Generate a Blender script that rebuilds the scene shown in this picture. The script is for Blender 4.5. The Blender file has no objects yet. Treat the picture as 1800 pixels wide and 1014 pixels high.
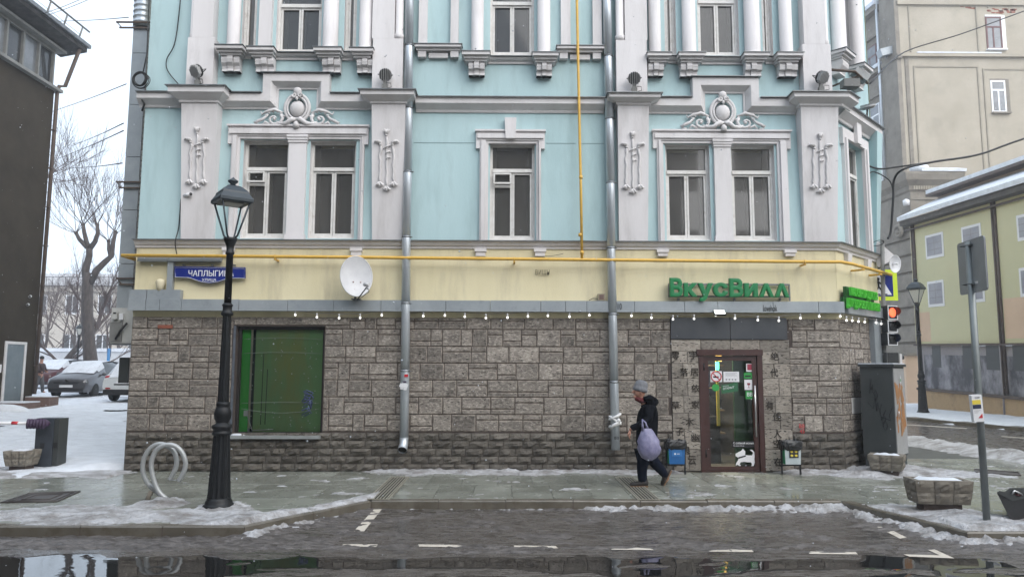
import bpy, bmesh, math, random
from mathutils import Vector, Matrix, noise as mnoise

R = random.Random(11)
S = bpy.context.scene
C = S.collection
rad = math.radians

# ------------------------------------------------------------------ camera
FPX = 1300.0                      # focal length in pixels of an 1800 px wide frame
CAMZ = 1.9
PITCH, YAW, ROLL = rad(6.28), rad(0.45), rad(0.16)
cam_d = bpy.data.cameras.new("camera")
cam = bpy.data.objects.new("camera", cam_d)
C.objects.link(cam)
cam_d.sensor_width = 36.0
cam_d.lens = FPX / 1800 * 36
cam_d.clip_end = 900
CM = (Matrix.Translation((0, 0, CAMZ)) @ Matrix.Rotation(-YAW, 4, 'Z') @ Matrix.Rotation(rad(90) + PITCH, 4, 'X')
      @ Matrix.Rotation(ROLL, 4, 'Z'))
cam.matrix_world = CM
S.camera = cam

# ------------------------------------------------------------------ light
SUN_EL, SUN_AZ = rad(36), rad(140)      # azimuth from +Y clockwise: behind the photographer, to the right
w = bpy.data.worlds.new("World")
S.world = w
w.use_nodes = True
nt = w.node_tree
nt.nodes.clear()
sky = nt.nodes.new('ShaderNodeTexSky')
sky.sky_type = 'NISHITA'
sky.sun_disc = False
sky.sun_elevation = SUN_EL
sky.sun_rotation = SUN_AZ
sky.air_density = 1.0
sky.dust_density = 6.0
sky.ozone_density = 1.5
mixc = nt.nodes.new('ShaderNodeMixRGB')       # an even overcast deck over the clear sky
mixc.inputs[0].default_value = 0.9
mixc.inputs[2].default_value = (5.7, 6.6, 7.7, 1)
bg = nt.nodes.new('ShaderNodeBackground')
bg.inputs[1].default_value = 0.1
wo = nt.nodes.new('ShaderNodeOutputWorld')
nt.links.new(sky.outputs[0], mixc.inputs[1])
nt.links.new(mixc.outputs[0], bg.inputs[0])
nt.links.new(bg.outputs[0], wo.inputs[0])
sun_d = bpy.data.lights.new("sun", 'SUN')
sun_d.energy = 1.5
sun_d.angle = rad(70)
sun_d.color = (1.0, 0.955, 0.90)
sun = bpy.data.objects.new("sun", sun_d)
C.objects.link(sun)
sdir = Vector((math.sin(SUN_AZ) * math.cos(SUN_EL), math.cos(SUN_AZ) * math.cos(SUN_EL), math.sin(SUN_EL)))
sun.rotation_euler = (-sdir).to_track_quat('-Z', 'Y').to_euler()
sun.location = (0, -20, 40)
S.view_settings.view_transform = 'Standard'
S.view_settings.look = 'None'
S.view_settings.gamma = 1
S.view_settings.exposure = 1.2
S.view_settings.use_curve_mapping = False
S.render.engine = 'CYCLES'
S.cycles.max_bounces = 6
S.cycles.diffuse_bounces = 3
S.cycles.glossy_bounces = 3
S.cycles.transparent_max_bounces = 8
S.cycles.volume_bounces = 0
S.cycles.caustics_reflective = False
S.cycles.caustics_refractive = False
S.cycles.use_denoising = True

# ------------------------------------------------------------------ where a point of the photograph lies in the street
CO = Vector((0, 0, CAMZ))
CR = CM.to_3x3()
def ray(px, py): return CR @ Vector(((px - 900) / FPX, (507 - py) / FPX, -1))
def onY(px, py, Y):
    d = ray(px, py); return CO + d * (Y / d.y)
def onX(px, py, X):
    d = ray(px, py); return CO + d * (X / d.x)
def onZ(px, py, z=0.0):
    d = ray(px, py); return CO + d * ((z - CAMZ) / d.z)
F = 14.2                           # the facade plane
def fX(px, py, d=0.0): return onY(px, py, F - d).x
def fZ(px, py, d=0.0): return onY(px, py, F - d).z

# ------------------------------------------------------------------ materials
def lin(c):
    c = c / 255.0
    return c / 12.92 if c <= .04045 else ((c + .055) / 1.055) ** 2.4
def rgb(r, g, b): return (lin(r), lin(g), lin(b), 1)
def v3(c): return (c[0], c[1], c[2], 1)
MATS = {}
def mat(name, c1, c2=None, rough=.8, scale=3.0, stretch=(1, 1, 1), bump=.0, bscale=40., metal=0., spec=.5, c3=None, s3=.5,
        amt3=.5, lo=.35, hi=.65, rough2=None, rand=0., emis=None, es=1., thr3=.5, coat=0., bdist=.02):
    m = bpy.data.materials.new(name)
    MATS[name] = m
    m.use_nodes = True
    n = m.node_tree.nodes; l = m.node_tree.links
    b = n['Principled BSDF']
    b.inputs['Roughness'].default_value = rough
    b.inputs['Metallic'].default_value = metal
    b.inputs['Specular IOR Level'].default_value = spec
    b.inputs['Coat Weight'].default_value = coat
    tc = n.new('ShaderNodeTexCoord')
    mp = n.new('ShaderNodeMapping'); mp.inputs['Scale'].default_value = stretch
    l.new(tc.outputs['Object'], mp.inputs[0])
    vec = mp.outputs[0]
    if rand:
        oi = n.new('ShaderNodeObjectInfo')
        ml = n.new('ShaderNodeMath'); ml.operation = 'MULTIPLY'; ml.inputs[1].default_value = 37.0
        l.new(oi.outputs['Random'], ml.inputs[0])
        va = n.new('ShaderNodeVectorMath'); va.operation = 'ADD'
        l.new(vec, va.inputs[0]); l.new(ml.outputs[0], va.inputs[1])
        vec = va.outputs[0]
    col = None
    if c2 is None:
        b.inputs['Base Color'].default_value = v3(c1)
    else:
        nz = n.new('ShaderNodeTexNoise'); nz.inputs['Scale'].default_value = scale; nz.inputs['Detail'].default_value = 6
        nz.inputs['Roughness'].default_value = .65
        l.new(vec, nz.inputs['Vector'])
        mr = n.new('ShaderNodeMapRange'); mr.inputs[1].default_value = lo; mr.inputs[2].default_value = hi
        l.new(nz.outputs[0], mr.inputs[0])
        mx = n.new('ShaderNodeMixRGB'); mx.inputs[1].default_value = v3(c1); mx.inputs[2].default_value = v3(c2)
        l.new(mr.outputs[0], mx.inputs[0])
        col = mx.outputs[0]
        if rough2 is not None:
            rr = n.new('ShaderNodeMapRange'); rr.inputs[1].default_value = 0; rr.inputs[2].default_value = 1
            rr.inputs[3].default_value = rough; rr.inputs[4].default_value = rough2
            l.new(mr.outputs[0], rr.inputs[0]); l.new(rr.outputs[0], b.inputs['Roughness'])
        if c3 is not None:
            n3 = n.new('ShaderNodeTexNoise'); n3.inputs['Scale'].default_value = s3; n3.inputs['Detail'].default_value = 8
            n3.inputs['Roughness'].default_value = .7
            l.new(vec, n3.inputs['Vector'])
            m3 = n.new('ShaderNodeMapRange'); m3.inputs[1].default_value = thr3; m3.inputs[2].default_value = thr3 + .2
            m3.inputs[4].default_value = amt3
            l.new(n3.outputs[0], m3.inputs[0])
            x3 = n.new('ShaderNodeMixRGB'); x3.inputs[2].default_value = v3(c3)
            l.new(m3.outputs[0], x3.inputs[0]); l.new(col, x3.inputs[1])
            col = x3.outputs[0]
        if rand:
            hs = n.new('ShaderNodeHueSaturation')
            r1 = n.new('ShaderNodeMapRange'); r1.inputs[3].default_value = 1 - rand; r1.inputs[4].default_value = 1 + rand
            l.new(oi.outputs['Random'], r1.inputs[0]); l.new(r1.outputs[0], hs.inputs['Value'])
            l.new(col, hs.inputs['Color']); col = hs.outputs[0]
        l.new(col, b.inputs['Base Color'])
    if bump:
        nb = n.new('ShaderNodeTexNoise'); nb.inputs['Scale'].default_value = bscale; nb.inputs['Detail'].default_value = 5
        l.new(vec, nb.inputs['Vector'])
        bp = n.new('ShaderNodeBump'); bp.inputs['Strength'].default_value = bump; bp.inputs['Distance'].default_value = bdist
        l.new(nb.outputs[0], bp.inputs['Height']); l.new(bp.outputs[0], b.inputs['Normal'])
    if emis:
        b.inputs['Emission Color'].default_value = v3(emis); b.inputs['Emission Strength'].default_value = es
    return m

BLUE = mat('blue_plaster', (.415, .57, .59), (.46, .61, .63), .85, 1.2, (1, 1, .2), .12, 60, c3=(.31, .43, .445), s3=2.2, amt3=.55, thr3=.48)
WHITE = mat('white_plaster', (.62, .595, .595), (.71, .685, .69), .8, 1.5, (1, 1, .2), .12, 70, c3=(.42, .395, .385), s3=2.6, amt3=.55, thr3=.5)
GREYW = mat('grey_moulding', (.56, .54, .54), (.67, .65, .65), .8, 2.0, (1, 1, 1), .12, 50, c3=(.28, .27, .27), s3=4, amt3=.5, thr3=.55)
YELLOW = mat('yellow_plaster', (.70, .625, .405), (.765, .69, .47), .85, 1.0, (1, 1, .2), .12, 60, c3=(.40, .35, .25), s3=1.8, amt3=.5, thr3=.49)
TIN = mat('dark_tin', (.13, .135, .14), (.21, .22, .225), .45, 4, metal=.6)
CASING = mat('grey_metal_casing', (.27, .30, .325), (.35, .38, .40), .45, 1.6, (1, 1, 1), .05, 12, metal=.25, c3=(.16, .18, .19), s3=5, amt3=.6, thr3=.58)
ZINC = mat('zinc_pipe', (.46, .50, .54), (.60, .64, .68), .36, 2.2, (1, 1, .4), .03, 20, metal=.55)
PAINTW = mat('old_white_paint', (.62, .60, .57), (.72, .71, .69), .6, 8, (1, 1, 1), .15, 50, c3=(.24, .19, .15), s3=9, amt3=.8, thr3=.58)
GAS = mat('gas_pipe_yellow', (.62, .36, .05), (.70, .43, .08), .45, 6, c3=(.35, .19, .03), s3=7, amt3=.5, thr3=.58)
JOINT = mat('dark_joint', (.06, .046, .04), (.09, .07, .062), .9, 8)
BLACKM = mat('black_iron', (.008, .009, .010), (.014, .015, .017), .42, 9, bump=.08, bscale=60, spec=.3)
DBLUEM = mat('dark_blue_iron', (.02, .03, .04), (.03, .042, .052), .42, 6)
BLACKP = mat('black_plastic', (.012, .012, .013), (.025, .025, .027), .5, 10)
CABLE = mat('black_cable', (.01, .01, .011), None, .6)
BULB = mat('lit_bulb', (.9, .9, .88), None, .4, emis=(1, .98, .93), es=.85)
WBULB = mat('white_socket', (.6, .6, .6), None, .5)
FLOODON = mat('lit_flood_panel', (.8, .9, .85), None, .4, emis=(.9, 1, .94), es=2.0)
GREENL = mat('green_letter', (.0, .155, .045), (.0, .19, .055), .4, 4)
GREENL2 = mat('light_green_letter', (.07, .50, .04), (.09, .58, .05), .4, 4)
GREEND = mat('dark_green_letter_shade', (.012, .085, .012), None, .5)  # backing behind the letters, dark green to carry their shadow in its colour
SIGNB = mat('enamel_blue', (.008, .018, .17), (.012, .026, .21), .5, 3, spec=.2)
SIGNW = mat('enamel_white', (.75, .76, .8), None, .4)
DOORB = mat('brown_door_paint', (.035, .010, .008), (.055, .018, .014), .35, 5, (1, 1, .2))
STEEL = mat('brushed_steel', (.5, .5, .5), None, .3, metal=.9)
SLATE = mat('slate_panel', (.028, .032, .04), (.05, .054, .062), .4, 2, c3=(.1, .1, .11), s3=6, amt3=.4, thr3=.6)
CONC = mat('weathered_concrete', (.15, .13, .105), (.25, .225, .185), .9, 4, bump=.5, bscale=25, c3=(.10, .09, .075), s3=3, amt3=.7, thr3=.5)
SNOW = mat('snow', (.68, .71, .76), (.55, .57, .61), .7, 2.2, (1, 1.5, 1), bump=.8, bscale=9, lo=.38, hi=.68)
SNOWD = mat('trodden_snow', (.54, .54, .56), (.33, .32, .32), .55, 3.2, (1, 1.6, 1), bump=1., bscale=17, bdist=.06, lo=.36, hi=.64, c3=(.19, .17, .155), s3=1.6, amt3=.85, thr3=.47)
SLUSH = mat('slush', (.055, .047, .043), (.185, .166, .157), .3, 16, (.45, 1.2, 1), bump=1., bscale=24, bdist=.05, lo=.36, hi=.68, c3=(.045, .04, .038), s3=1.6, amt3=.7, thr3=.52, rough2=.6)
KERB = mat('wet_kerb_granite', (.10, .086, .065), (.175, .158, .13), .25, 6, c3=(.03, .026, .02), s3=3, amt3=.7, thr3=.5)
PAINTL = mat('road_paint', (.58, .52, .44), (.68, .62, .54), .4, 5, c3=(.16, .14, .12), s3=6, amt3=.85, thr3=.55)
TREEB = mat('bark', (.05, .042, .04), (.10, .085, .08), .9, 9, (1, 1, .3), bump=.7, bscale=18)
TWIG = mat('twig_bark', (.075, .055, .052), (.11, .085, .08), .9, 5)
BROWNR = mat('brown_render', (.036, .029, .022), (.052, .043, .033), .9, .8, bump=.3, bscale=30, c3=(.026, .021, .017), s3=.6, amt3=.5, thr3=.55, spec=.1)
GREYR = mat('grey_render', (.15, .15, .145), (.21, .21, .20), .85, 2, bump=.2, bscale=20)
BEIGE = mat('beige_render', (.345, .305, .24), (.41, .365, .295), .88, .5, bump=.15, bscale=8, c3=(.25, .225, .18), s3=.7, amt3=.5, thr3=.52)
BEIGED = mat('grey_beige_render', (.19, .167, .138), (.255, .228, .192), .88, 1.2, bump=.25, bscale=8, c3=(.11, .097, .083), s3=1.3, amt3=.7, thr3=.52)
BRICKR = mat('bare_brick', (.30, .10, .06), (.22, .07, .045), .9, 7)
LIMEY = mat('pale_yellow_sheet', (.52, .50, .315), (.57, .545, .35), .75, .4, c3=(.60, .50, .30), s3=.22, amt3=.5, thr3=.55)
PEACH = mat('peach_render', (.58, .42, .30), (.64, .47, .34), .85, 1, bump=.1, bscale=20)
OCHRE = mat('ochre_plinth', (.32, .22, .12), (.42, .29, .16), .8, 1.2, c3=(.10, .07, .05), s3=1.2, amt3=.7, thr3=.5)
SMEAR = mat('smeared_grey_paint', (.06, .06, .07), (.30, .29, .32), .7, 1.3, (1, 1, .55), c3=(.035, .035, .042), s3=1.1, amt3=.85, thr3=.5, lo=.42, hi=.62)
LILACG = mat('grey_lilac_paint', (.23, .21, .22), (.29, .27, .28), .8, .8)
RUST = mat('rusty_tin', (.06, .04, .032), (.10, .07, .05), .6, 3)
WOODB = mat('brown_window_frame', (.09, .022, .022), None, .5)
PVC = mat('white_window_frame', (.72, .73, .75), None, .4)
PRINTP = mat('printed_pane', (.25, .25, .29), (.36, .36, .39), .6, .6)
CABG = mat('cabinet_grey', (.038, .042, .042), (.05, .054, .054), .42, 3)
CABLIT = mat('cabinet_lit_side_grey', (.30, .30, .30), (.40, .40, .40), .35, 3, c3=(.18, .18, .18), s3=3, amt3=.7, thr3=.5)  # paler than the body colour: daylight on the flank put into the colour
ORANGE = mat('orange_spray', (.40, .17, .05), (.30, .18, .10), .6, 6)
INK = mat('black_marker', (.008, .008, .01), None, .6)
CARVE = mat('carved_dark', (.035, .028, .022), None, .9)
REDP = mat('red_print', (.50, .02, .03), None, .5)
PRINTG = mat('green_print', (.03, .30, .06), None, .45)
PRINTW = mat('white_print', (.72, .72, .74), None, .5)
PRINTY = mat('yellow_print', (.70, .55, .06), None, .5)
LIMEG = mat('fluorescent_yellow_green', (.62, .78, .03), None, .45, emis=None)
NAVY = mat('navy_print', (.012, .02, .055), None, .5)
REDL = mat('lit_red_lens', (.8, .05, .02), None, .3, emis=(1, .09, .035), es=1.6)
DARKL = mat('unlit_lens', (.02, .02, .022), (.04, .04, .042), .2, 30)
CARG = mat('grey_car_paint', (.10, .10, .108), None, .3, metal=.4, coat=.5)
CARW = mat('white_car_paint', (.62, .64, .64), None, .3, coat=.5)
RUBBER = mat('tyre_rubber', (.012, .012, .012), None, .8)
CHROME = mat('chrome', (.6, .6, .62), None, .15, metal=1)
TAIL = mat('tail_light', (.35, .012, .02), None, .2)
SKIN = mat('skin', (.42, .22, .16), None, .6)
JACKET = mat('black_jacket', (.004, .0045, .006), (.008, .009, .013), .9, 14, bump=.6, bscale=14, spec=.06)
JEANS = mat('dark_jeans', (.005, .007, .016), (.009, .012, .022), .9, 10, spec=.06, bump=.3, bscale=20)
HAT = mat('grey_knit', (.13, .135, .15), (.18, .185, .20), .9, 40, (1, 1, .2), bump=.4, bscale=60)
SCARF = mat('dark_red_wool', (.09, .012, .014), None, .9)
BAGM = mat('lilac_bag_plastic', (.17, .165, .28), (.29, .28, .42), .4, 7, bump=.7, bscale=12)
SHOEM = mat('brown_shoe', (.02, .016, .014), None, .6)
SOLE = mat('tan_sole', (.20, .12, .07), None, .8)
BINB = mat('blue_bin_paint', (.01, .10, .30), (.015, .13, .36), .4, 4)
BINW = mat('pale_bin_paint', (.42, .48, .50), (.52, .57, .58), .5, 4, c3=(.28, .26, .22), s3=6, amt3=.5, thr3=.58)
BINGR = mat('green_bin_side', (.02, .22, .10), None, .5)
LINER = mat('black_bin_liner', (.007, .007, .008), (.015, .015, .016), .3, 10, bump=.8, bscale=22)
DISH = mat('dish_paint', (.52, .52, .54), (.60, .60, .61), .5, 4)
FENCEW = mat('pale_wall_render', (.46, .47, .49), (.54, .55, .57), .85, .7)
FARB = mat('far_ochre_render', (.42, .385, .34), (.48, .44, .39), .85, .5)
BLUEB = mat('blue_board', (.05, .20, .42), None, .6)
PURPLE = mat('purple_cover', (.04, .022, .05), (.07, .04, .085), .6, 6, bump=.6, bscale=15)
BROWNS = mat('brown_granite', (.12, .075, .062), (.17, .11, .09), .6, 8)
FILM = mat('green_window_film', (.18, .37, .14), (.20, .33, .15), .5, 2.0, (1, 1, .3), c3=(.30, .30, .05), s3=1.0, amt3=.7, thr3=.5)
FILMB = mat('bright_green_panel', (.05, .42, .05), None, .45)
GRATE = mat('drain_iron', (.24, .225, .185), (.32, .30, .25), .5, 10)
PIT = mat('drain_dark', (.012, .012, .01), None, .9)
IRONB = mat('manhole_iron', (.045, .038, .035), (.07, .06, .055), .5, 6, bump=.3, bscale=30)
LAMPG = mat('lamp_reflector', (.45, .45, .43), None, .4)
SILLM = mat('grey_sill', (.22, .235, .235), (.28, .295, .295), .4, 4)
ROOFT = mat('roof_tin', (.08, .075, .075), (.12, .11, .11), .6, 2)
REDC = mat('dark_red_paint', (.06, .006, .009), None, .35)
AIRCON = mat('cream_appliance', (.42, .42, .40), (.50, .50, .48), .5, 3)

def stone_mat(name, c1, c2, c3, wet=False):
    """travertine-like block: mottled grey brown with dark pits in short level dashes"""
    m = mat(name, c1, c2, .8, 2.6, (1, 1, 1.6), 0, 40, lo=.33, hi=.67, rand=.27, c3=c3, s3=15, amt3=.8, thr3=.48)
    n = m.node_tree.nodes; l = m.node_tree.links
    b = n['Principled BSDF']
    tc = n.new('ShaderNodeTexCoord')
    mp = n.new('ShaderNodeMapping'); mp.inputs['Scale'].default_value = (9, 9, 34)
    l.new(tc.outputs['Object'], mp.inputs[0])
    nz = n.new('ShaderNodeTexNoise'); nz.inputs['Scale'].default_value = 1.6; nz.inputs['Detail'].default_value = 2.5
    l.new(mp.outputs[0], nz.inputs['Vector'])
    mr = n.new('ShaderNodeMapRange'); mr.inputs[1].default_value = .585; mr.inputs[2].default_value = .66
    l.new(nz.outputs[0], mr.inputs[0])
    old = b.inputs['Base Color'].links[0].from_socket
    mx = n.new('ShaderNodeMixRGB'); mx.inputs[2].default_value = (.03, .025, .022, 1)
    l.new(mr.outputs[0], mx.inputs[0]); l.new(old, mx.inputs[1]); l.new(mx.outputs[0], b.inputs['Base Color'])
    inv = n.new('ShaderNodeMath'); inv.operation = 'SUBTRACT'; inv.inputs[0].default_value = 1
    l.new(mr.outputs[0], inv.inputs[1])
    n2 = n.new('ShaderNodeTexNoise'); n2.inputs['Scale'].default_value = 26; n2.inputs['Detail'].default_value = 4
    l.new(tc.outputs['Object'], n2.inputs['Vector'])
    ad = n.new('ShaderNodeMath'); ad.operation = 'MULTIPLY_ADD'; ad.inputs[1].default_value = .5
    l.new(n2.outputs[0], ad.inputs[0]); l.new(inv.outputs[0], ad.inputs[2])
    bp = n.new('ShaderNodeBump'); bp.inputs['Strength'].default_value = .7; bp.inputs['Distance'].default_value = .012
    l.new(ad.outputs[0], bp.inputs['Height']); l.new(bp.outputs[0], b.inputs['Normal'])
    return m
STONE = stone_mat('pitted_stone', (.115, .10, .087), (.265, .235, .204), (.50, .45, .395))
MARGIN = mat('stone_worn_margin', (.115, .097, .083), (.42, .365, .31), .85, 9, lo=.38, hi=.70)
PANELS = stone_mat('entrance_stone', (.20, .175, .15), (.30, .265, .225), (.38, .345, .30))
ROUGH = mat('rock_faced_stone', (.07, .061, .051), (.14, .126, .107), .85, 4, (1, 1, 1), .9, 24, rand=.2, c3=(.045, .04, .034), s3=5, amt3=.6, thr3=.54)
WSTONE = mat('white_painted_stone', (.62, .60, .58), (.70, .69, .67), .8, 5, bump=.4, bscale=20)

def slab_mat():
    m = mat('wet_granite_slab', (.18, .188, .158), (.28, .288, .252), .12, 1.1, (1, 1, 1), .035, 14, rand=.10,
            c3=(.32, .325, .30), s3=2.2, amt3=.45, thr3=.56, rough2=.34, lo=.35, hi=.7, spec=.5)
    return m
SLAB = slab_mat()
PANELM = mat('panel_moulding_render', (.27, .24, .19), (.33, .295, .235), .88, 1)
def road_mat():
    m = mat('wet_asphalt', (.038, .034, .031), (.125, .112, .102), .09, 9, (.4, 1.2, 1), 0, 14, spec=.5, c3=(.115, .102, .095), s3=1.5, amt3=.7, thr3=.47, rough2=.42)
    n = m.node_tree.nodes; l = m.node_tree.links
    b = n['Principled BSDF']
    tc = n.new('ShaderNodeTexCoord')
    nb = n.new('ShaderNodeTexNoise'); nb.inputs['Scale'].default_value = 22; nb.inputs['Detail'].default_value = 8
    l.new(tc.outputs['Object'], nb.inputs['Vector'])
    bp = n.new('ShaderNodeBump'); bp.inputs['Strength'].default_value = .35; bp.inputs['Distance'].default_value = .012
    l.new(nb.outputs[0], bp.inputs['Height']); l.new(bp.outputs[0], b.inputs['Normal'])
    return m
ROAD = road_mat()
def water_mat():
    m = mat('puddle_water', (.012, .012, .012), None, .015, spec=1.)
    n = m.node_tree.nodes; l = m.node_tree.links
    b = n['Principled BSDF']
    tc = n.new('ShaderNodeTexCoord')
    nb = n.new('ShaderNodeTexNoise'); nb.inputs['Scale'].default_value = 7; nb.inputs['Detail'].default_value = 3
    l.new(tc.outputs['Object'], nb.inputs['Vector'])
    bp = n.new('ShaderNodeBump'); bp.inputs['Strength'].default_value = .06; bp.inputs['Distance'].default_value = .01
    l.new(nb.outputs[0], bp.inputs['Height']); l.new(bp.outputs[0], b.inputs['Normal'])
    return m
WATER = water_mat()
def pane_mat(name, c1, c2, sc=.8):
    m = mat(name, c1, c2, .5, sc, (1, 1, .35))
    n = m.node_tree.nodes; l = m.node_tree.links; b = n['Principled BSDF']
    t = n.new('ShaderNodeBsdfTransparent'); t.inputs[0].default_value = (.55, .55, .53, 1)
    d = n.new('ShaderNodeMixShader'); d.inputs[0].default_value = .5         # dust on the glass
    g = n.new('ShaderNodeBsdfGlossy'); g.inputs['Roughness'].default_value = .05
    fr = n.new('ShaderNodeFresnel'); fr.inputs[0].default_value = 1.5
    x = n.new('ShaderNodeMixShader')
    l.new(t.outputs[0], d.inputs[1]); l.new(b.outputs[0], d.inputs[2]); l.new(fr.outputs[0], x.inputs[0]); l.new(d.outputs[0], x.inputs[1]); l.new(g.outputs[0], x.inputs[2])
    l.new(x.outputs[0], n['Material Output'].inputs[0])
    return m
PANE = pane_mat('dusty_dark_pane', (.07, .067, .062), (.16, .152, .142))
PANE2 = pane_mat('blue_dark_pane', (.03, .034, .040), (.08, .083, .085))
PANEF = mat('far_pane', (.12, .13, .14), (.22, .23, .25), .1, .8)
def glass_mat():
    m = bpy.data.materials.new('clear_glass'); m.use_nodes = True
    n = m.node_tree.nodes; l = m.node_tree.links
    n.remove(n['Principled BSDF'])
    t = n.new('ShaderNodeBsdfTransparent'); t.inputs[0].default_value = (.86, .9, .87, 1)
    g = n.new('ShaderNodeBsdfGlossy'); g.inputs['Roughness'].default_value = .03
    fr = n.new('ShaderNodeFresnel'); fr.inputs[0].default_value = 1.45
    mx = n.new('ShaderNodeMixShader')
    l.new(fr.outputs[0], mx.inputs[0]); l.new(t.outputs[0], mx.inputs[1]); l.new(g.outputs[0], mx.inputs[2])
    l.new(mx.outputs[0], n['Material Output'].inputs[0])
    return m
GLASS = glass_mat()

# ------------------------------------------------------------------ mesh building
WLOC = {}                           # world location of every object (its vertices are stored relative to this)
def setp(o, label=None, cat=None, group=None, kind=None):
    if label: o['label'] = label
    if cat: o['category'] = cat
    if group: o['group'] = group
    if kind: o['kind'] = kind
    return o
def thing(name, label, cat, loc=(0, 0, 0), group=None):
    o = bpy.data.objects.new(name, None); C.objects.link(o)
    o.empty_display_size = .2
    o.location = loc
    WLOC[o.name] = Vector(loc)
    return setp(o, label, cat, group)

class MB:
    def __init__(s): s.v = []; s.f = []; s.m = []; s.sm = []; s.mi = 0; s.smooth = False
    def add(s, vs, fs, smooth=None):
        o = len(s.v); s.v += [tuple(x) for x in vs]
        for f in fs:
            s.f.append([i + o for i in f]); s.m.append(s.mi); s.sm.append(s.smooth if smooth is None else smooth)
        return s
    def box(s, x0, x1, y0, y1, z0, z1):
        if x1 < x0: x0, x1 = x1, x0
        if y1 < y0: y0, y1 = y1, y0
        if z1 < z0: z0, z1 = z1, z0
        return s.add([(x0, y0, z0), (x1, y0, z0), (x1, y1, z0), (x0, y1, z0), (x0, y0, z1), (x1, y0, z1), (x1, y1, z1), (x0, y1, z1)],
                     [(0, 3, 2, 1), (4, 5, 6, 7), (0, 1, 5, 4), (1, 2, 6, 5), (2, 3, 7, 6), (3, 0, 4, 7)])
    def obox(s, M, x0, x1, y0, y1, z0, z1):
        b = MB().box(x0, x1, y0, y1, z0, z1)
        return s.add([M @ Vector(v) for v in b.v], b.f)
    def put(s, b, M=None):
        o = len(s.v)
        s.v += [tuple(M @ Vector(v)) if M is not None else v for v in b.v]
        for f, m, k in zip(b.f, b.m, b.sm):
            s.f.append([i + o for i in f]); s.m.append(m); s.sm.append(k)
        return s
    def prism(s, poly, fn, a, b):
        """poly: 2-D outline; fn(u, v, w) -> point; extruded from w=a to w=b"""
        n = len(poly)
        vs = [fn(u, v, a) for u, v in poly] + [fn(u, v, b) for u, v in poly]
        fs = [tuple(range(n))[::-1], tuple(range(n, 2 * n))] + [(i, (i + 1) % n, n + (i + 1) % n, n + i) for i in range(n)]
        return s.add(vs, fs)
    def tube(s, pts, r, n=8, closed=False, caps=True, smooth=True):
        pts = [Vector(p) for p in pts]
        k = len(pts)
        rr = r if isinstance(r, (list, tuple)) else [r] * k
        vs = []; fs = []
        up = None
        for i, p in enumerate(pts):
            if closed: t = pts[(i + 1) % k] - pts[i - 1]
            else: t = pts[min(i + 1, k - 1)] - pts[max(i - 1, 0)]
            t = t.normalized() if t.length > 1e-9 else Vector((0, 0, 1))
            if up is None:
                up = Vector((0, 0, 1)) if abs(t.z) < .9 else Vector((1, 0, 0))
            a = t.cross(up)
            if a.length < 1e-6: a = t.orthogonal()
            a.normalize(); bb = a.cross(t).normalized(); up = bb
            for j in range(n):
                th = 2 * math.pi * j / n
                vs.append(p + a * (rr[i] * math.cos(th)) + bb * (rr[i] * math.sin(th)))
        for i in range(k if closed else k - 1):
            i2 = (i + 1) % k
            for j in range(n):
                j2 = (j + 1) % n
                fs.append((i * n + j, i * n + j2, i2 * n + j2, i2 * n + j))
        s.add(vs, fs, smooth)
        if caps and not closed:
            o = len(s.v) - len(vs)
            s.f.append([o + j for j in range(n)][::-1]); s.m.append(s.mi); s.sm.append(False)
            s.f.append([o + (k - 1) * n + j for j in range(n)]); s.m.append(s.mi); s.sm.append(False)
        return s
    def lathe(s, prof, c=(0, 0, 0), n=16, M=None, smooth=True, flute=0.):
        c = Vector(c); vs = []; fs = []
        for r, z in prof:
            for j in range(n):
                th = 2 * math.pi * j / n
                q = r * (1 - flute * (j % 2))
                p = Vector((q * math.cos(th), q * math.sin(th), z))
                vs.append((M @ p) if M is not None else c + p)
        k = len(prof)
        for i in range(k - 1):
            for j in range(n):
                j2 = (j + 1) % n
                fs.append((i * n + j, i * n + j2, (i + 1) * n + j2, (i + 1) * n + j))
        s.add(vs, fs, smooth)
        o = len(s.v) - len(vs)
        if prof[0][0] > 1e-4: s.f.append([o + j for j in range(n)][::-1]); s.m.append(s.mi); s.sm.append(False)
        if prof[-1][0] > 1e-4: s.f.append([o + (k - 1) * n + j for j in range(n)]); s.m.append(s.mi); s.sm.append(False)
        return s
    def ell(s, c, rx, ry, rz, n=10, k=6, M=None):
        c = Vector(c); vs = []; fs = []
        for i in range(k + 1):
            ph = math.pi * i / k
            for j in range(n):
                th = 2 * math.pi * j / n
                p = Vector((rx * math.sin(ph) * math.cos(th), ry * math.sin(ph) * math.sin(th), -rz * math.cos(ph)))
                vs.append(c + (M @ p if M is not None else p))
        for i in range(k):
            for j in range(n):
                j2 = (j + 1) % n
                fs.append((i * n + j, i * n + j2, (i + 1) * n + j2, (i + 1) * n + j))
        return s.add(vs, fs, True)
    def sweep(s, prof, path, ends=True):
        """prof: (out, z); path: plan points, outward on the right-hand side; mitred corners"""
        n = len(prof); k = len(path); vs = []
        P = [Vector((p[0], p[1])) for p in path]
        def nrm(a, b):
            d = (b - a).normalized(); return Vector((d.y, -d.x))
        for i in range(k):
            if i == 0: q = nrm(P[0], P[1])
            elif i == k - 1: q = nrm(P[-2], P[-1])
            else:
                a = nrm(P[i - 1], P[i]); b = nrm(P[i], P[i + 1]); q = (a + b).normalized(); q = q / max(.3, q.dot(a))
            for o, z in prof: vs.append((P[i].x + q.x * o, P[i].y + q.y * o, z))
        fs = []
        for i in range(k - 1):
            for j in range(n - 1):
                fs.append((i * n + j, (i + 1) * n + j, (i + 1) * n + j + 1, i * n + j + 1))
        if ends: fs += [tuple(range(n)), tuple(range((k - 1) * n, k * n))[::-1]]
        return s.add(vs, fs)
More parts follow.
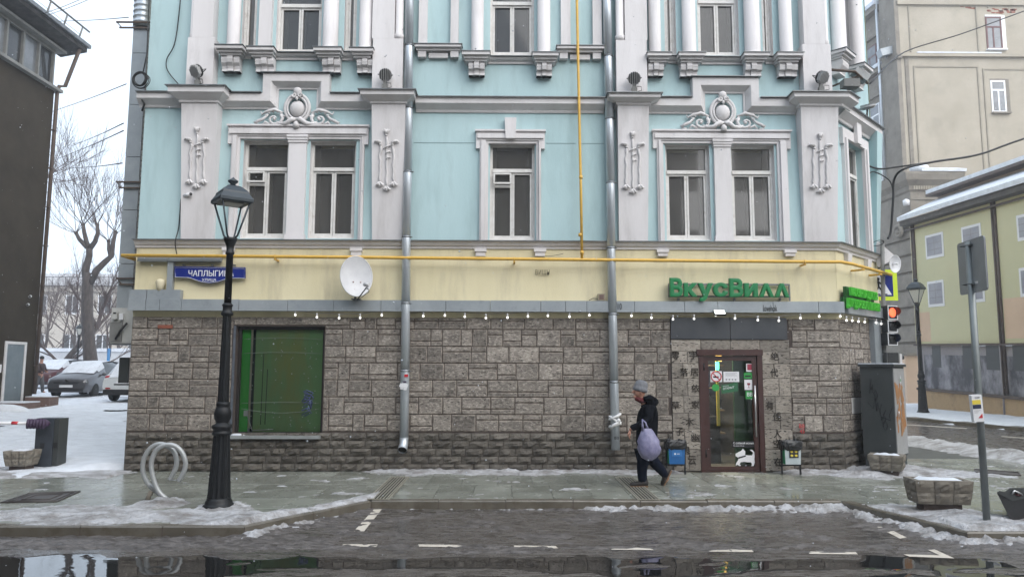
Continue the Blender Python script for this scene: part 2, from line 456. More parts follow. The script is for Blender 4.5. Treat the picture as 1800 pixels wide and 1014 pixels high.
    def sweepE(s, prof, path, Y, closed=False):
        """prof: (d, out); path: elevation points (x, z); d is measured to the left of the path"""
        n = len(prof); k = len(path); vs = []
        P = [Vector((p[0], p[1])) for p in path]
        def nrm(a, b):
            d = (b - a).normalized(); return Vector((-d.y, d.x))
        for i in range(k):
            if not closed and i == 0: q = nrm(P[0], P[1])
            elif not closed and i == k - 1: q = nrm(P[-2], P[-1])
            else:
                a = nrm(P[i - 1], P[i]); b = nrm(P[i], P[(i + 1) % k]); q = (a + b).normalized(); q = q / max(.3, q.dot(a))
            for d, o in prof: vs.append((P[i].x + q.x * d, Y - o, P[i].y + q.y * d))
        fs = []
        for i in range(k if closed else k - 1):
            i2 = (i + 1) % k
            for j in range(n - 1):
                fs.append((i * n + j, i2 * n + j, i2 * n + j + 1, i * n + j + 1))
        if not closed: fs += [tuple(range(n)), tuple(range((k - 1) * n, k * n))[::-1]]
        return s.add(vs, fs)
    def build(s, name, mats, parent=None, fix=False):
        me = bpy.data.meshes.new(name)
        base = WLOC[parent.name] if parent is not None else Vector((0, 0, 0))
        me.from_pydata([(x - base.x, y - base.y, z - base.z) for x, y, z in s.v], [], s.f)
        if not isinstance(mats, (list, tuple)): mats = [mats]
        for m in mats: me.materials.append(m)
        if len(mats) > 1: me.polygons.foreach_set('material_index', s.m)
        me.polygons.foreach_set('use_smooth', s.sm)
        if fix:
            b = bmesh.new(); b.from_mesh(me); bmesh.ops.recalc_face_normals(b, faces=b.faces); b.to_mesh(me); b.free()
        me.update()
        o = bpy.data.objects.new(name, me); C.objects.link(o)
        if parent is not None: o.parent = parent
        WLOC[o.name] = base.copy()
        return o

def bx(name, m, parent, x0, x1, y0, y1, z0, z1): return MB().box(x0, x1, y0, y1, z0, z1).build(name, m, parent)
def solo(mb, name, m, label, cat, group=None, kind=None, loc=None):
    """one-mesh top-level thing, its origin at loc"""
    o = mb.build(name, m)
    if loc is not None:
        L = Vector(loc); o.data.transform(Matrix.Translation(-L)); o.location = L; WLOC[o.name] = L
    return setp(o, label, cat, group, kind)
def structure(mb, name, m, kind='structure'):
    o = mb.build(name, m); o['kind'] = kind; return o

def copy_thing(src, loc=None, label=None, rotz=None):
    r = src.copy(); C.objects.link(r)
    if loc is not None: r.location = loc
    if rotz is not None: r.rotation_euler = (0, 0, rotz)
    if label: r['label'] = label
    WLOC[r.name] = Vector(r.location)
    for ch in list(src.children):
        c = ch.copy(); C.objects.link(c); c.parent = r
        for g in list(ch.children):
            d = g.copy(); C.objects.link(d); d.parent = c
    return r

TXT = {}
def text_shape(body, bold=0.0, depth=0.0):
    """letters as geometry: verts normalised to a unit box (u right, v up), plus faces"""
    key = (body, bold, depth)
    if key in TXT: return TXT[key]
    cu = bpy.data.curves.new('lettering', 'FONT'); cu.body = body; cu.size = 1; cu.bevel_depth = bold; cu.bevel_resolution = 0
    cu.resolution_u = 3
    cu.extrude = .5 if depth else 0
    o = bpy.data.objects.new('lettering', cu); C.objects.link(o)
    dg = bpy.context.evaluated_depsgraph_get(); dg.update()
    me = bpy.data.meshes.new_from_object(o.evaluated_get(dg))
    vs = [v.co.copy() for v in me.vertices]; fs = [tuple(p.vertices) for p in me.polygons]
    bpy.data.objects.remove(o); bpy.data.meshes.remove(me); bpy.data.curves.remove(cu)
    if vs:
        x0 = min(v.x for v in vs); x1 = max(v.x for v in vs); y0 = min(v.y for v in vs); y1 = max(v.y for v in vs)
        zm = max(1e-6, max(abs(v.z) for v in vs)) * 2 if depth else 1.
        vs = [((v.x - x0) / (x1 - x0), (v.y - y0) / (y1 - y0), v.z / zm) for v in vs]
    TXT[key] = (vs, fs)
    return TXT[key]
def text_on(mb, body, O, U, V, N, depth=0.0, bold=0.0):
    """puts lettering into mb: O lower left corner, U and V full width and height vectors, N outward normal"""
    vs, fs = text_shape(body, bold, 1.0 if depth else 0.0)
    O, U, V, N = Vector(O), Vector(U), Vector(V), Vector(N)
    mb.add([O + U * u + V * v + N * ((z + .5) * depth if depth else .0) for u, v, z in vs], fs)
    return mb

def clip_poly(poly, a, b, c):
    """keep a*x + b*y + c >= 0"""
    out = []
    for i in range(len(poly)):
        p, q = poly[i], poly[(i + 1) % len(poly)]
        dp = a * p[0] + b * p[1] + c; dq = a * q[0] + b * q[1] + c
        if dp >= 0: out.append(p)
        if (dp >= 0) != (dq >= 0):
            t = dp / (dp - dq); out.append((p[0] + (q[0] - p[0]) * t, p[1] + (q[1] - p[1]) * t))
    return out
def nz(x, y, s=1., o=0.): return mnoise.fractal(Vector((x * s, y * s, o)), 1.0, 2.0, 4)
def sstep(a, b, x):
    t = max(0., min(1., (x - a) / (b - a))); return t * t * (3 - 2 * t)
def heightfield(name, x0, x1, y0, y1, step, hf, m, kind, drop=-.012, stepy=None):
    stepy = stepy or step
    nx = int((x1 - x0) / step) + 1; ny = int((y1 - y0) / stepy) + 1
    mb = MB(); hs = []
    vs = []
    for j in range(ny):
        for i in range(nx):
            x = x0 + i * step; y = y0 + j * stepy
            z, h = hf(x, y)
            hs.append(h); vs.append((x, y, z + h))
    fs = []; used = {}
    for j in range(ny - 1):
        for i in range(nx - 1):
            q = (j * nx + i, j * nx + i + 1, (j + 1) * nx + i + 1, (j + 1) * nx + i)
            if max(hs[k] for k in q) > drop: fs.append(q)
    remap = {}; nv = []
    for f in fs:
        for k in f:
            if k not in remap: remap[k] = len(nv); nv.append(vs[k])
    mb.add(nv, [tuple(remap[k] for k in f) for f in fs], True)
    return structure(mb, name, m, kind)
def seg_dist(x, y, pts):
    best = 1e9
    for (ax, ay), (bx_, by) in zip(pts, pts[1:]):
        dx, dy = bx_ - ax, by - ay; L = dx * dx + dy * dy
        t = max(0, min(1, ((x - ax) * dx + (y - ay) * dy) / L)) if L else 0
        d = math.hypot(x - ax - dx * t, y - ay - dy * t)
        if d < best: best = d
    return best

# ================================================================== GROUND
def g2(px, py, z=0.0):
    p = onZ(px, py, z); return (p.x, p.y)
kl = g2(430, 925); k2 = g2(660, 872); k3 = g2(1500, 889); k4 = g2(1700, 935)
YK = (k2[1] + k3[1]) / 2                     # kerb line of the parking bay
YL = kl[1]                                   # kerb line left of the bay
YR = k4[1]
KB = [(-40, YL), (kl[0], YL), (k2[0], YK), (k3[0], YK), (k4[0], YR), (k4[0] + 2.2, YR), (k4[0] + 4.4, YR + .05), (k4[0] + 5.3, YR + .8),
      (11.2, YR + 2.4), (11.3, 16), (10.9, 22), (10.6, 60)]
ZR = -.12                                    # road level
ROADSHEET = MB().add([(-125, -40, -.2), (125, -40, -.2), (125, 115, -.2), (-125, 115, -.2)], [(0, 1, 2, 3)])
structure(ROADSHEET, 'ground', SNOWD)
road = structure(MB().add([(-80, 1.4, ZR), (90, 1.4, ZR), (90, 11.8, ZR), (20, 11.8, ZR), (18.6, 70, ZR), (10, 70, ZR), (10, 11.8, ZR), (-80, 11.8, ZR)],
                          [(0, 1, 2, 3, 4, 5, 6, 7)]), 'road', ROAD)
opp = structure(MB().box(-80, 90, -3.6, 1.4, -.2, 0), 'opposite_pavement', SLAB)

pv = KB + [(10.6, 60), (7.9, 60), (7.9, 14.35), (-7.4, 14.35), (-7.4, 14.45), (-40, 14.45)]
n = len(pv)
pavement = structure(MB().add([(x, y, -.014) for x, y in pv], [tuple(range(n))]), 'pavement', mat('pavement_bed', (.05, .05, .043), (.08, .08, .07), .5, 5))
# kerbstones
kerb = structure(MB().add([(x, y, z) for x, y in KB for z in (-.2, -.018)],
                          [(2 * i, 2 * i + 2, 2 * i + 3, 2 * i + 1) for i in range(len(KB) - 1)]), 'kerb', JOINT)
stones = 0
for (ax, ay), (bx_, by) in zip(KB, KB[1:]):
    L = math.hypot(bx_ - ax, by - ay); dx, dy = (bx_ - ax) / L, (by - ay) / L
    cnt = max(1, round(L / 1.0))
    for i in range(cnt):
        s0, s1 = L * i / cnt + .006, L * (i + 1) / cnt - .006
        x, y = ax + dx * s0, ay + dy * s0
        if x < -13 or y > 26 or (x > 9 and y < 8): continue
        M = Matrix.Translation((x, y, R.uniform(-.004, .004))) @ Matrix.Rotation(math.atan2(dy, dx), 4, 'Z')
        b = MB()
        l = s1 - s0
        b.add([M @ Vector(p) for p in [(0, -.005, -.2), (l, -.005, -.2), (l, .16, -.2), (0, .16, -.2), (0, .0, -.014), (l, .0, -.014), (l, .16, .004), (0, .16, .004),
                                       (0, .014, .004), (l, .014, .004)]],
              [(0, 1, 5, 4), (4, 5, 9, 8), (8, 9, 6, 7), (1, 2, 6, 9, 5), (2, 3, 7, 6), (3, 0, 4, 8, 7)])
        b.build('kerbstone', KERB, kerb)
# slabs
def slab(poly):
    if len(poly) < 3: return
    cx = sum(p[0] for p in poly) / len(poly); cy = sum(p[1] for p in poly) / len(poly)
    tx, ty, tz = R.uniform(-.002, .002), R.uniform(-.002, .002), R.uniform(-.0015, .0015)
    n = len(poly)
    def inset(p, k):
        d = math.hypot(p[0] - cx, p[1] - cy); return (p[0] + (cx - p[0]) * k / d, p[1] + (cy - p[1]) * k / d)
    o = [inset(p, .006) for p in poly]; t = [inset(p, .014) for p in poly]
    z = lambda p: tz + tx * (p[0] - cx) + ty * (p[1] - cy)
    vs = [(p[0], p[1], -.03) for p in o] + [(p[0], p[1], z(p) - .005) for p in o] + [(p[0], p[1], z(p)) for p in t]
    fs = [tuple(range(2 * n, 3 * n))]
    for i in range(n):
        j = (i + 1) % n
        fs += [(i, j, n + j, n + i), (n + i, n + j, 2 * n + j, 2 * n + i)]
    MB().add(vs, fs).build('paving_slab', SLAB, pavement)
YB = YK + .17
rows = [(YB, YB + 1.38), (YB + 1.38, 14.18)]
for ri, (y0, y1) in enumerate(rows):
    x = -13 + (.3 if ri else 0)
    while x < 10.9:
        wd = R.choice([.58, .6, .62, .6])
        if not (x + wd > 6.25 and y0 > YB + .5 and False):
            slab([(x, y0), (x + wd, y0), (x + wd, y1), (x, y1)])
        x += wd
def diag(p, q, sgn):   # half plane coefficients
    a, b = -(q[1] - p[1]), q[0] - p[0]; c = -(a * p[0] + b * p[1]); L = math.hypot(a, b)
    return a / L * sgn, b / L * sgn, c / L * sgn - .165
cL = diag(kl, k2, 1); cR = diag(k3, k4, 1)
for (y0, y1) in [(YL + .165, YL + 1.2), (YL + 1.2, YB)]:
    x = -13
    while x < k2[0]:
        wd = R.choice([.88, .92, .9])
        q = clip_poly([(x, y0), (x + wd, y0), (x + wd, y1), (x, y1)], *cL)
        if len(q) > 2: slab(q)
        x += wd
for (y0, y1) in [(YR + .17, YR + 1.15), (YR + 1.15, YB)]:
    x = k3[0] - .2
    while x < 10.6:
        wd = R.choice([.88, .92, .9])
        q = clip_poly([(x, y0), (x + wd, y0), (x + wd, y1), (x, y1)], *cR)
        if len(q) > 2: slab(q)
        x += wd
for (y0, y1) in [(14.18, 15.3), (15.3, 16.4)]:
    x = 8.0
    while x < 10.9:
        slab([(x, y0), (x + .9, y0), (x + .9, y1), (x, y1)]); x += .9

# road paint
def paint(*pts):
    q = [g2(px, py, ZR + .004) for px, py in pts]
    MB().add([(x, y, ZR + .004) for x, y in q], [tuple(range(len(q)))]).build('line_marking', PAINTL, road, fix=True)
paint((600, 959), (604, 955.5), (664, 956), (662, 960.5))
for a, b, y in [(735, 815, 958), (903, 981, 960), (1073, 1149, 963), (1245, 1325, 966.5), (1421, 1508, 970.5)]:
    paint((a, y - 2), (b - 4, y - 1.2), (b, y + 3), (a + 2, y + 2.2))
paint((1588, 973.5), (1652, 975), (1678, 980.5), (1599, 977.5))
paint((1625, 963), (1641, 964), (1678, 980.5), (1652, 975))
paint((663, 888), (676, 888.5), (640, 933), (622, 933))
paint((1489, 901), (1496, 901), (1526, 917), (1519, 917)); paint((1533, 921), (1545, 920), (1594, 944), (1582, 946))
for q in [((1592, 745.5), (1700, 752), (1700, 753.2), (1592, 746.5)), ((1760, 766), (1800, 769), (1800, 770), (1760, 767)), ((1592, 772), (1680, 780), (1680, 781.5), (1592, 773.2))]:
    paint(*q)

# puddle
def pud(x, y):
    e = nz(x, y, .9, 3.) * .35
    a = sstep(6.3, 6.5, y) if x < -3.4 else sstep(7.30 + e, 7.52 + e, y)
    top = 8.50 + e * .8 - (.0 if x < -2.2 else .1)
    m = min(a, 1 - sstep(top - .12, top, y))
    m = min(m, 1 - sstep(5.2, 5.5, x))
    if x > -3.6: m = min(m, sstep(-.12, .06, nz(x * .55, y * 2.2, 1.1, 21.) + .28 * (1 - abs(y - 8.0) / .45) + .05 * nz(x, y, 9., 2.)))
    return ZR, -.006 + .009 * m
puddle = heightfield('puddle', -9, 6.2, 6.2, 8.8, .05, pud, WATER, 'structure', drop=-.004)

# slush on the road
flat = [k2, (k3[0], YK)]
dR = [k3, k4, KB[5], KB[6]]
dL = [kl, k2]
def slushf(x, y):
    n1 = nz(x, y * 1.6, 1.3, 7.); n2 = nz(x * .6, y * 2.2, 3.2, 1.) + .8 * nz(x * .8, y * 1.5, 12., 2.)
    h = -.03
    d = seg_dist(x, y, flat); h = max(h, .05 * (1 - d / .55) + .03 * n2 + .022 * n1 - .024)
    d = seg_dist(x, y, dR); h = max(h, .05 * (1 - d / .5) + .03 * n2 + .015 * n1 - .018)
    d = seg_dist(x, y, dL); h = max(h, .05 * (1 - d / .5) + .03 * n2 - .015)
    if x < kl[0] + 1.2:
        t = (YL - y)
        h = max(h, .045 * (1 - abs(t - .35) / .42) + .025 * n2 + .012 * n1 - .012)
    rd = 8.72 + .12 * nz(x, 0, .45, 2.)
    if -3 < x < 6.3: h = max(h, .028 * (1 - abs(y - rd) / .16) + .03 * n2 - .016)
    h = max(h, .04 * n1 + .02 * n2 - .012 - (.03 if y < 8.5 else 0))
    if y < 7.45: h = max(h, .035 * n2 + .02 * n1 - .010) if x > -3.6 else h
    return ZR, min(h, .09)
def kerbsnow(x, y):
    n2 = nz(x * .8, y * 1.4, 4., 5.) + .8 * nz(x, y, 12., 9.)
    d = seg_dist(x, y, flat); h = .085 * (1 - d / .24) + .05 * n2 + .03 * nz(x, 0, .9, 4.) + .008
    d = seg_dist(x, y, dR); h = max(h, .08 * (1 - d / .24) + .05 * n2 - .016)
    d = seg_dist(x, y, dL); h = max(h, .07 * (1 - d / .22) + .05 * n2 - .012)
    return ZR, min(h, .1)
heightfield('kerbside_snow', -5.5, 8.5, YR - .6, YK + .02, .04, kerbsnow, SNOWD, 'stuff', drop=-.004)
heightfield('slush', -11, 8.5, 6.4, YK + .02, .045, slushf, SLUSH, 'stuff', drop=-.006)

# snow lying on the pavement
bs = g2(285, 885); lb = g2(392, 893)
def snowp(x, y):
    n1 = nz(x, y * 1.5, 1.1, 4.); n2 = nz(x, y, 4., 9.) + .7 * nz(x, y, 13., 3.)
    h = -.05
    if x < k2[0]:                                     # strip along the left kerb
        a = (x + 40)
        wid = 1.32 - .55 * sstep(kl[0] - 1.2, kl[0] + .4, x)
        yk = YL if x < kl[0] else YL + (YK - YL) * (x - kl[0]) / (k2[0] - kl[0])
        t = (y - yk) / wid
        h = max(h, .055 * (1 - abs(t - .42) * 1.75) + .045 * n1 + .02 * n2 - .008)
    for (cx, cy), r, k in ((bs, .38, .10), (lb, .40, .08)):
        d = math.hypot(x - cx, y - cy); h = max(h, k * (1 - d / r) + .04 * n2)
    if x < -7.0: h = max(h, .05 * sstep(12.6, 13.6, y + .5 * n1) + .03 * n1 - .03)
    # along the foot of the wall
    if -7.4 < x < 6.7 and y > 12.8:
        k = sstep(-3.2, -2.2, x) * (1 - .8 * sstep(2.9, 3.6, x)) + .95 * sstep(4.9, 5.5, x)
        k = max(k, .12)
        h = max(h, .065 * k * (1 - (14.2 - y) / (.42 + .3 * n1)) + .02 * n2 - .012 - .02 * (1 - k))
    # round the corner planters
    for cx, cy, r, k in ((7.35, 14.35, 1.25, .15), (6.6, 13.9, .8, .10), (8.3, 14.0, .9, .05), (6.0, 9.9, .95, .08), (7.0, 9.5, .9, .08), (5.3, 10.3, .8, .045)):
        d = math.hypot(x - cx, (y - cy) * 1.4); h = max(h, k * (1 - d / r) + .035 * n1 + .015 * n2 - .006)
    if x > k3[0] + .6:
        d = seg_dist(x, y, [k3, k4, KB[5], KB[6]]); h = max(h, .08 * (1 - d / (.75 + .35 * n1)) + .02 * n2 - .01)
    h = max(h, .04 * nz(x * .5, y * 1.3, 1.8, 14.) + .020 * n2 - .026)           # thin wind-blown patches
    return 0., min(h, .16)
def kerb_y(x):
    for (ax, ay), (bx_, by) in zip(KB, KB[1:8]):
        if ax <= x <= bx_: return ay + (by - ay) * (x - ax) / (bx_ - ax), math.hypot(bx_ - ax, by - ay) / (bx_ - ax)
    return YR, 1.
def snowk(x, y):
    if y > 14.22 and -7.45 < x < 6.3 + (y - 14.2): return 0., -.1
    ky, c = kerb_y(x); e = (y - ky) / c
    if e < .0: return 0., -.1
    z, h = snowp(x, y)
    return z, min(h, (e - .075) * .9)
heightfield('pavement_snow', -12.5, 10.4, min(YL, YR) - .03, 15.9, .045, snowk, SNOWD, 'structure')
# the snowed-up yard on the left
def yard(x, y):
    z = .03 * max(0, y - 14.5)
    return z, .05 + .10 * nz(x, y, .35, 2.) + .05 * nz(x, y * .5, 1.4, 5.) - .26 * (1 - sstep(12.0, 13.7, y + .4 * nz(x, 0, .8, 6.))) - (.3 * sstep(-8.6, -6.9, x + .3 * nz(0, y, 1.5, 3.)) if y < 14.3 else 0)
heightfield('yard_snow', -32, -6.4, 11.0, 34, .12, yard, SNOW, 'structure')
heightfield('far_yard_snow', -80, -7.5, 33.9, 110, 1.2, lambda x, y: (.03 * (min(y, 60) - 14.5), .05 + .1 * nz(x, y, .2, 1.)), SNOW, 'structure')
# bank along the side street, and the far pavement of the side street
def bank(x, y):
    d = seg_dist(x, y, KB[8:]); n2 = nz(x, y, 2.2, 6.)
    return 0., .17 * (1 - d / .75) + .07 * n2 - .02
heightfield('roadside_snow_bank', 9.2, 12.6, YR + 2.5, 30, .09, bank, SNOWD, 'structure')
fk0 = g2(1592, 733); fk1 = g2(1810, 752.5)
wa = g2(1612, 709); wb = g2(1810, 735.5)
dirk = Vector((fk0[0] - fk1[0], fk0[1] - fk1[1])); dirk.normalize()
fk2 = (fk0[0] + dirk.x * 40, fk0[1] + dirk.y * 40); fkm = (fk1[0] - dirk.x * 14, fk1[1] - dirk.y * 14)
dirw = Vector((wa[0] - wb[0], wa[1] - wb[1])).normalized()
wm = (wb[0] - dirw.x * 14, wb[1] - dirw.y * 14); wf = (wa[0] + dirw.x * 30, wa[1] + dirw.y * 30)
fp = MB()
fp.add([(fkm[0], fkm[1], 0), (fk2[0], fk2[1], 0), (wf[0] + 6, wf[1], 0), (wm[0] + 6, wm[1], 0), (fkm[0], fkm[1], -.2), (fk2[0], fk2[1], -.2)], [(0, 3, 2, 1), (0, 1, 5, 4)])
structure(fp, 'far_pavement', KERB)
heightfield('far_pavement_snow', 15, 30, 12, 60, .45, lambda x, y: (0., .06 + .03 * nz(x, y, .9, 2.)) if (x - fkm[0]) * dirk.y - (y - fkm[1]) * dirk.x > .25 else (0., -.2), SNOW, 'structure')

# drain grates across the pavement
def drain(px, py, lab):
    p = onZ(px, py)
    g = thing('drain_grate', lab, 'drain grate', (p.x, YK + .05, .004), 'drain grates across the pavement')
    y0, y1 = YK + .05, YK + 2.35
    bx('drain_channel', PIT, g, p.x - .15, p.x + .15, y0, y1, .002, .006)
    fr = MB()
    for a, b in ((-.165, -.145), (.145, .165)): fr.box(p.x + a, p.x + b, y0, y1, .002, .018)
    fr.box(p.x - .144, p.x + .144, y0, y0 + .02, .002, .018); fr.box(p.x - .144, p.x + .144, y1 - .02, y1, .002, .018)
    fr.build('grate_frame', GRATE, g)
    for i in range(6):
        x = p.x - .12 + .048 * i
        bx('grate_bar', GRATE, g, x - .0085, x + .0085, y0 + .022, y1 - .022, .006, .016)
    return g
drain(690, 852, 'iron drain grate in the pavement under the left zinc drainpipe')
drain(1122, 862, 'iron drain grate in the pavement under the walking person')
# square manhole at the far left
mh = thing('manhole_cover', 'dark square iron manhole cover in the wet pavement at the left', 'manhole', (*g2(75, 872), .003))
q = [g2(0, 884), g2(100, 882), g2(142, 864), g2(52, 867)]
MB().add([(x, y, .004) for x, y in q], [(0, 1, 2, 3)]).build('cover_plate', IRONB, mh, fix=True)
c0 = (sum(p[0] for p in q) / 4, sum(p[1] for p in q) / 4)
rim = MB()
for k in (.98, .8, .5):
    pts = [(c0[0] + (p[0] - c0[0]) * k, c0[1] + (p[1] - c0[1]) * k, .007) for p in q]
    rim.tube(pts, .012, 5, closed=True)
rim.build('cover_rim', IRONB, mh)
m2 = thing('manhole_cover', 'flat brown rusty cover in the pavement behind the right sign pole', 'manhole', (*g2(1750, 830), .003))
q = [g2(1713, 825), g2(1790, 831), g2(1794, 836), g2(1716, 831)]
MB().add([(x, y, .006) for x, y in q], [(0, 1, 2, 3)]).build('cover_plate', IRONB, m2, fix=True)
rim = MB(); rim.tube([(x, y, .010) for x, y in q], .015, 5, closed=True); rim.build('cover_rim', IRONB, m2)

# ================================================================== THE CORNER BUILDING
XL = fX(229, 620); XR = fX(1481, 700)
B = thing('corner_building', 'pale blue and white stucco corner building with grey stone ground floor', 'building', ((XL + XR) / 2, F, 0))
CS = math.cos(rad(45))
CW = 2.35                                     # width of the cut-off corner
def ch(u, out, z): return Vector((XR + u * CS + out * CS, F + u * CS - out * CS, z))
def pch(px, py, out=0.0):
    d = ray(px, py)
    n = Vector((CS, -CS, 0)); o = ch(0, out, 0)
    t = (o - CO).dot(n) / d.dot(n); p = CO + d * t
    return ((p.x - o.x) * CS + (p.y - o.y) * CS, p.z)
XE, YE = XR + CW * CS, F + CW * CS
ZT = 13.2                                     # parapet
zS0 = fZ(850, 558)                            # top of the stone
zB0 = fZ(850, 426)                            # bottom of the blue wall
zP = fZ(850, 761)                             # top of the rock-faced plinth
def wall_cells(name, m, x0, x1, z0, z1, holes, Y, deep=.22, parent=B):
    xs = sorted({x0, x1, *[h[0] for h in holes], *[h[1] for h in holes]})
    zs = sorted({z0, z1, *[min(max(h[2], z0), z1) for h in holes], *[min(max(h[3], z0), z1) for h in holes]})
    mb = MB()
    for a, b in zip(xs, xs[1:]):
        for c, d in zip(zs, zs[1:]):
            mx, mz = (a + b) / 2, (c + d) / 2
            if any(h[0] < mx < h[1] and h[2] < mz < h[3] for h in holes): continue
            mb.add([(a, Y, c), (b, Y, c), (b, Y, d), (a, Y, d)], [(0, 1, 2, 3)])
    mb.mi = 1
    for a, b, c, d in holes:
        c, d = max(c, z0), min(d, z1)
        mb.add([(a, Y, c), (a, Y, d), (a, Y + deep, d), (a, Y + deep, c)], [(0, 1, 2, 3)])
        mb.add([(b, Y, c), (b, Y, d), (b, Y + deep, d), (b, Y + deep, c)], [(3, 2, 1, 0)])
        mb.add([(a, Y, d), (b, Y, d), (b, Y + deep, d), (a, Y + deep, d)], [(0, 1, 2, 3)])
        mb.add([(a, Y, c), (b, Y, c), (b, Y + deep, c), (a, Y + deep, c)], [(3, 2, 1, 0)])
    return mb.build(name, [m, WHITE if m is BLUE else m], parent)

# --- openings (photo position -> metres on the facade)
def op(x0, y0, x1, y1):
    ym = (y0 + y1) / 2
    return (fX(x0, ym), fX(x1, ym), fZ((x0 + x1) / 2, y1), fZ((x0 + x1) / 2, y0))
win1 = [op(425, 246, 504, 419), op(543, 247, 624, 419), op(861, 251, 940, 423), op(1171, 254, 1249, 422), op(1287, 254, 1364, 423)]
win2 = [op(428, -130, 453, 88), op(488, -130, 567, 92), op(607, -130, 628, 90), op(862, -130, 939, 97),
        op(1167, -130, 1187, 97), op(1225, -130, 1297, 97), op(1338, -130, 1356, 97)]
shop = op(411, 573, 568, 766)
door = op(1230, 616, 1342, 834); door = (door[0], door[1], 0, door[3])
YW = F + .02
wall_cells('wall', BLUE, XL, XR, zB0, ZT, win1 + win2, YW)
wall_cells('wall', YELLOW, XL, XR, zS0 - .02, zB0, [], YW - .005)
wall_cells('wall', JOINT, XL, XR, 0, zS0 - .02, [shop, door], F + .014, .3)
# chamfer, side walls, roof
cwin = [pch(1489, 330), pch(1519, 330)]
u0, u1 = cwin[0][0], cwin[1][0]
cz0, cz1 = pch(1504, 437)[1], pch(1504, 256)[1]
def chw(name, m, z0, z1, holes, out):
    us = sorted({0, CW, *[h[0] for h in holes], *[h[1] for h in holes]}); zs = sorted({z0, z1, *[h[2] for h in holes], *[h[3] for h in holes]})
    mb = MB()
    for a, b in zip(us, us[1:]):
        for c, d in zip(zs, zs[1:]):
            if any(h[0] < (a + b) / 2 < h[1] and h[2] < (c + d) / 2 < h[3] for h in holes): continue
            mb.add([ch(a, out, c), ch(b, out, c), ch(b, out, d), ch(a, out, d)], [(0, 1, 2, 3)])
    for a, b, c, d in holes:
        for p, q in (((a, c), (a, d)), ((b, d), (b, c)), ((a, d), (b, d)), ((b, c), (a, c))):
            mb.add([ch(p[0], out, p[1]), ch(q[0], out, q[1]), ch(q[0], out - .22, q[1]), ch(p[0], out - .22, p[1])], [(0, 1, 2, 3)])
    return mb.build(name, m, B)
chw('wall', BLUE, zB0, ZT, [(u0, u1, cz0, cz1)], -.02)
chw('wall', YELLOW, zS0 - .02, zB0, [], -.015)
chw('wall', JOINT, 0, zS0 - .02, [], -.014)
sw = MB()
sw.add([(XL, YW, 0), (XL, YW, ZT), (XL, 40, ZT), (XL, 40, 0)], [(0, 1, 2, 3)])
sw.add([(XE, YE, 0), (XE, YE, ZT), (XE, 40, ZT), (XE, 40, 0)], [(3, 2, 1, 0)])
sw.build('wall', YELLOW, B)
MB().add([(XL - .4, F - .5, ZT), (XR + .2, F - .5, ZT), (XE + .5, YE, ZT), (XE + .5, 40, ZT), (XL - .4, 40, ZT), (0, 27, ZT + 3)],
         [(0, 1, 5), (1, 2, 5), (2, 3, 5), (3, 4, 5), (4, 0, 5), (4, 3, 2, 1, 0)]).build('roof', ROOFT, B)

# --- stone blocks
def tile(mb, P, a, b, z0, z1, proud, g=.0075, mrg=.016):
    """block with a worn, bevelled margin; P(u, out, z) -> point"""
    a, b, z0, z1 = a + g, b - g, z0 + g, z1 - g
    if b - a < .04 or z1 - z0 < .03: return False
    q = [(a, z0), (b, z0), (b, z1), (a, z1)]; r = [(a + mrg, z0 + mrg), (b - mrg, z0 + mrg), (b - mrg, z1 - mrg), (a + mrg, z1 - mrg)]
    vs = [P(u, -.04, z) for u, z in q] + [P(u, proud - .006, z) for u, z in q] + [P(u, proud, z) for u, z in r]
    mb.mi = 0; mb.add(vs, [(8, 9, 10, 11)])
    mb.mi = 1
    for i in range(4):
        j = (i + 1) % 4
        mb.add([vs[4 + i], vs[4 + j], vs[8 + j], vs[8 + i]], [(0, 1, 2, 3)])
        mb.mi = 2; mb.add([vs[i], vs[j], vs[4 + j], vs[4 + i]], [(0, 1, 2, 3)]); mb.mi = 1
    mb.mi = 0
    return True
Pf = lambda u, out, z: Vector((u, F - out, z))
cour = [fZ(850, y) for y in (758.5, 728.3, 698, 668, 638.3, 609, 579)] + [zS0]
dsx0, dsx1 = fX(1181, 690), fX(1390, 690)       # entrance surround
doorz = fZ(1290, 558.5)
ntile = 0
def split_z(z0, z1, k):
    h = z1 - z0
    return [[(z0, z1)], [(z0, z0 + h * .31), (z0 + h * .31, z1)], [(z0, z0 + h * .68), (z0 + h * .68, z1)]][k]
last = 0
STILE = []
for ci in range(7):
    z0, z1 = cour[ci], cour[ci + 1]
    x = XL + .003 - R.uniform(0, .1) * (ci % 2)
    blocks = []
    while x < XR - .02:
        wd = R.choice([.22, .29, .36, .43, .46, .55, .58])
        if XR - (x + wd) < .2: wd = XR - x
        blocks.append((max(x, XL), x + wd)); x += wd
    for a, b in blocks:
        k = 0 if (b - a < .26 and R.random() < .6) else R.choice([0, 0, 1, 2, 1, 2]) if b - a > .3 else R.choice([0, 0, 1, 2])
        for c, d in split_z(z0, z1, k):
            segs = [(a, b)]
            for h in ((shop[0] - .05, shop[1] + .01, shop[2], shop[3]), (dsx0, dsx1, 0, 99)):
                if d <= h[2] + .02 or c >= h[3] - .02: continue
                ns = []
                for s, e in segs:
                    if e <= h[0] or s >= h[1]: ns.append((s, e)); continue
                    if s < h[0]: ns.append((s, h[0]))
                    if e > h[1]: ns.append((h[1], e))
                segs = ns
            dd = d; cc = c
            if not segs or True:
                # course cut by the head of the shop window
                if d > shop[3] + .02 > c and a < shop[1] and b > shop[0]: cc_ = shop[3] + .01
            for s, e in segs:
                if e - s > .07: STILE.append((s, e, c, d))
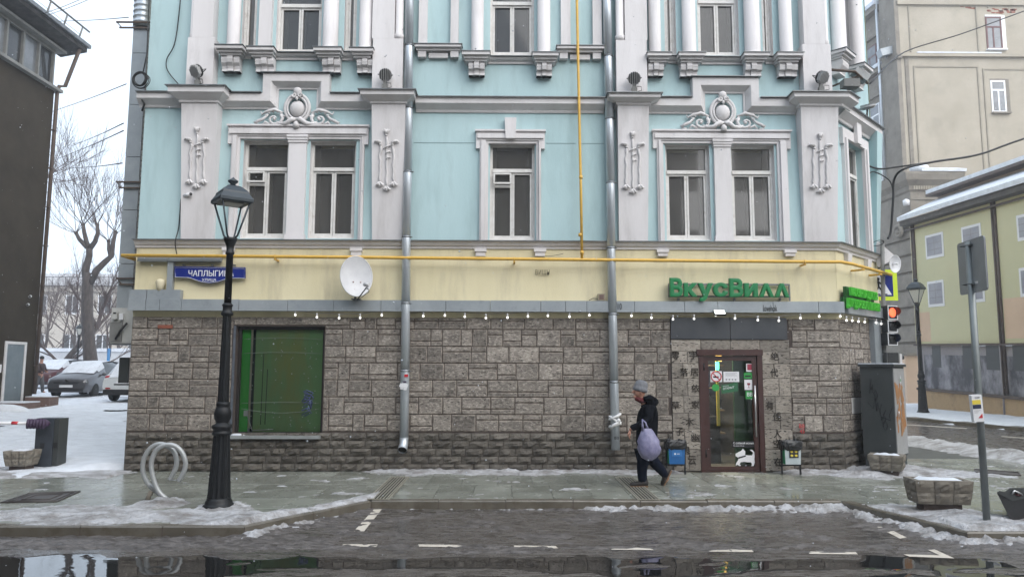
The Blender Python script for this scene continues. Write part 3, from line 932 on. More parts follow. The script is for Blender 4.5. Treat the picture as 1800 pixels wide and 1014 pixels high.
# blocks over the shop window
zhw = shop[3] + .02
x = shop[0] - .05
while x < shop[1]:
    wd = min(R.choice([.36, .43, .5]), shop[1] + .01 - x)
    if shop[1] - x - wd < .15: wd = shop[1] + .01 - x
    STILE.append((x, x + wd, zhw, zS0)); x += wd
STILE = [t for t in STILE if not (t[0] >= shop[0] - .06 and t[1] <= shop[1] + .02 and t[2] < shop[3] - .02 and t[3] > shop[3] + .03)]
CT = []
ccour = cour
for ci in range(7):
    u = 0.0
    while u < CW - .01:
        wd = R.choice([.29, .36, .46, .55])
        if CW - u - wd < .2: wd = CW - u
        for c, d in split_z(ccour[ci], ccour[ci + 1], R.choice([0, 1, 2, 0])):
            CT.append((u, u + wd, c, d, ci))
        u += wd
order = sorted(STILE, key=lambda t: -(t[1] - t[0]) * (t[3] - t[2]))
keep = order[:300 - len(CT)]; rest = order[300 - len(CT):]
for s, e, c, d in keep:
    mb = MB()
    if tile(mb, Pf, s, e, c, d, R.uniform(-.003, .006)): mb.build('stone_block', [STONE, MARGIN, JOINT], B)
mb = MB()
for s, e, c, d in rest: tile(mb, Pf, s, e, c, d, R.uniform(-.003, .006))
if rest: mb.build('small_stone_blocks', [STONE, MARGIN, JOINT], B)['kind'] = 'stuff'
for u, v, c, d, ci in CT:
    mb = MB()
    painted = .45 < u < 1.3 and ci in (0, 1)
    if tile(mb, ch, u, v, c, d, R.uniform(-.003, .006)):
        o = mb.build('stone_block', [WSTONE if painted else STONE, WSTONE if painted else MARGIN, JOINT], B)
        if painted: o['label'] = 'stone block painted over in white'
# rock-faced plinth
def rock(P, a, b, z0, z1):
    mb = MB(); nx = 4; nzz = 3
    a, b, z0, z1 = a + .006, b - .006, z0 + .005, z1 - .005
    vs = []
    tilt = R.uniform(-.01, .02)
    for j in range(nzz + 1):
        for i in range(nx + 1):
            u = a + (b - a) * i / nx; z = z0 + (z1 - z0) * j / nzz
            edge = i in (0, nx) or j in (0, nzz)
            out = .004 if edge else .03 + R.uniform(-.014, .026) + tilt * (i - 2)
            if not edge: u += R.uniform(-.02, .02); z += R.uniform(-.012, .012)
            vs.append(P(u, out, z))
    fs = [(j * (nx + 1) + i, j * (nx + 1) + i + 1, (j + 1) * (nx + 1) + i + 1, (j + 1) * (nx + 1) + i) for j in range(nzz) for i in range(nx)]
    mb.add(vs, fs)
    q = [P(a, .004, z0), P(b, .004, z0), P(b, .004, z1), P(a, .004, z1), P(a, -.04, z0), P(b, -.04, z0), P(b, -.04, z1), P(a, -.04, z1)]
    mb.add(q, [(0, 4, 5, 1), (1, 5, 6, 2), (2, 6, 7, 3), (3, 7, 4, 0)])
    return mb
RK = []
hz = zP / 5
for r in range(5):
    x = XL - (.12 if r % 2 else 0)
    while x < XR - .02:
        wd = R.uniform(.26, .40)
        if XR - x - wd < .2: wd = XR - x
        if not (x + wd > dsx0 and x < dsx1):
            RK.append((Pf, max(x, XL), x + wd, r * hz, (r + 1) * hz))
        elif x < dsx0 - .06: RK.append((Pf, x, dsx0, r * hz, (r + 1) * hz))
        elif x + wd > dsx1 + .06: RK.append((Pf, dsx1, x + wd, r * hz, (r + 1) * hz))
        x += wd
    u = 0.
    while u < CW - .01:
        wd = R.uniform(.26, .4)
        if CW - u - wd < .2: wd = CW - u
        RK.append((ch, u, u + wd, r * hz, (r + 1) * hz)); u += wd
RK.sort(key=lambda t: -(t[2] - t[1]))
for t in RK[:300]: rock(*t).build('rough_stone', ROUGH, B)
if RK[300:]:
    mb = MB()
    for t in RK[300:]: mb.put(rock(*t))
    mb.build('small_rough_stones', ROUGH, B)['kind'] = 'stuff'

# --- grey metal casing ledge (runs round the corner), one panel after another
zc0, zc1 = fZ(850, 547, .16), fZ(850, 528, .16)
def casing(P, a, b, z0, z1, out, name='casing_panel'):
    mb = MB()
    for (o0, o1, za, zb) in ((.0, out, z0, z1),):
        q = [P(a, o0, za), P(b, o0, za), P(b, o1, za), P(a, o1, za), P(a, o0, zb), P(b, o0, zb), P(b, o1, zb), P(a, o1, zb)]
        mb.add(q, [(0, 3, 2, 1), (4, 5, 6, 7), (0, 1, 5, 4), (1, 2, 6, 5), (2, 3, 7, 6), (3, 0, 4, 7)])
    lip = [P(a, out, z0), P(b, out, z0), P(b, out + .012, z0 - .006), P(a, out + .012, z0 - .006), P(a, out, z0 + .012), P(b, out, z0 + .012), P(b, out + .012, z0 + .01), P(a, out + .012, z0 + .01)]
    mb.add(lip, [(0, 3, 2, 1), (4, 5, 6, 7), (2, 3, 7, 6), (0, 1, 2, 3)])
    return mb.build(name, CASING, B, fix=True)
joints = [XL - .02] + [fX(p, 540) for p in (263, 287, 325, 425, 510, 590, 672, 785, 862, 950, 993, 1030, 1113, 1200, 1258, 1354, 1433)] + [XR + .05]
for a, b in zip(joints, joints[1:]): casing(Pf, a + .004, b - .004, zc0, zc1 + R.uniform(-.004, .004), .16 + R.uniform(-.006, .006))
cj = [.07, .55, 1.0, 1.45, 1.9, CW + .05]
for a, b in zip(cj, cj[1:]): casing(ch, a + .004, b - .004, zc0, zc1, .16)
zd0, zd1 = fZ(280, 527, .13), fZ(280, 509, .13)
casing(Pf, XL - .02, fX(263, 518), zd0 + .01, zd1, .13); casing(Pf, fX(264, 518), fX(322, 518), zd0 + .01, zd1, .13)
casing(Pf, XL + .08, fX(299, 455), fZ(280, 459, .1), fZ(280, 451, .1), .10); casing(Pf, fX(300, 455), fX(391, 455), fZ(330, 459, .1), fZ(330, 451, .1), .10)
casing(Pf, fX(297, 490), fX(307, 490), zd1 + .005, fZ(300, 460, .1), .09)
# white vertical casing on the cut corner
uq = [pch(1529, 600)[0], pch(1541, 600)[0]]
casing(ch, uq[0], uq[1], .35, zc0 - .01, .10)

# --- sill course between the yellow and the blue walls
zs1 = fZ(850, 422.5, .12); zs0 = fZ(850, 438, .02)
hs = zs1 - zs0
prof = [(.0, zs0), (.035, zs0 + .01), (.04, zs0 + hs * .3), (.075, zs0 + hs * .45), (.10, zs0 + hs * .75), (.125, zs1 - .02), (.125, zs1 - .005), (0, zs1)]
MB().sweep(prof, [(XL - .02, YW), (XR + .008, YW), (XE, YE + .02)]).build('sill_course', GREYW, B, fix=True)
MB().sweep([(0, zs1 + .002), (.15, zs1 - .012), (.15, zs1 + .004), (0, zs1 + .02)], [(XL - .04, YW), (XR + .008, YW), (XE, YE + .02)]).build('sill_flashing', TIN, B, fix=True)
# small white brackets below the sill course
for px in (403, 627, 845, 949, 1164, 1387):
    x = fX(px, 440); mb = MB()
    mb.box(x - .095, x + .095, F - .07, F + .02, fZ(px, 450, .06), zs0 + .005)
    mb.box(x - .115, x + .115, F - .09, F + .02, zs0 - .055, zs0 + .004)
    mb.build('sill_bracket', WHITE, B)
for u in (pch(1484, 452)[0] + .12, pch(1523, 462)[0]):
    mb = MB(); P = ch
    q = [P(u - .09, -.02, zs0 - .16), P(u + .09, -.02, zs0 - .16), P(u + .09, .06, zs0 - .16), P(u - .09, .06, zs0 - .16), P(u - .11, -.02, zs0), P(u + .11, -.02, zs0), P(u + .11, .08, zs0), P(u - .11, .08, zs0)]
    mb.add(q, [(0, 3, 2, 1), (4, 5, 6, 7), (0, 1, 5, 4), (1, 2, 6, 5), (2, 3, 7, 6), (3, 0, 4, 7)]).build('sill_bracket', WHITE, B)

# --- tapering pilasters of the first floor
zk1 = fZ(850, 192)                               # underside of the main cornice
PO0, PO1 = .05, .27
def pilaster(x0, x1, xw0, xw1):
    mb = MB()
    f = .02
    v = [(x0, YW, zB0 + f), (x1, YW, zB0 + f), (x1, F - PO0, zB0 + f), (x0, F - PO0, zB0 + f), (xw0, YW, zk1 + .02), (xw1, YW, zk1 + .02), (xw1, F - PO1, zk1 + .02), (xw0, F - PO1, zk1 + .02)]
    mb.add(v, [(0, 3, 2, 1), (4, 5, 6, 7), (2, 3, 7, 6), (1, 2, 6, 5), (3, 0, 4, 7)])
    return mb.build('pilaster', WHITE, B, fix=True)
PIL = []
for (a0, a1, b0, b1) in ((318, 376, 318, 381), (654, 708, 653, 712), (1088, 1139, 1086, 1141), (1414, 1467, 1408, 1468)):
    x0, x1 = fX(a0, 410, PO0), fX(a1, 410, PO0)
    w0, w1 = fX(b0, 195, PO1), fX(b1, 195, PO1)
    if a0 == 1414: x1 = XR + .02; w1 = XR + .06
    PIL.append((w0, w1, x0, x1))
    pilaster(x0, x1, w0, w1)
# chamfer end pilaster
mb = MB()
ue0 = pch(1534, 380)[0]
v = [ch(ue0, -.02, zB0), ch(CW, -.02, zB0), ch(CW, .04, zB0), ch(ue0, .04, zB0), ch(ue0, -.02, zk1 + .05), ch(CW + .1, -.02, zk1 + .05), ch(CW + .1, .2, zk1 + .05), ch(ue0 - .05, .2, zk1 + .05)]
mb.add(v, [(0, 3, 2, 1), (4, 5, 6, 7), (2, 3, 7, 6), (1, 2, 6, 5), (3, 0, 4, 7)]).build('pilaster', BLUE, B, fix=True)

# stucco drops on the pilasters: three stems with bell heads and curled feet
def drop(px, topy, boty, k):
    w0, w1, x0, x1 = PIL[k]
    xc = fX(px, (topy + boty) / 2, .18)
    zt, zb = fZ(px, topy, .2), fZ(px, boty, .12)
    def Yat(z): return F - (PO0 + (PO1 - PO0) * (z - zB0) / (zk1 - zB0)) - .008
    h = zt - zb; mb = MB()
    for sgn, top, bot in ((-1, .83, .07), (0, .98, .0), (1, .83, .07)):
        xs = xc + sgn * .135
        pts = []
        for i in range(15):
            t = i / 14; z = zb + h * (bot + .03 + (top - .16 - bot) * t)
            wob = .022 * sgn * math.exp(-((t - .7) / .09) ** 2) + (.006 * math.sin(t * 23 + k))
            pts.append((xs + wob - sgn * .02 * t, Yat(z), z))
        mb.tube(pts, [.022 + .008 * (i % 5 == 2) for i in range(15)], 6)
        z1 = pts[-1][2]; xt = pts[-1][0]
        # bell head: splayed petals
        for a in (-.6, 0, .6):
            mb.tube([(xt, Yat(z1), z1), (xt + a * .03 + sgn * .02, Yat(z1) - .03, z1 + .06), (xt + a * .06 + sgn * .055, Yat(z1) - .035, z1 + .10 - .03 * abs(sgn)), (xt + a * .09 + sgn * .07, Yat(z1) - .02, z1 + .085 - .045 * abs(sgn))],
                    [.018, .028, .026, .012], 6)
        mb.ell((xt, Yat(z1) - .01, z1), .033, .03, .02, 8, 5)
        # curled foot
        z2 = pts[0][2]; xb = pts[0][0]
        for a in (-1, 1):
            mb.tube([(xb, Yat(z2), z2 + .02), (xb + a * .03, Yat(z2) - .03, z2 - .02), (xb + a * .055, Yat(z2) - .03, z2 - .055), (xb + a * .075, Yat(z2) - .015, z2 - .03)], [.018, .024, .022, .010], 6)
        mb.ell((xb, Yat(z2) - .015, z2 - .045), .03, .03, .04, 8, 5)
    # a ribbon round the middle stem
    for i in range(3):
        z = zb + h * (.66 - .09 * i)
        mb.tube([(xc - .07 + .05 * i, Yat(z), z - .03), (xc - .01, Yat(z) - .035, z), (xc + .05, Yat(z) - .02, z + .035), (xc + .075, Yat(z), z + .01)], [.008, .016, .014, .008], 6)
    mb.build('stucco_drop', GREYW, B)
drop(347, 219, 329, 0); drop(680, 223, 333, 1); drop(1112, 227, 338, 2); drop(1441, 230, 337, 3)

# --- window surrounds of the first floor
def surround(px0, px1, y0, y1, ix0, ix1, iy0, ears=True, keystone=None):
    ym = (y0 + y1) / 2
    a0, a1 = fX(px0, ym, .08), fX(px1, ym, .08); b0, b1 = fX(ix0, ym, .08), fX(ix1, ym, .08)
    zt, zi, zb = fZ((px0 + px1) / 2, y0, .08), fZ((px0 + px1) / 2, iy0, .06), zB0 + .02
    e = .075
    mb = MB()
    w = (b0 - a0 - (e if ears else 0)) * .55
    if ears: a0i, a1i = a0 + e, a1 - e
    else: a0i, a1i = a0, a1
    # outer step
    mb.box(a0i, b0 - .045, F - .05, YW, zb, zi); mb.box(b1 + .045, a1i, F - .05, YW, zb, zi)
    mb.box(a0, a1, F - .055, YW, zi + .002, zt)
    if ears:
        mb.box(a0, a0i - .001, F - .054, YW, zi - .16, zi); mb.box(a1i + .001, a1, F - .054, YW, zi - .16, zi)
    # raised roll
    mb.box(a0i + .03, b0 - .05, F - .085, F - .052, zb, zi - .004); mb.box(b1 + .05, a1i - .03, F - .085, F - .052, zb, zi - .004)
    mb.box(a0 + .03, a1 - .03, F - .09, F - .056, zi + .04, zt - .05)
    # top drip
    mb.box(a0 - .02, a1 + .02, F - .10, YW, zt + .001, zt + .035)
    # inner splay
    mb.box(b0 - .044, b0, F - .03, YW, zb, zi); mb.box(b1, b1 + .044, F - .03, YW, zb, zi); mb.box(b0 - .044, b1 + .044, F - .031, YW, zi - .05, zi + .001)
    if keystone:
        k0, k1, ky0, ky1 = keystone
        x0, x1, z1, z0 = fX(k0, 220, .12), fX(k1, 220, .12), fZ(900, ky0, .12), fZ(900, ky1, .12)
        mb.prism([(x0 + .02, z0), (x1 - .02, z0), (x1, z1), (x0, z1)], lambda u, v, w: (u, w, v), F - .13, YW)
    return mb.build('window_surround', WHITE, B)
surround(396, 645, 222, 420, 417, 630, 239)
surround(836, 958, 231, 424, 858, 943, 247, keystone=(887, 908, 207, 243))
surround(1150, 1394, 231, 424, 1168, 1370, 247)
# mullion pilasters between the paired windows
for a, b, y0 in ((505, 536, 237), (1257, 1286, 245)):
    x0, x1 = fX(a, 330, .06), fX(b, 330, .06); zt = fZ((a + b) / 2, y0, .08); mb = MB()
    mb.box(x0, x1, F - .06, YW, zB0 + .14, zt - .15)
    mb.box(x0 - .03, x1 + .03, F - .085, YW, zB0 + .02, zB0 + .07); mb.box(x0 - .02, x1 + .02, F - .075, YW, zB0 + .071, zB0 + .139)
    for i, (o, hh) in enumerate(((.02, .05), (.035, .04), (.05, .05))):
        z = zt - .149 + i * .05
        mb.box(x0 - o * .7, x1 + o * .7, F - .06 - o, YW, z, z + .048)
    mb.build('mullion_pilaster', WHITE, B)

# --- windows
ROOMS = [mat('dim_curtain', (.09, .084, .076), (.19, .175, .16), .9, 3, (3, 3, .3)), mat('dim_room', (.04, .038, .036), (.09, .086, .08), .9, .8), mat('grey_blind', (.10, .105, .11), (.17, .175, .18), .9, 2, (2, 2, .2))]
def window(o, tz=None, vent=None, mids=(.5,), paint_=PAINTW, pane=PANE, top=None, P=Pf, deep=.16, lean=False, nolow=False):
    x0, x1, z0, z1 = o
    fr = MB(); dY = -deep
    def bar(a, b, c, d, o0, o1):
        q = [P(a, dY - o1, c), P(b, dY - o1, c), P(b, dY + o0, c), P(a, dY + o0, c), P(a, dY - o1, d), P(b, dY - o1, d), P(b, dY + o0, d), P(a, dY + o0, d)]
        fr.add(q, [(0, 3, 2, 1), (4, 5, 6, 7), (0, 1, 5, 4), (1, 2, 6, 5), (2, 3, 7, 6), (3, 0, 4, 7)])
    t = .05
    bar(x0, x0 + t, z0, z1, .02, .05); bar(x1 - t, x1, z0, z1, .02, .05); bar(x0 + t, x1 - t, z0, z0 + t + .02, .021, .05); bar(x0 + t, x1 - t, z1 - t, z1, .02, .05)
    bar(x0 - .03, x1 + .03, z0 - .012, z0 + .035, .07, .05)
    if tz: bar(x0 + t, x1 - t, tz - .035, tz + .035, .045, .05)
    f = fr.build('window', paint_, B, fix=True)
    zz = tz - .035 if tz else z1 - t
    xs = [x0 + t] + [x0 + (x1 - x0) * m for m in mids] + [x1 - t]
    def pane_(a, b, c, d, off=0., m=pane):
        MB().add([P(a, dY - .03 + off, c), P(b, dY - .03 + off, c), P(b, dY - .03 + off, d), P(a, dY - .03 + off, d)], [(0, 1, 2, 3)]).build('pane', m, f)
    if tz: pane_(x0 + t, x1 - t, tz + .035, z1 - t, 0, top or pane)
    q = [(x0, z0), (x1, z0), (x1, z1), (x0, z1)]
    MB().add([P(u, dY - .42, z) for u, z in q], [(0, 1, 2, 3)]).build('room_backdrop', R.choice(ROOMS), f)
    inn = MB(); s_ = .075; xm = (x0 + x1) / 2
    for a_, b_, c_, d_ in [(x0, x0 + .05 + s_, z0, z1), (x1 - .05 - s_, x1, z0, z1), (x0 + .05 + s_, x1 - .05 - s_, z0, z0 + .16)] + ([(xm - .05, xm + .05, z0 + .161, (tz or z1))] if mids else []):
        inn.add([P(a_, dY - .19, c_), P(b_, dY - .19, c_), P(b_, dY - .19, d_), P(a_, dY - .19, d_), P(a_, dY - .23, c_), P(b_, dY - .23, c_), P(b_, dY - .23, d_), P(a_, dY - .23, d_)], [(0, 1, 2, 3), (7, 6, 5, 4), (0, 4, 5, 1), (1, 5, 6, 2), (2, 6, 7, 3), (3, 7, 4, 0)])
    inn.build('inner_frame', PAINTW, f)
    for a, b in zip(xs, xs[1:]):
        sm = MB(); s = .042
        def sb(a_, b_, c, d):
            q = [P(a_, dY - .02, c), P(b_, dY - .02, c), P(b_, dY + .012, c), P(a_, dY + .012, c), P(a_, dY - .02, d), P(b_, dY - .02, d), P(b_, dY + .012, d), P(a_, dY + .012, d)]
            sm.add(q, [(0, 3, 2, 1), (4, 5, 6, 7), (0, 1, 5, 4), (1, 2, 6, 5), (2, 3, 7, 6), (3, 0, 4, 7)])
        g = .004
        sb(a + g, a + s, z0 + t + .022, zz - g); sb(b - s, b - g, z0 + t + .022, zz - g); sb(a + s, b - s, z0 + t + .022, z0 + t + .07); sb(a + s, b - s, zz - s, zz - g)
        if vent and abs(a - xs[0]) < .01:
            zv = zz - (zz - z0) * vent
            sb(a + s, b - s, zv - .025, zv + .025)
        sm.build('sash', paint_, f, fix=True)
        pane_(a + s, b - s, z0 + t + .07, zz - s)
    if vent:
        a, b = xs[0], xs[1]; zv = zz - (zz - z0) * vent
        m = MB()                                   # small vent sash standing open
        dx = .12
        for (p, q, c, d) in ((a + .02, a + .05, zv + .03, zz - .03), (b - .05, b - .02, zv + .03, zz - .03)):
            m.box(p, q, F + deep - .12, F + deep - .07, c, d)
        m.box(a + .051, b - .051, F + deep - .119, F + deep - .071, zz - .06, zz - .03); m.box(a + .051, b - .051, F + deep - .12, F + deep - .07, zv + .03, zv + .06)
        m.build('vent_sash', paint_, f)
    return f
tzs = [fZ(850, 300, -.15)] * 2 + [fZ(900, 301, -.15)] + [fZ(1270, 304, -.15)] * 2
for i, o in enumerate(win1):
    window(o, tzs[i], vent=.2 if i in (0, 2) else None, mids=(.5,))
window(win2[0], None, mids=()); window(win2[2], None, mids=(), pane=PANE)
window(win2[1], fZ(530, 12, -.15), mids=(.5,), pane=PANE2)
window(win2[3], fZ(900, 8, -.15), mids=(.5,), pane=PANE2)
window(win2[4], None, mids=()); window(win2[6], None, mids=(), pane=PANE)
window(win2[5], fZ(1260, 5, -.15), mids=(.5,), pane=PANE2)
window((u0, u1, cz0, cz1), cz0 + (cz1 - cz0) * .72, mids=(.5,), P=ch)
# chamfer window surround
mb = MB()
def cbx(a, b, o0, o1, c, d, mb):
    q = [ch(a, o0, c), ch(b, o0, c), ch(b, o1, c), ch(a, o1, c), ch(a, o0, d), ch(b, o0, d), ch(b, o1, d), ch(a, o1, d)]
    mb.add(q, [(0, 3, 2, 1), (4, 5, 6, 7), (0, 1, 5, 4), (1, 2, 6, 5), (2, 3, 7, 6), (3, 0, 4, 7)]); return mb
cbx(u0 - .17, u0, -.02, .05, cz0, cz1, mb); cbx(u1, u1 + .17, -.02, .05, cz0, cz1, mb); cbx(u0 - .17, u1 + .17, -.02, .055, cz1 + .001, cz1 + .2, mb)
cbx(u0 - .24, u0 - .171, -.02, .054, cz1 - .14, cz1 + .2, mb); cbx(u1 + .171, u1 + .24, -.02, .054, cz1 - .14, cz1 + .2, mb)
cbx(u0 - .14, u0 - .05, .051, .085, cz0, cz1 - .01, mb); cbx(u1 + .05, u1 + .14, .051, .085, cz0, cz1 - .01, mb)
cbx((u0 + u1) / 2 - .12, (u0 + u1) / 2 + .12, .056, .13, cz1 - .02, cz1 + .42, mb)
mb.build('window_surround', WHITE, B)

# --- main cornice (between first and second floors)
CP = .17
def corn_run(px0, px1, y_top, x0=None, x1=None):
    """straight run; profile drawn upward from the underside"""
    xm = (px0 + px1) / 2
    zt = fZ(xm, y_top, CP + .02)
    a = x0 if x0 is not None else fX(px0, y_top, CP); b = x1 if x1 is not None else fX(px1, y_top, CP)
    z0 = zt - .27
    prof = [(.0, z0), (.03, z0 + .0), (.045, z0 + .03), (.05, z0 + .045), (CP - .01, z0 + .135), (CP, z0 + .145), (CP, zt - .015), (CP + .015, zt - .01), (0, zt)]
    MB().sweep(prof, [(a, YW), (b, YW)]).build('cornice', GREYW, B, fix=True)
    MB().sweep([(0, zt + .002), (CP + .05, zt - .012), (CP + .05, zt + .004), (0, zt + .035)], [(a - .01, YW), (b + .01, YW)]).build('cornice_flashing', TIN, B, fix=True)
    return zt
zcA = corn_run(232, 318, 160, x0=XL - .1)
corn_run(730, 1063, 169.5)
def cap(k, y_top, wl, wr, corner=False):
    w0, w1, _, _ = PIL[k]
    xm = 900 + (w0 + w1) / 2 * FPX / F
    zt = fZ(xm, y_top, PO1 + .2); z0 = zk1 - .005
    h = zt - z0
    prof = [(.0, z0), (.03, z0 + .005), (.035, z0 + .045), (.06, z0 + .06), (.17, z0 + h * .52), (.19, z0 + h * .56), (.19, zt - .02), (.205, zt - .012), (.0, zt)]
    y = F - PO1
    path = [(w0, YW), (w0, y), (w1, y), (w1, YW)]
    if corner: path = [(w0, YW), (w0, y), (XR + .11, y), (XR + .11 + .3, y + .3)]
    MB().sweep(prof, path).build('pilaster_cap', GREYW, B, fix=True)
    mb = MB().sweep([(0, zt + .002), (.235, zt - .01), (.235, zt + .006), (0, zt + .03)], path)
    mb.add([(p[0], p[1], zt + .025) for p in path], [(0, 1, 2, 3)])
    mb.build('cap_flashing', TIN, B, fix=True)
    return zt
ZCAP = [cap(0, 150, 0, 0), cap(1, 157, 0, 0), cap(2, 163, 0, 0), cap(3, 161, 0, 0, True)]
def frame_cornice(pa, pb, il, ir, iy, by, py_top):
    """cornice that breaks upward into a square frame over the cartouche"""
    x0, x1 = pa, pb
    zb = fZ((il + ir) / 2, by, .03); zi = fZ((il + ir) / 2, iy, .03)
    xl, xr = fX(il, (iy + by) / 2, .03), fX(ir, (iy + by) / 2, .03)
    prof = [(.0, .0), (.0, .035), (.035, .04), (.04, .055), (.11, CP - .01), (.12, CP), (.275, CP), (.28, .0)]
    path = [(x0, zb), (xl, zb), (xl, zi), (xr, zi), (xr, zb), (x1, zb)]
    MB().sweepE(prof, path, YW).build('cornice', GREYW, B, fix=True)
    fl = MB()
    d = .283
    for a, b, z in ((x0, xl - d - .012, zb + d), (xl - d - .03, xr + d + .03, zi + d), (xr + d + .012, x1, zb + d)):
        fl.box(a, b, YW - CP - .05, YW, z, z + .014)
    fl.build('cornice_flashing', TIN, B)
    return xl, xr, zb, zi
w = PIL
fr1 = frame_cornice(w[0][1], w[1][0], 489, 556, 157, 192, 133)
fr2 = frame_cornice(w[2][1], w[3][0], 1240, 1307, 164, 200, 140)
# chamfer cornice
zt = ZCAP[3] - .02
prof = [(.0, zt - .30), (.04, zt - .30), (.05, zt - .25), (.17, zt - .15), (.19, zt - .14), (.19, zt - .02), (.2, zt - .01), (0, zt)]
pth = [(XR + .22, F + .24 - .02), (XE + .06, YE + .08), (XE + .06, YE + 2)]
MB().sweep(prof, pth).build('cornice', GREYW, B, fix=True)
MB().sweep([(0, zt + .002), (.25, zt - .012), (.25, zt + .004), (0, zt + .03)], pth).build('cornice_flashing', TIN, B, fix=True)

# --- cartouches with scrolls
def cartouche(px, y0, y1, fr):
    xl, xr, zb, zi = fr
    xc = fX(px, (y0 + y1) / 2, .08)
    zt = fZ(px, y0, .1); zbt = fZ(px, y1, .1)
    h = zt - zbt; zc = zbt + h * .46
    rx, rz = h * .29, h * .30
    mb = MB()
    for k, (s, r, o) in enumerate(((1.0, .036, .05), (.80, .022, .075))):
        pts = [(xc + rx * s * math.cos(a), F - o, zc + rz * 1.12 * s * math.sin(a)) for a in [2 * math.pi * i / 28 for i in range(28)]]
        mb.tube(pts, r, 7, closed=True)
    mb.ell((xc, F - .02, zc - .01), rx * .66, .11, rz * .70, 18, 10)
    # shell on top
    mb.ell((xc, F - .07, zc + rz * 1.38), .085, .06, .085, 12, 7)
    for s in (-1, 1):
        sp = [(xc + s * (.055 + .045 * math.cos(a) * (1 - i / 16)), F - .11, zc + rz * 1.0 + .05 * math.sin(a) * (1 - i / 16)) for i, a in enumerate([s * j * .75 for j in range(13)])]
        mb.tube(sp, [.022 - .0008 * i for i in range(13)], 6)
    mb.ell((xc, F - .11, zc + rz * .74), .03, .02, .045, 6, 4)
    # lower ribbon and drop
    for s in (-1, 1):
        mb.tube([(xc, F - .1, zc - rz * .95), (xc + s * .09, F - .11, zc - rz * 1.0), (xc + s * .2, F - .09, zc - rz * 1.3), (xc + s * .32, F - .07, zc - rz * 1.32), (xc + s * .40, F - .05, zc - rz * 1.1)],
                [.02, .05, .045, .035, .015], 8)
        mb.tube([(xc + s * .06, F - .1, zc - rz * .8), (xc + s * .12, F - .1, zc - rz * 1.15), (xc + s * .18, F - .06, zc - rz * 1.5)], [.03, .03, .012], 7)
    mb.tube([(xc, F - .06, zc - rz * 1.0), (xc, F - .1, zc - rz * 1.35), (xc, F - .07, zc - rz * 1.62)], [.02, .06, .07], 8)
    c = mb.build('cartouche', GREYW, B)
    z0 = zbt + .02
    for s in (-1, 1):
        m = MB()
        cx, cz = xc + s * .44, z0 + .135
        m.tube([(cx + s * .17 * (1 - .075 * i) * math.cos(i * .62 + 2.4) , F - .05 - .03 * (i % 2) * 0 - .002 * i, cz + .14 * (1 - .075 * i) * math.sin(i * .62 + 2.4)) for i in range(12)],
               [.036 - .0018 * i for i in range(12)], 7)
        m.ell((cx, F - .06, cz), .035, .04, .035, 8, 5)
        # outer leaf with curled tip
        m.tube([(cx - s * .16, F - .05, cz + .13), (cx, F - .07, cz + .19), (cx + s * .16, F - .06, cz + .15), (cx + s * .25, F - .04, cz + .10), (cx + s * .28, F - .04, cz + .16)], [.02, .035, .03, .02, .012], 7)
        m.tube([(cx + s * .13, F - .04, cz + .10), (cx + s * .22, F - .06, cz + .0), (cx + s * .31, F - .06, cz - .04), (cx + s * .385, F - .05, cz - .08), (cx + s * .36, F - .05, cz - .13), (cx + s * .28, F - .04, cz - .12)], [.02, .03, .034, .034, .028, .016], 7)
        m.tube([(cx + s * .06, F - .04, cz - .12), (cx + s * .18, F - .06, cz - .06), (cx + s * .24, F - .05, cz - .13)], [.02, .028, .012], 6)
        for i in range(6):
            a = .5 + i * .45
            m.ell((cx + s * .19 * math.cos(a), F - .05, cz + .16 * math.sin(a)), .03, .03, .028, 6, 4)
        m.build('scroll', GREYW, c)
cartouche(522, 151, 222, fr1); cartouche(1271, 158, 228, fr2)

# --- second floor: corbels, half columns, sills
zsl = fZ(850, 95)
def corbel(sl0, sl1, ys, br0, br1, yb):
    """slab on a double-roll bracket"""
    xs0, xs1 = fX(sl0, ys + 8, .3), fX(sl1, ys + 8, .3)
    xb0, xb1 = fX(br0, yb - 12, .2), fX(br1, yb - 12, .2)
    zt = fZ((sl0 + sl1) / 2, ys, .34); zb = fZ((br0 + br1) / 2, yb, .14)
    mb = MB()
    h = zt - zb
    steps = [(0, .06, .33), (.06, .11, .27), (.11, .15, .22)]
    for i, (a, b, o) in enumerate(steps):
        k = (.33 - o) * .55
        mb.box(xs0 + k, xs1 - k, F - o, YW, zt - b + .001, zt - a)
    # S-shaped bracket of three reeds
    n = 3
    wr = (xb1 - xb0) / n
    sec = [(0.0, zt - .15), (.20, zt - .15), (.225, zt - .22), (.21, zt - .29), (.15, zb + .10), (.135, zb + .05), (.15, zb), (0, zb)]
    for i in range(n):
        a = xb0 + i * wr; s = (.85, 1.0, .85)[i]
        mb.prism([(o * s, z) for o, z in sec], lambda u, v, w: (w, F - u, v), a + .006, a + wr - .006)
    mb.prism([(o * .7, z) for o, z in sec], lambda u, v, w: (w, F - u, v), xb0 + .004, xb1 - .004)
    o = mb.build('corbel', GREYW, B, fix=True)
    bx('corbel_flashing', TIN, B, xs0 - .015, xs1 + .015, F - .35, YW, zt + .002, zt + .016)
    return zt
def column(c0, c1, zt, r=None):
    x0, x1 = fX(c0, 40, .2), fX(c1, 40, .2); xc = (x0 + x1) / 2; r = (x1 - x0) / 2
    mb = MB(); mb.lathe([(r * 1.22, zt + .018), (r * 1.25, zt + .05), (r * 1.05, zt + .075), (r, zt + .09), (r * .97, ZT - .8)], (xc, F - .10, 0), 20)
    mb.build('half_column', WHITE, B)
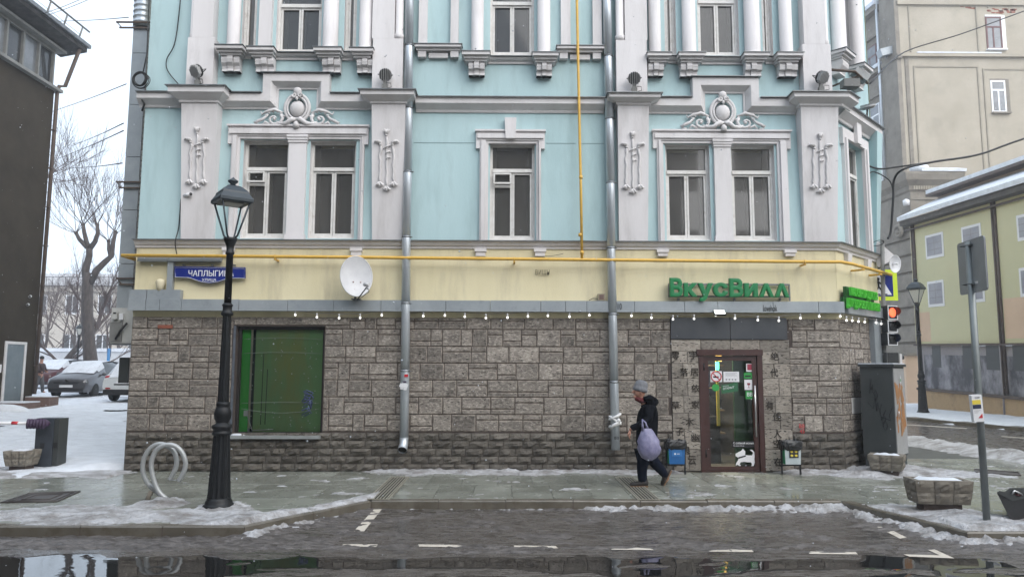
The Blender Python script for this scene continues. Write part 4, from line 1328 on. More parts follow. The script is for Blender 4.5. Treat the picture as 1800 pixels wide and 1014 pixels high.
COR = [(379, 427, 79, 387, 420, 125), (434, 481, 82, 447, 480, 126), (551, 600, 83, 565, 597, 127), (615, 656, 84, 626, 656, 128),
       (812, 861, 90, 823, 852, 132), (936, 982, 92, 943, 971, 133), (1138, 1180, 92, 1140, 1168, 133), (1193, 1240, 92, 1197, 1228, 134), (1308, 1352, 92, 1311, 1341, 134), (1366, 1412, 92, 1371, 1404, 134)]
COL = [(397, 419), (456, 478), (566, 593), (630, 653), (828, 850), (945, 968), (1142, 1163), (1201, 1225), (1311, 1338), (1373, 1395)]
for i, c in enumerate(COR):
    zt = corbel(*c)
    if i == 1:
        x0, x1 = fX(455, 40, .1), fX(477, 40, .1); bx('pilaster', WHITE, B, x0, x1, F - .10, YW, zt + .018, ZT - .8)
    else: column(*COL[i], zt)
# moulded sills between the corbels
def sill2(p0, p1, y0, y1):
    a, b = fX(p0, y0, .1), fX(p1, y0, .1); zt = fZ((p0 + p1) / 2, y0, .15); zb = fZ((p0 + p1) / 2, y1, .03)
    h = zt - zb
    MB().sweep([(0, zb), (.035, zb), (.04, zb + h * .35), (.09, zb + h * .55), (.12, zt - .02), (.12, zt - .004), (0, zt)], [(a, YW), (b, YW)]).build('window_sill', GREYW, B, fix=True)
    bx('sill_flashing', TIN, B, a, b, F - .14, YW + .1, zt + .001, zt + .014)
sill2(422, 440, 88, 103); sill2(476, 557, 91, 105); sill2(596, 620, 90, 106); sill2(857, 941, 98, 112); sill2(1176, 1198, 97, 111); sill2(1235, 1313, 99, 113); sill2(1348, 1372, 98, 112)
# upper pilasters with rolled shoulders
for k, (a, b, c, d, y) in enumerate(((329, 376, 340, 376, 70), (655, 708, 655, 694, 70), (1083, 1137, 1098, 1137, 70), (1411, 1462, 1411, 1452, 75))):
    x0, x1 = fX(a, 110, .2), fX(b, 110, .2); y0, y1 = fX(c, 30, .2), fX(d, 30, .2)
    if k == 3: x1, y1 = XR - .02, XR - .12
    zs = fZ(850, y, .2)
    mb = MB(); mb.box(x0, x1, F - .22, YW, ZCAP[k] + .03, zs); mb.box(y0, y1, F - .221, YW, zs + .001, ZT - .5)
    s = 1 if k in (1, 3) else -1
    xe = (x1 + y1) / 2 if s > 0 else (x0 + y0) / 2
    r = abs((x1 - y1) if s > 0 else (y0 - x0)) / 2
    if r > .02:
        mb.lathe([(r * .3, zs - .02), (r * 1.1, zs + .02), (r * 1.15, zs + .1), (r * .9, zs + .12), (r * .9, ZT - .5)], (xe, F - .14, 0), 12)
    mb.build('pilaster', WHITE, B)
# blind panels beside the middle window
for (a, b, c, d, l0, l1, yl) in ((736, 751, 792, 806, 729, 811, 77), (986, 1003, 1042, 1058, 979, 1062, 80)):
    mb = MB()
    zt = fZ((l0 + l1) / 2, yl, .2)
    for p, q in ((a, b), (c, d)): mb.box(fX(p, 40, .08), fX(q, 40, .08), F - .08, YW, zt + .02, ZT - 1)
    mb.build('panel_strip', WHITE, B)
    mb = MB(); x0, x1 = fX(l0, yl, .15), fX(l1, yl, .15)
    mb.box(x0, x1, F - .18, YW, zt - .05, zt); mb.box(x0 + .03, x1 - .03, F - .12, YW, zt - .10, zt - .051)
    for p, q in ((x0 + .06, x0 + .22), (x1 - .22, x1 - .06)): mb.box(p, q, F - .10, YW, zt - .23, zt - .101)
    mb.box(x0 + .27, x1 - .27, F - .06, YW, zt - .23, zt - .13)
    mb.build('panel_ledge', GREYW, B)
    bx('ledge_flashing', TIN, B, x0 - .02, x1 + .02, F - .20, YW, zt + .002, zt + .015)
# second floor of the cut corner: corbels and columns
for pu, py in ((1486, 130), (1518, 155)):
    u = pch(pu, py, .2)[0]; zt = zsl + .12
    mb = MB()
    cbx(u - .26, u + .26, -.02, .33, zt - .06, zt, mb); cbx(u - .22, u + .22, -.02, .27, zt - .11, zt - .061, mb); cbx(u - .19, u + .19, -.02, .22, zt - .15, zt - .111, mb)
    sec = [(-.02, zt - .15), (.20, zt - .15), (.225, zt - .22), (.21, zt - .29), (.15, zt - .36), (.135, zt - .40), (.15, zt - .45), (-.02, zt - .45)]
    mb.prism(sec, lambda a, b, w: ch(w, a, b), u - .16, u + .16)
    mb.build('corbel', GREYW, B, fix=True)
    cbx(u - .275, u + .275, -.02, .345, zt + .002, zt + .016, MB()).build('corbel_flashing', TIN, B)
    p = ch(u, .1, 0)
    MB().lathe([(.17, zt + .018), (.175, zt + .05), (.15, zt + .08), (.145, ZT - .8)], (p.x, p.y, 0), 18).build('half_column', WHITE, B)
um = (pch(1486, 130, .2)[0] + pch(1518, 155, .2)[0]) / 2
uwo = (um - .35, um + .42, zsl + .0, ZT - 1)
fw = MB()
cbx(uwo[0], uwo[1], -.015, .012, uwo[2] + .1, uwo[3], fw)
f = fw.build('window', PAINTW, B)
cbx(uwo[0] + .06, uwo[1] - .06, .0, .016, uwo[2] + .16, uwo[3] - .1, MB()).build('pane', PANE, f)
# grooves in the blue middle bay: their shadow painted as thin dark strips
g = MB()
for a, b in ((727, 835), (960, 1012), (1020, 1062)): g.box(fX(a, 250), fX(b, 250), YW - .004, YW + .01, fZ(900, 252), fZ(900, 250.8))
g.build('groove_shade_strip', mat('groove_shadow_line', (.22, .31, .33), None, .9), B)

# --- shop window with green panel behind the glass
sx0, sx1, sz0, sz1 = shop
fr = MB(); t = .06
for a, b, c, d in ((sx0, sx0 + t, sz0, sz1), (sx1 - t, sx1, sz0, sz1), (sx0 + t, sx1 - t, sz0, sz0 + t), (sx0 + t, sx1 - t, sz1 - t, sz1)): fr.box(a, b, F + .14, F + .2, c, d)
swf = fr.build('shop_window', mat('dark_window_frame', (.02, .016, .015), None, .5), B)
MB().add([(sx0 + t, F + .17, sz0 + t), (sx1 - t, F + .17, sz0 + t), (sx1 - t, F + .17, sz1 - t), (sx0 + t, F + .17, sz1 - t)], [(0, 1, 2, 3)]).build('pane', GLASS, swf)
xg = sx0 + (sx1 - sx0) * .13
bx('green_panel', FILM, swf, xg + .1, sx1 - .06, F + .205, F + .225, sz0 + .06, sz1 - .06)
bx('green_panel', FILMB, swf, sx0 + .06, xg, F + .205, F + .225, sz0 + .06, sz1 - .06)
bx('window_back', mat('dark_recess', (.012, .02, .02), None, .8), swf, xg + .001, xg + .099, F + .34, F + .36, sz0, sz1)
dots = MB()
for i in range(64):
    col = R.choice([.16, .27, .42, .49, .62, .75, .82, .9]); x = sx0 + (sx1 - sx0) * col + R.uniform(-.03, .03); z = sz0 + (sz1 - sz0) * R.uniform(.06, .93)
    dots.ell((x, F + .19, z), .009, .009, .009, 6, 4)
dots.build('pin_lights', WBULB, swf)['kind'] = 'stuff'
strings = MB()
for k, col in enumerate((.28, .33)): strings.tube([(sx0 + (sx1 - sx0) * col, F + .195, sz0 + .2), (sx0 + (sx1 - sx0) * col + .01, F + .195, sz0 + 1.55 - k * .3)], .006, 4)
strings.build('hanging_string', CABLE, swf)
cp = MB(); cp.box(sx0 + .15, sx0 + .23, F + .175, F + .20, sz0 + .36, sz0 + .46)
cp.tube([(sx0 + .22, F + .19, sz0 + .38), (sx0 + .28, F + .19, sz0 + .2), (sx0 + .32, F + .19, sz0 + .09), (sx0 + .5, F + .19, sz0 + .095), (sx0 + .72, F + .19, sz0 + .11)], .008, 5)
cp.build('charger_cord', WBULB, swf)
gr = MB()
for i in range(16): gr.tube([(sx1 - .35 + R.uniform(-.12, .14) + .02 * j, F + .166, sz0 + .75 - i * .02 + R.uniform(-.1, .1) + .03 * j) for j in range(3)], .008, 4)
gr.build('blue_scribble', mat('blue_spray', (.10, .13, .26), None, .6), swf)
scr = MB()
for c, a in ((sz0 + .42, .08), (sz0 + .62, -.02), (sz1 - .22, -.03), (sz1 - .5, -.02)):
    scr = MB(); scr.tube([(sx0 + .1 + (sx1 - sx0 - .2) * i / 12, F + .167, c + a * (i / 6 - 1) ** 2) for i in range(13)], .003, 4)
    scr.build('glass_scratch', MATS.get('scratch_white') or mat('scratch_white', (.22, .25, .22), None, .6), swf)
bx('reveal_panel', mat('grey_blue_reveal', (.06, .07, .09), (.11, .125, .15), .6, 5), B, sx0 - .04, sx0 - .001, F - .012, F + .25, sz0, sz1)
bx('shop_window_sill', SILLM, B, sx0 - .06, sx1 - .01, F - .10, F + .16, sz0 - .045, sz0 + .012)
sn = MB(); sn.ell((sx0 + .12, F + .02, sz0 + .015), .16, .07, .035, 10, 5); sn.build('snow_cap', SNOW, B)

# --- entrance: stone panels with carved verse, slate panels, brown door
EP = .055
zdt = fZ(1290, 597)
pz = fZ(1290, 618)
dm = (door[0] + door[1]) / 2
bx('slate_panel', SLATE, B, dsx0, fX(1282, 578), F - .04, F + .03, zdt + .01, doorz); bx('slate_panel', SLATE, B, fX(1283, 578), dsx1 - .04, F - .04, F + .03, zdt + .01, doorz)
x = dsx0
for i in range(4):
    x2 = dsx0 + (dsx1 - dsx0) * (i + 1) / 4
    mb = MB(); tile(mb, Pf, x, x2, pz, zdt, .02, .003, .006); mb.build('entrance_panel', [PANELS, PANELS, JOINT], B); x = x2
zcuts = [0.02, .42, .80, 1.10, 1.42, 1.75, 2.03, pz]
for (a, b) in ((dsx0, door[0]), (door[1], dsx1)):
    for i, (c, d) in enumerate(zip(zcuts, zcuts[1:])):
        m_ = a + (b - a) * (.42 if i % 2 else .58)
        for p, q in ((a, m_), (m_, b)):
            mb = MB(); tile(mb, Pf, p, q, c, d, .02 + R.uniform(-.002, .002), .003, .006); mb.build('entrance_panel', [PANELS, PANELS, JOINT], B)
CHARS = [('零', 1187, 625), ('字', 1218, 624), ('落', 1202, 654), ('居', 1220, 654), ('依', 1222, 682), ('草', 1187, 712), ('家', 1222, 711), ('木', 1212, 741), ('子', 1194, 758), ('幽', 1222, 769),
         ('良', 1206, 790), ('云', 1216, 808), ('绝', 1361, 626), ('代', 1360, 655), ('有', 1352, 712), ('佳', 1365, 732), ('人', 1366, 762), ('空', 1366, 779), ('谷', 1384, 777), ('在', 1367, 811)]
for c, px, py in CHARS:
    x, z = fX(px, py), fZ(px, py); s = .155
    mb = text_on(MB(), c, (x - s / 2, F - .0225, z - s / 2), (s, 0, 0), (0, 0, s), (0, -1, 0), .006, .012)
    mb.build('carved_character', CARVE, B)
# door
x0, x1, z0, z1 = door
dr = MB(); t = .095
dr.box(x0, x0 + t, F - .03, F + .10, .0, z1); dr.box(x1 - t, x1, F - .03, F + .10, 0, z1); dr.box(x0 - .04, x1 + .01, F - .05, F + .10, z1 - t, z1 + .02)
dr.box(x0 + t, x1 - t, F + .0, F + .1, 0, .03)
D = dr.build('door', DOORB, B)
lf = MB(); a, b, c, d = x0 + t + .008, x1 - t - .008, .035, z1 - t - .008
s = .085
for p in ((a, a + s, c, d), (b - s, b, c, d), (a + s, b - s, c, c + .065), (a + s, b - s, d - .09, d)): lf.box(p[0], p[1], F + .005, F + .06, p[2], p[3])
lf.build('door_leaf', DOORB, D)
ga, gb, gc, gd = a + s, b - s, c + .065, d - .09
MB().add([(ga, F + .03, gc), (gb, F + .03, gc), (gb, F + .03, gd), (ga, F + .03, gd)], [(0, 1, 2, 3)]).build('door_glass', GLASS, D)
hd = MB(); hx = gb + .02
hd.tube([(hx, F - .06, .66), (hx, F - .06, 1.62)], .016, 8)
for z in (.80, 1.10, 1.50): hd.tube([(hx, F - .06, z), (hx + .02, F + .006, z)], .010, 6)
hd.build('door_handle', STEEL, D)
hg = MB()
for z in (.28, 1.9): hg.tube([(x0 + t, F - .035, z), (x0 + t, F - .035, z + .14)], .012, 6)
hg.build('hinge', BLACKM, D)
def W_(px, py): return fX(px, py, -.02), fZ(px, py, -.02)
def sticker(p0, y0, p1, y1, name, m, off=.0):
    a, zb = W_(p0, y1); b, zt = W_(p1, y0)
    return MB().box(a, b, F + .021 - off, F + .026 - off, zb, zt).build(name, m, D), (a, b, zb, zt)
def ink(name, m, fn, D_=D):
    mb = MB(); fn(mb); return mb.build(name, m, D_)
_, (a, b, zb, zt) = sticker(1249, 652, 1269, 671, 'no_smoking_sign', PRINTW)
cx, cz, r = (a + b) / 2, (zb + zt) / 2, (b - a) * .43
ink('prohibition_ring', REDP, lambda m: (m.tube([(cx + r * math.cos(t_), F + .019, cz + r * math.sin(t_)) for t_ in [i * .3142 for i in range(20)]], .011, 5, closed=True), m.tube([(cx - r * .7, F + .019, cz + r * .7), (cx + r * .7, F + .019, cz - r * .7)], .009, 5)))
ink('cigarette_mark', INK, lambda m: m.box(cx - r * .6, cx + r * .5, F + .0205, F + .0215, cz - .025, cz + .005))
_, (a, b, zb, zt) = sticker(1272, 653, 1299, 671, 'notice_sheet', PRINTW)
def notice(m):
    for i in range(3): m.box(a + .04, b - .04 - .03 * (i % 2), F + .019, F + .0208, zt - .035 - i * .022, zt - .028 - i * .022)
    for i in range(4): m.box(a + .04 + i * .058, a + .07 + i * .058, F + .019, F + .0208, zb + .03, zb + .06)
ink('notice_print', mat('grey_print', (.3, .3, .32), None, .6), notice)
x_, z_ = W_(1258, 681)
ink('round_sticker', PRINTG, lambda m: m.lathe([(.07, 0), (.07, .005)], n=20, M=Matrix.Translation((x_, F + .026, z_)) @ Matrix.Rotation(rad(90), 4, 'X'), smooth=False))
# tilted OPEN card
p0 = Vector((fX(1269, 692), F + .02, fZ(1269, 692))); U = Vector((fX(1298, 686) - p0.x, 0, fZ(1298, 690) - p0.z + .03)); V = Vector((-.005, 0, .165))
ink('open_card', mat('dark_green_card', (.02, .12, .05), None, .5), lambda m: m.add([p0, p0 + U, p0 + U + V, p0 + V], [(0, 1, 2, 3)]))
ink('open_lettering', PRINTW, lambda m: (text_on(m, 'ОТКРЫТ', p0 + U * .1 + V * .42 + Vector((0, -.002, 0)), U * .68, V * .24, (0, -1, 0), .002, .01), text_on(m, 'магазин', p0 + U * .1 + V * .76 + Vector((0, -.002, 0)), U * .35, V * .1, (0, -1, 0), .002)))
_, (a, b, zb, zt) = sticker(1312, 639, 1323, 653, 'red_sticker', PRINTW); ink('red_sticker_print', mat('wine_print', (.3, .03, .06), None, .5), lambda m: m.box(a + .02, b - .01, F + .0185, F + .0208, zb + .03, zt - .01))
_, (a, b, zb, zt) = sticker(1308, 655, 1324, 665, 'green_sticker', PRINTG); ink('sticker_print', INK, lambda m: (m.box(a + .02, b - .05, F + .0185, F + .0208, zb + .03, zb + .06),)); 
_, (a, b, zb, zt) = sticker(1309, 667, 1323, 685, 'wine_sticker', PRINTW)
ink('wine_glass_mark', mat('wine_print_dark', (.2, .01, .03), None, .5), lambda m: (m.prism([(a + .055, zb + .09), (b - .055, zb + .09), (b - .05, zb + .13), (a + .05, zb + .13)], lambda u, v, w: (u, w, v), F + .0185, F + .0208), m.box((a + b) / 2 - .004, (a + b) / 2 + .004, F + .0185, F + .0208, zb + .045, zb + .09), m.box(a + .055, b - .055, F + .0185, F + .0208, zb + .038, zb + .045)))
_, (a, b, zb, zt) = sticker(1311, 687, 1325, 701, 'green_logo_sticker', PRINTG)
ink('logo_lettering', PRINTW, lambda m: text_on(m, 'ВВ', (a + .025, F + .0205, zb + .05), (b - a - .05, 0, 0), (0, 0, (zt - zb) * .5), (0, -1, 0), .002, .02))
_, (a, b, zb, zt) = sticker(1287, 775, 1328, 786, 'black_notice', INK)
ink('notice_lettering', PRINTW, lambda m: (text_on(m, 'С собакой можно', (a + .025, F + .0205, zb + .062), ((b - a) * .86, 0, 0), (0, 0, .04), (0, -1, 0), .002, .01), text_on(m, 'Не выше 40 см', (a + .025, F + .0205, zb + .022), ((b - a) * .45, 0, 0), (0, 0, .022), (0, -1, 0), .002)))
dogpx = [(1294, 797), (1300, 794), (1304, 792), (1307, 788), (1311, 793), (1311, 799), (1317, 800), (1323, 800), (1325, 795), (1321, 792), (1319, 790), (1323, 790), (1328, 795), (1328, 801), (1327, 806), (1328, 812), (1326, 818), (1322, 819), (1323, 815), (1321, 812), (1315, 812), (1309, 811), (1303, 812), (1301, 816), (1304, 817), (1302, 819), (1297, 816), (1295, 818), (1294, 817), (1296, 812), (1299, 808), (1299, 804), (1294, 801)]
ink('white_dog_print', PRINTW, lambda m: m.prism([W_(p - 1, q) for p, q in dogpx][::-1], lambda u, v, w: (u, w, v), F + .021, F + .026))
ink('dog_collar_print', INK, lambda m: m.prism([W_(1298, 806), W_(1311, 802), W_(1311, 799.5), W_(1298, 803)], lambda u, v, w: (u, w, v), F + .0185, F + .0208))
# inside the shop
ins = MB()
ins.add([(x0 - 1.5, F + 3.2, 0), (x1 + 1.5, F + 3.2, 0), (x1 + 1.5, F + 3.2, 2.7), (x0 - 1.5, F + 3.2, 2.7)], [(0, 1, 2, 3)])
ins.add([(x0 - 1.5, F + .3, 2.7), (x1 + 1.5, F + .3, 2.7), (x1 + 1.5, F + 3.2, 2.7), (x0 - 1.5, F + 3.2, 2.7)], [(0, 1, 2, 3)])
ins.add([(x0 - 1.5, F + .3, 0), (x0 - 1.5, F + 3.2, 0), (x0 - 1.5, F + 3.2, 2.7), (x0 - 1.5, F + .3, 2.7)], [(0, 1, 2, 3)])
ins.add([(x0 - 1.5, F + .3, .01), (x1 + 1.5, F + .3, .01), (x1 + 1.5, F + 3.2, .01), (x0 - 1.5, F + 3.2, .01)], [(0, 1, 2, 3)])
ins.build('shop_interior', mat('shop_wall', (.06, .06, .055), (.10, .09, .08), .7, 3), B)
bx('shop_partition', mat('green_partition', (.025, .085, .03), None, .5), B, gb - .26, gb + .5, F + .35, F + .40, .02, 2.6)
sh = MB()
for k in range(4): sh.box(x0 - 1, x1, F + 2.5, F + 3.1, .5 + .5 * k, .53 + .5 * k)
sh.build('shelf', mat('shelf_wood', (.16, .12, .07), None, .6), B)
for i in range(26):
    xx = x0 - .9 + R.random() * 1.9; k = R.randrange(4)
    bx('grocery_box', R.choice([PRINTW, PRINTY, PRINTG, OCHRE, REDP, NAVY]), B, xx, xx + R.uniform(.08, .18), F + 2.48, F + 2.7, .532 + .5 * k, .532 + .5 * k + R.uniform(.12, .36))
bx('yellow_post', PRINTY, B, fX(1265, 700, -.6), fX(1270, 700, -.6), F + .8, F + .85, .8, 2.1)
ct = MB(); ct.box(x0 - .2, gb - .3, F + 1.2, F + 1.7, .01, .95); ct.obox(Matrix.Translation((x0 + .62, F + 1.3, 1.18)) @ Matrix.Rotation(rad(20), 4, 'Y'), -.14, .14, -.02, .02, -.18, .18)
ct.build('till_counter', BLACKP, B)
bx('shop_ceiling_light', mat('shop_lamp', (.9, .85, .7), None, .4, emis=(1, .86, .62), es=30.), B, x0 - .6, x1 - .2, F + 1.0, F + 1.3, 2.62, 2.66)
bx('green_neon', mat('green_neon_glow', (.1, .9, .5), None, .4, emis=(.1, 1, .55), es=2.0), B, fX(1263, 640, -.3), fX(1269, 640, -.3), F + .5, F + .52, fZ(1266, 650, -.4), fZ(1266, 636, -.4))
bx('brass_lamp', mat('amber_glow', (.6, .35, .08), None, .5, emis=(1, .6, .15), es=.8), B, fX(1282, 640, -1.2), fX(1291, 640, -1.2), F + 2.1, F + 2.2, 2.1, 2.42)
# small tags on the walls
def tag_writing(name, body, px0, y0, px1, y1, m, out=.025, par=B):
    a, zb = fX(px0, y1, out), fZ(px0, y1, out); b, zt = fX(px1, y0, out), fZ(px1, y0, out)
    return text_on(MB(), body, (a, F - out, zb), (b - a, 0, 0), (0, 0, zt - zb), (0, -1, 0), .003, .0).build(name, m, par)
tag_writing('red_graffiti', 'вв', 1405, 745, 1414, 752, REDP); tag_writing('red_graffiti', '45', 1406, 754, 1414, 761, REDP)
tag_writing('marker_graffiti', 'lovehok', 1342, 536, 1366, 547, INK, .168); tag_writing('marker_graffiti', '10', 1086, 533, 1093, 544, INK, .168)
tag_writing('marker_graffiti', 'вишн', 941, 474, 966, 483, mat('faded_marker', (.22, .19, .12), None, .8), .02)
rb = MB(); rb.box(fX(278, 573), fX(304, 573), F - .016, F - .0, fZ(290, 577), fZ(290, 571)); rb.build('rust_stain_bracket', BRICKR, B)

# ================================================================== THINGS FIXED TO THE FACADE
def downpipe(pxs, label, wrap=None, outlet=True):
    """pxs: (px, py) along the axis from the foot upwards"""
    out = .14
    pts = [Vector((fX(px, py, out), F - out, fZ(px, py, out))) for px, py in pxs]
    t = thing('drainpipe', label, 'drainpipe', (pts[0].x, F - out, 0), 'zinc drainpipes on the facade')
    r = .083
    def at(z):
        for a, b in zip(pts, pts[1:]):
            if a.z <= z <= b.z + 1e-6: return a + (b - a) * ((z - a.z) / (b.z - a.z))
        return pts[-1] if z > pts[-1].z else pts[0]
    zz = [pts[0].z + (.12 if outlet else 0)]
    while zz[-1] < pts[-1].z - .3: zz.append(min(zz[-1] + 1.28, pts[-1].z))
    for a, b in zip(zz, zz[1:]):
        mb = MB(); p, q = at(a), at(b)
        # facade pipe steps out over ledges
        mb.tube([p, p + (q - p) * .96, q], [r, r, r * .93], 16)
        mb.build('pipe_section', ZINC, t)
        c = MB(); p2 = at(b - .03)
        c.tube([p2 - Vector((0, 0, .012)), p2 + Vector((0, 0, .012))], r + .006, 16)
        c.box(p2.x - .012, p2.x + .012, F - out + r - .01, F - .03, p2.z - .01, p2.z + .01)
        c.tube([(p2.x + r + .0, p2.y - .02, p2.z), (p2.x + r + .035, p2.y - .02, p2.z)], .012, 6)
        c.build('pipe_clamp', TIN, t)
    if outlet:
        p = at(zz[0]); mb = MB()
        q = p + Vector((0, -.02, -.10)); e = q + Vector((-.01, -.11, -.10))
        mb.tube([p + Vector((0, 0, .02)), q, e], [r, r, r + .006], 16, caps=False); mb.build('outlet_shoe', ZINC, t)
        MB().tube([e + Vector((0, .012, .010)), e + Vector((0, .014, .012))], r * .94, 16).build('outlet_opening', PIT, t)
    return t, at
t1, at1 = downpipe([(710, 782), (713, 600), (714, 430), (717, 300), (719, 100), (721, -120)], 'left zinc drainpipe with a red sticker and torn paper beside the green shop window')
t2, at2 = downpipe([(1082, 790), (1078, 600), (1074, 430), (1073, 300), (1069, 100), (1065, -120)], 'right zinc drainpipe with a white rag tied round it behind the walking person', outlet=False)
p = at1(fZ(714, 660, .22)); MB().box(p.x + .0, p.x + .07, F - .232, F - .222, p.z - .025, p.z + .025).build('red_sticker', REDP, t1)
p = at1(fZ(714, 671, .22)); MB().box(p.x - .02, p.x + .04, F - .231, F - .222, p.z - .015, p.z + .015).build('purple_sticker', PURPLE, t1)
tp = MB()
for i in range(6):
    x, z = p.x + R.uniform(-.06, .04), p.z - .12 + R.uniform(-.06, .06)
    tp.obox(Matrix.Translation((x, F - .226 - .0015 * i, z)) @ Matrix.Rotation(R.uniform(-.5, .5), 4, 'Y'), -.03, .03, -.001, .001, -.03, .04)
tp.build('torn_paper', PRINTW, t1)
p = at2(fZ(1080, 741, .22)); rg = MB()
for dz, tl in ((.09, .05), (.02, -.07), (-.06, .04)):
    rg.tube([(p.x + .1 * math.cos(a), F - .14 - .1 * math.sin(a), p.z + dz + tl * math.cos(a)) for a in [i * math.pi / 8 for i in range(16)]], .026, 7, closed=True)
rg.ell((p.x + .05, F - .25, p.z + .02), .04, .035, .045, 8, 5); rg.tube([(p.x + .05, F - .26, p.z), (p.x - .05, F - .26, p.z - .06), (p.x - .09, F - .24, p.z - .14)], [.02, .03, .015], 6)
rg.build('tied_rag', mat('white_rag', (.62, .62, .62), (.72, .72, .72), .8, 12, bump=.6, bscale=20), t2)
p = at2(fZ(1082, 770, .22)); text_on(MB(), 'ва', (p.x - .03, F - .228, p.z - .02), (.08, 0, 0), (0, 0, .05), (0, -1, 0), .002).build('marker_scribble', INK, t2)

# yellow gas pipe
gp = thing('gas_pipe', 'long yellow gas pipe on brackets running across the facade', 'gas pipe', (0, F - .2, fZ(900, 455)))
go = .2
GP = lambda px, py: Vector((fX(px, py, go), F - go, fZ(px, py, go)))
main = [GP(214, 449), GP(600, 452), GP(1022, 456.5), GP(1452, 460.5)]
c1 = ch(.05, .22, main[-1].z + .0)
pend = pch(1570, 493, .22)
MB().tube([ch(-.05, .0, 0) * 0 + Vector((main[0].x, F + .3, main[0].z)), main[0]] + main[1:] + [Vector((XR - .02, F - go - .02, main[-1].z)), ch(.16, .22, main[-1].z - .01), ch(CW + .1, .22, main[-1].z - .01)], .032, 10).build('pipe_run', GAS, gp)
MB().tube([GP(1023, 455), GP(1021, 330), GP(1018, 190), GP(1014, 0), GP(1011, -100)], .027, 8).build('pipe_riser', GAS, gp)
cu = MB()
for px, py in ((1023, 444), (1021, 312), (1020, 413)):
    q = GP(px, py); cu.tube([q - Vector((0, 0, .03)), q + Vector((0, 0, .03))], .036, 8)
cu.build('pipe_coupling', GAS, gp)
for px, py in ((484, 451), (904, 455.5), (1414, 460)):
    q = GP(px, py); mb = MB(); mb.box(q.x - .018, q.x + .018, F - go - .03, F, q.z - .07, q.z - .038); mb.tube([q + Vector((.0, -.034, .036)), q + Vector((0, -.034, -.07))], .009, 6); mb.tube([q + Vector((.0, .034, .036)), q + Vector((0, .034, -.07))], .009, 6)
    mb.build('pipe_bracket', GAS, gp)
for u in (.75, 1.75):
    q = ch(u, .22, main[-1].z - .01); mb = MB(); a = ch(u, 0, 0)
    mb.tube([ch(u, .0, q.z - .06), ch(u, .26, q.z - .06)], .022, 6); mb.tube([q + Vector((0, 0, -.07)), q + Vector((0, 0, .04))], .012, 6)
    mb.build('pipe_bracket', GAS, gp)
# blue street name sign
sg = thing('street_sign', 'blue enamel street name sign with white lettering behind the lamp post', 'street sign', (fX(369, 482), F - .06, fZ(369, 482)))
sp = [(307, 468), (431, 470), (431, 489), (407, 489), (394, 492), (384, 496), (368, 498), (352, 496), (342, 492), (331, 488), (307, 487)]
P2 = [(fX(a, b, .08), fZ(a, b, .08)) for a, b in sp]
MB().prism(P2[::-1], lambda u, v, w_: (u, w_, v), F - .085, F - .05).build('sign_plate', SIGNB, sg)
rim = MB(); cxs = sum(p_[0] for p_ in P2) / len(P2); czs = sum(p_[1] for p_ in P2) / len(P2)
rim.tube([(cxs + (a - cxs) * .975, F - .0865, czs + (b - czs) * .88) for a, b in P2], .005, 5, closed=True); rim.build('sign_border', SIGNW, sg)
lt = MB(); a = fX(331, 480, .09); b = fX(411, 480, .09)
text_on(lt, 'ЧАПЛЫГИНА', (a, F - .0862, fZ(370, 485.5, .09)), (b - a, 0, 0), (0, 0, fZ(370, 475, .09) - fZ(370, 485.5, .09)), (0, -1, 0), .004, .012)
a = fX(355, 491, .09); b = fX(380, 491, .09)
text_on(lt, 'УЛИЦА', (a, F - .0862, fZ(370, 495, .09)), (b - a, 0, 0), (0, 0, fZ(370, 489.5, .09) - fZ(370, 495, .09)), (0, -1, 0), .004, .008)
lt.build('sign_lettering', SIGNW, sg)
br = MB()
for px in (325, 375, 413): br.box(fX(px, 466) - .02, fX(px, 466) + .02, F - .07, F, fZ(px, 468) + .003, fZ(px, 465.5))
br.build('sign_bracket', TIN, sg)
# big green shop letters
sl = thing('shop_sign', 'large green shop name letters over the entrance', 'shop sign', (fX(1280, 508), F - .1, fZ(1280, 508)))
for chx, a, b, y0, y1 in (('В', 1176.5, 1198.8, 489, 522), ('к', 1200.7, 1224.5, 497.7, 522), ('у', 1225.5, 1251.5, 498, 530), ('с', 1252, 1278, 497.3, 522), ('В', 1280.7, 1304.5, 489.8, 522.5), ('и', 1306.5, 1330, 498.2, 522.5),
                        ('Λ', 1332.5, 1358, 498.5, 522.8), ('Λ', 1360, 1385, 498.5, 523)):
    xa, xb = fX(a, 510, .16), fX(b, 510, .16); za, zb = fZ((a + b) / 2, y1, .16), fZ((a + b) / 2, y0, .16)
    text_on(MB(), chx, (xa, F - .155, za), (xb - xa, 0, 0), (0, 0, zb - za), (0, -1, 0), .085, .045 if chx != 'Λ' else .055).build('letter', GREENL, sl)
rl = MB()
for y in (500.5, 521.5): rl.box(fX(1174, y), fX(1386, y), F - .06, F - .02, fZ(1280, y) - .015, fZ(1280, y) + .015)
rl.box(fX(1385, 510), fX(1387, 510), F - .06, F - .02, fZ(1280, 529), fZ(1280, 500.5)); rl.box(fX(1174, 510), fX(1176, 510), F - .06, F - .02, fZ(1280, 521), fZ(1280, 500.5))
for px in (1192, 1290, 1370): rl.box(fX(px, 524) - .015, fX(px, 524) + .015, F - .05, F, fZ(px, 529), fZ(px, 524))
rl.build('letter_rail', TIN, sl)
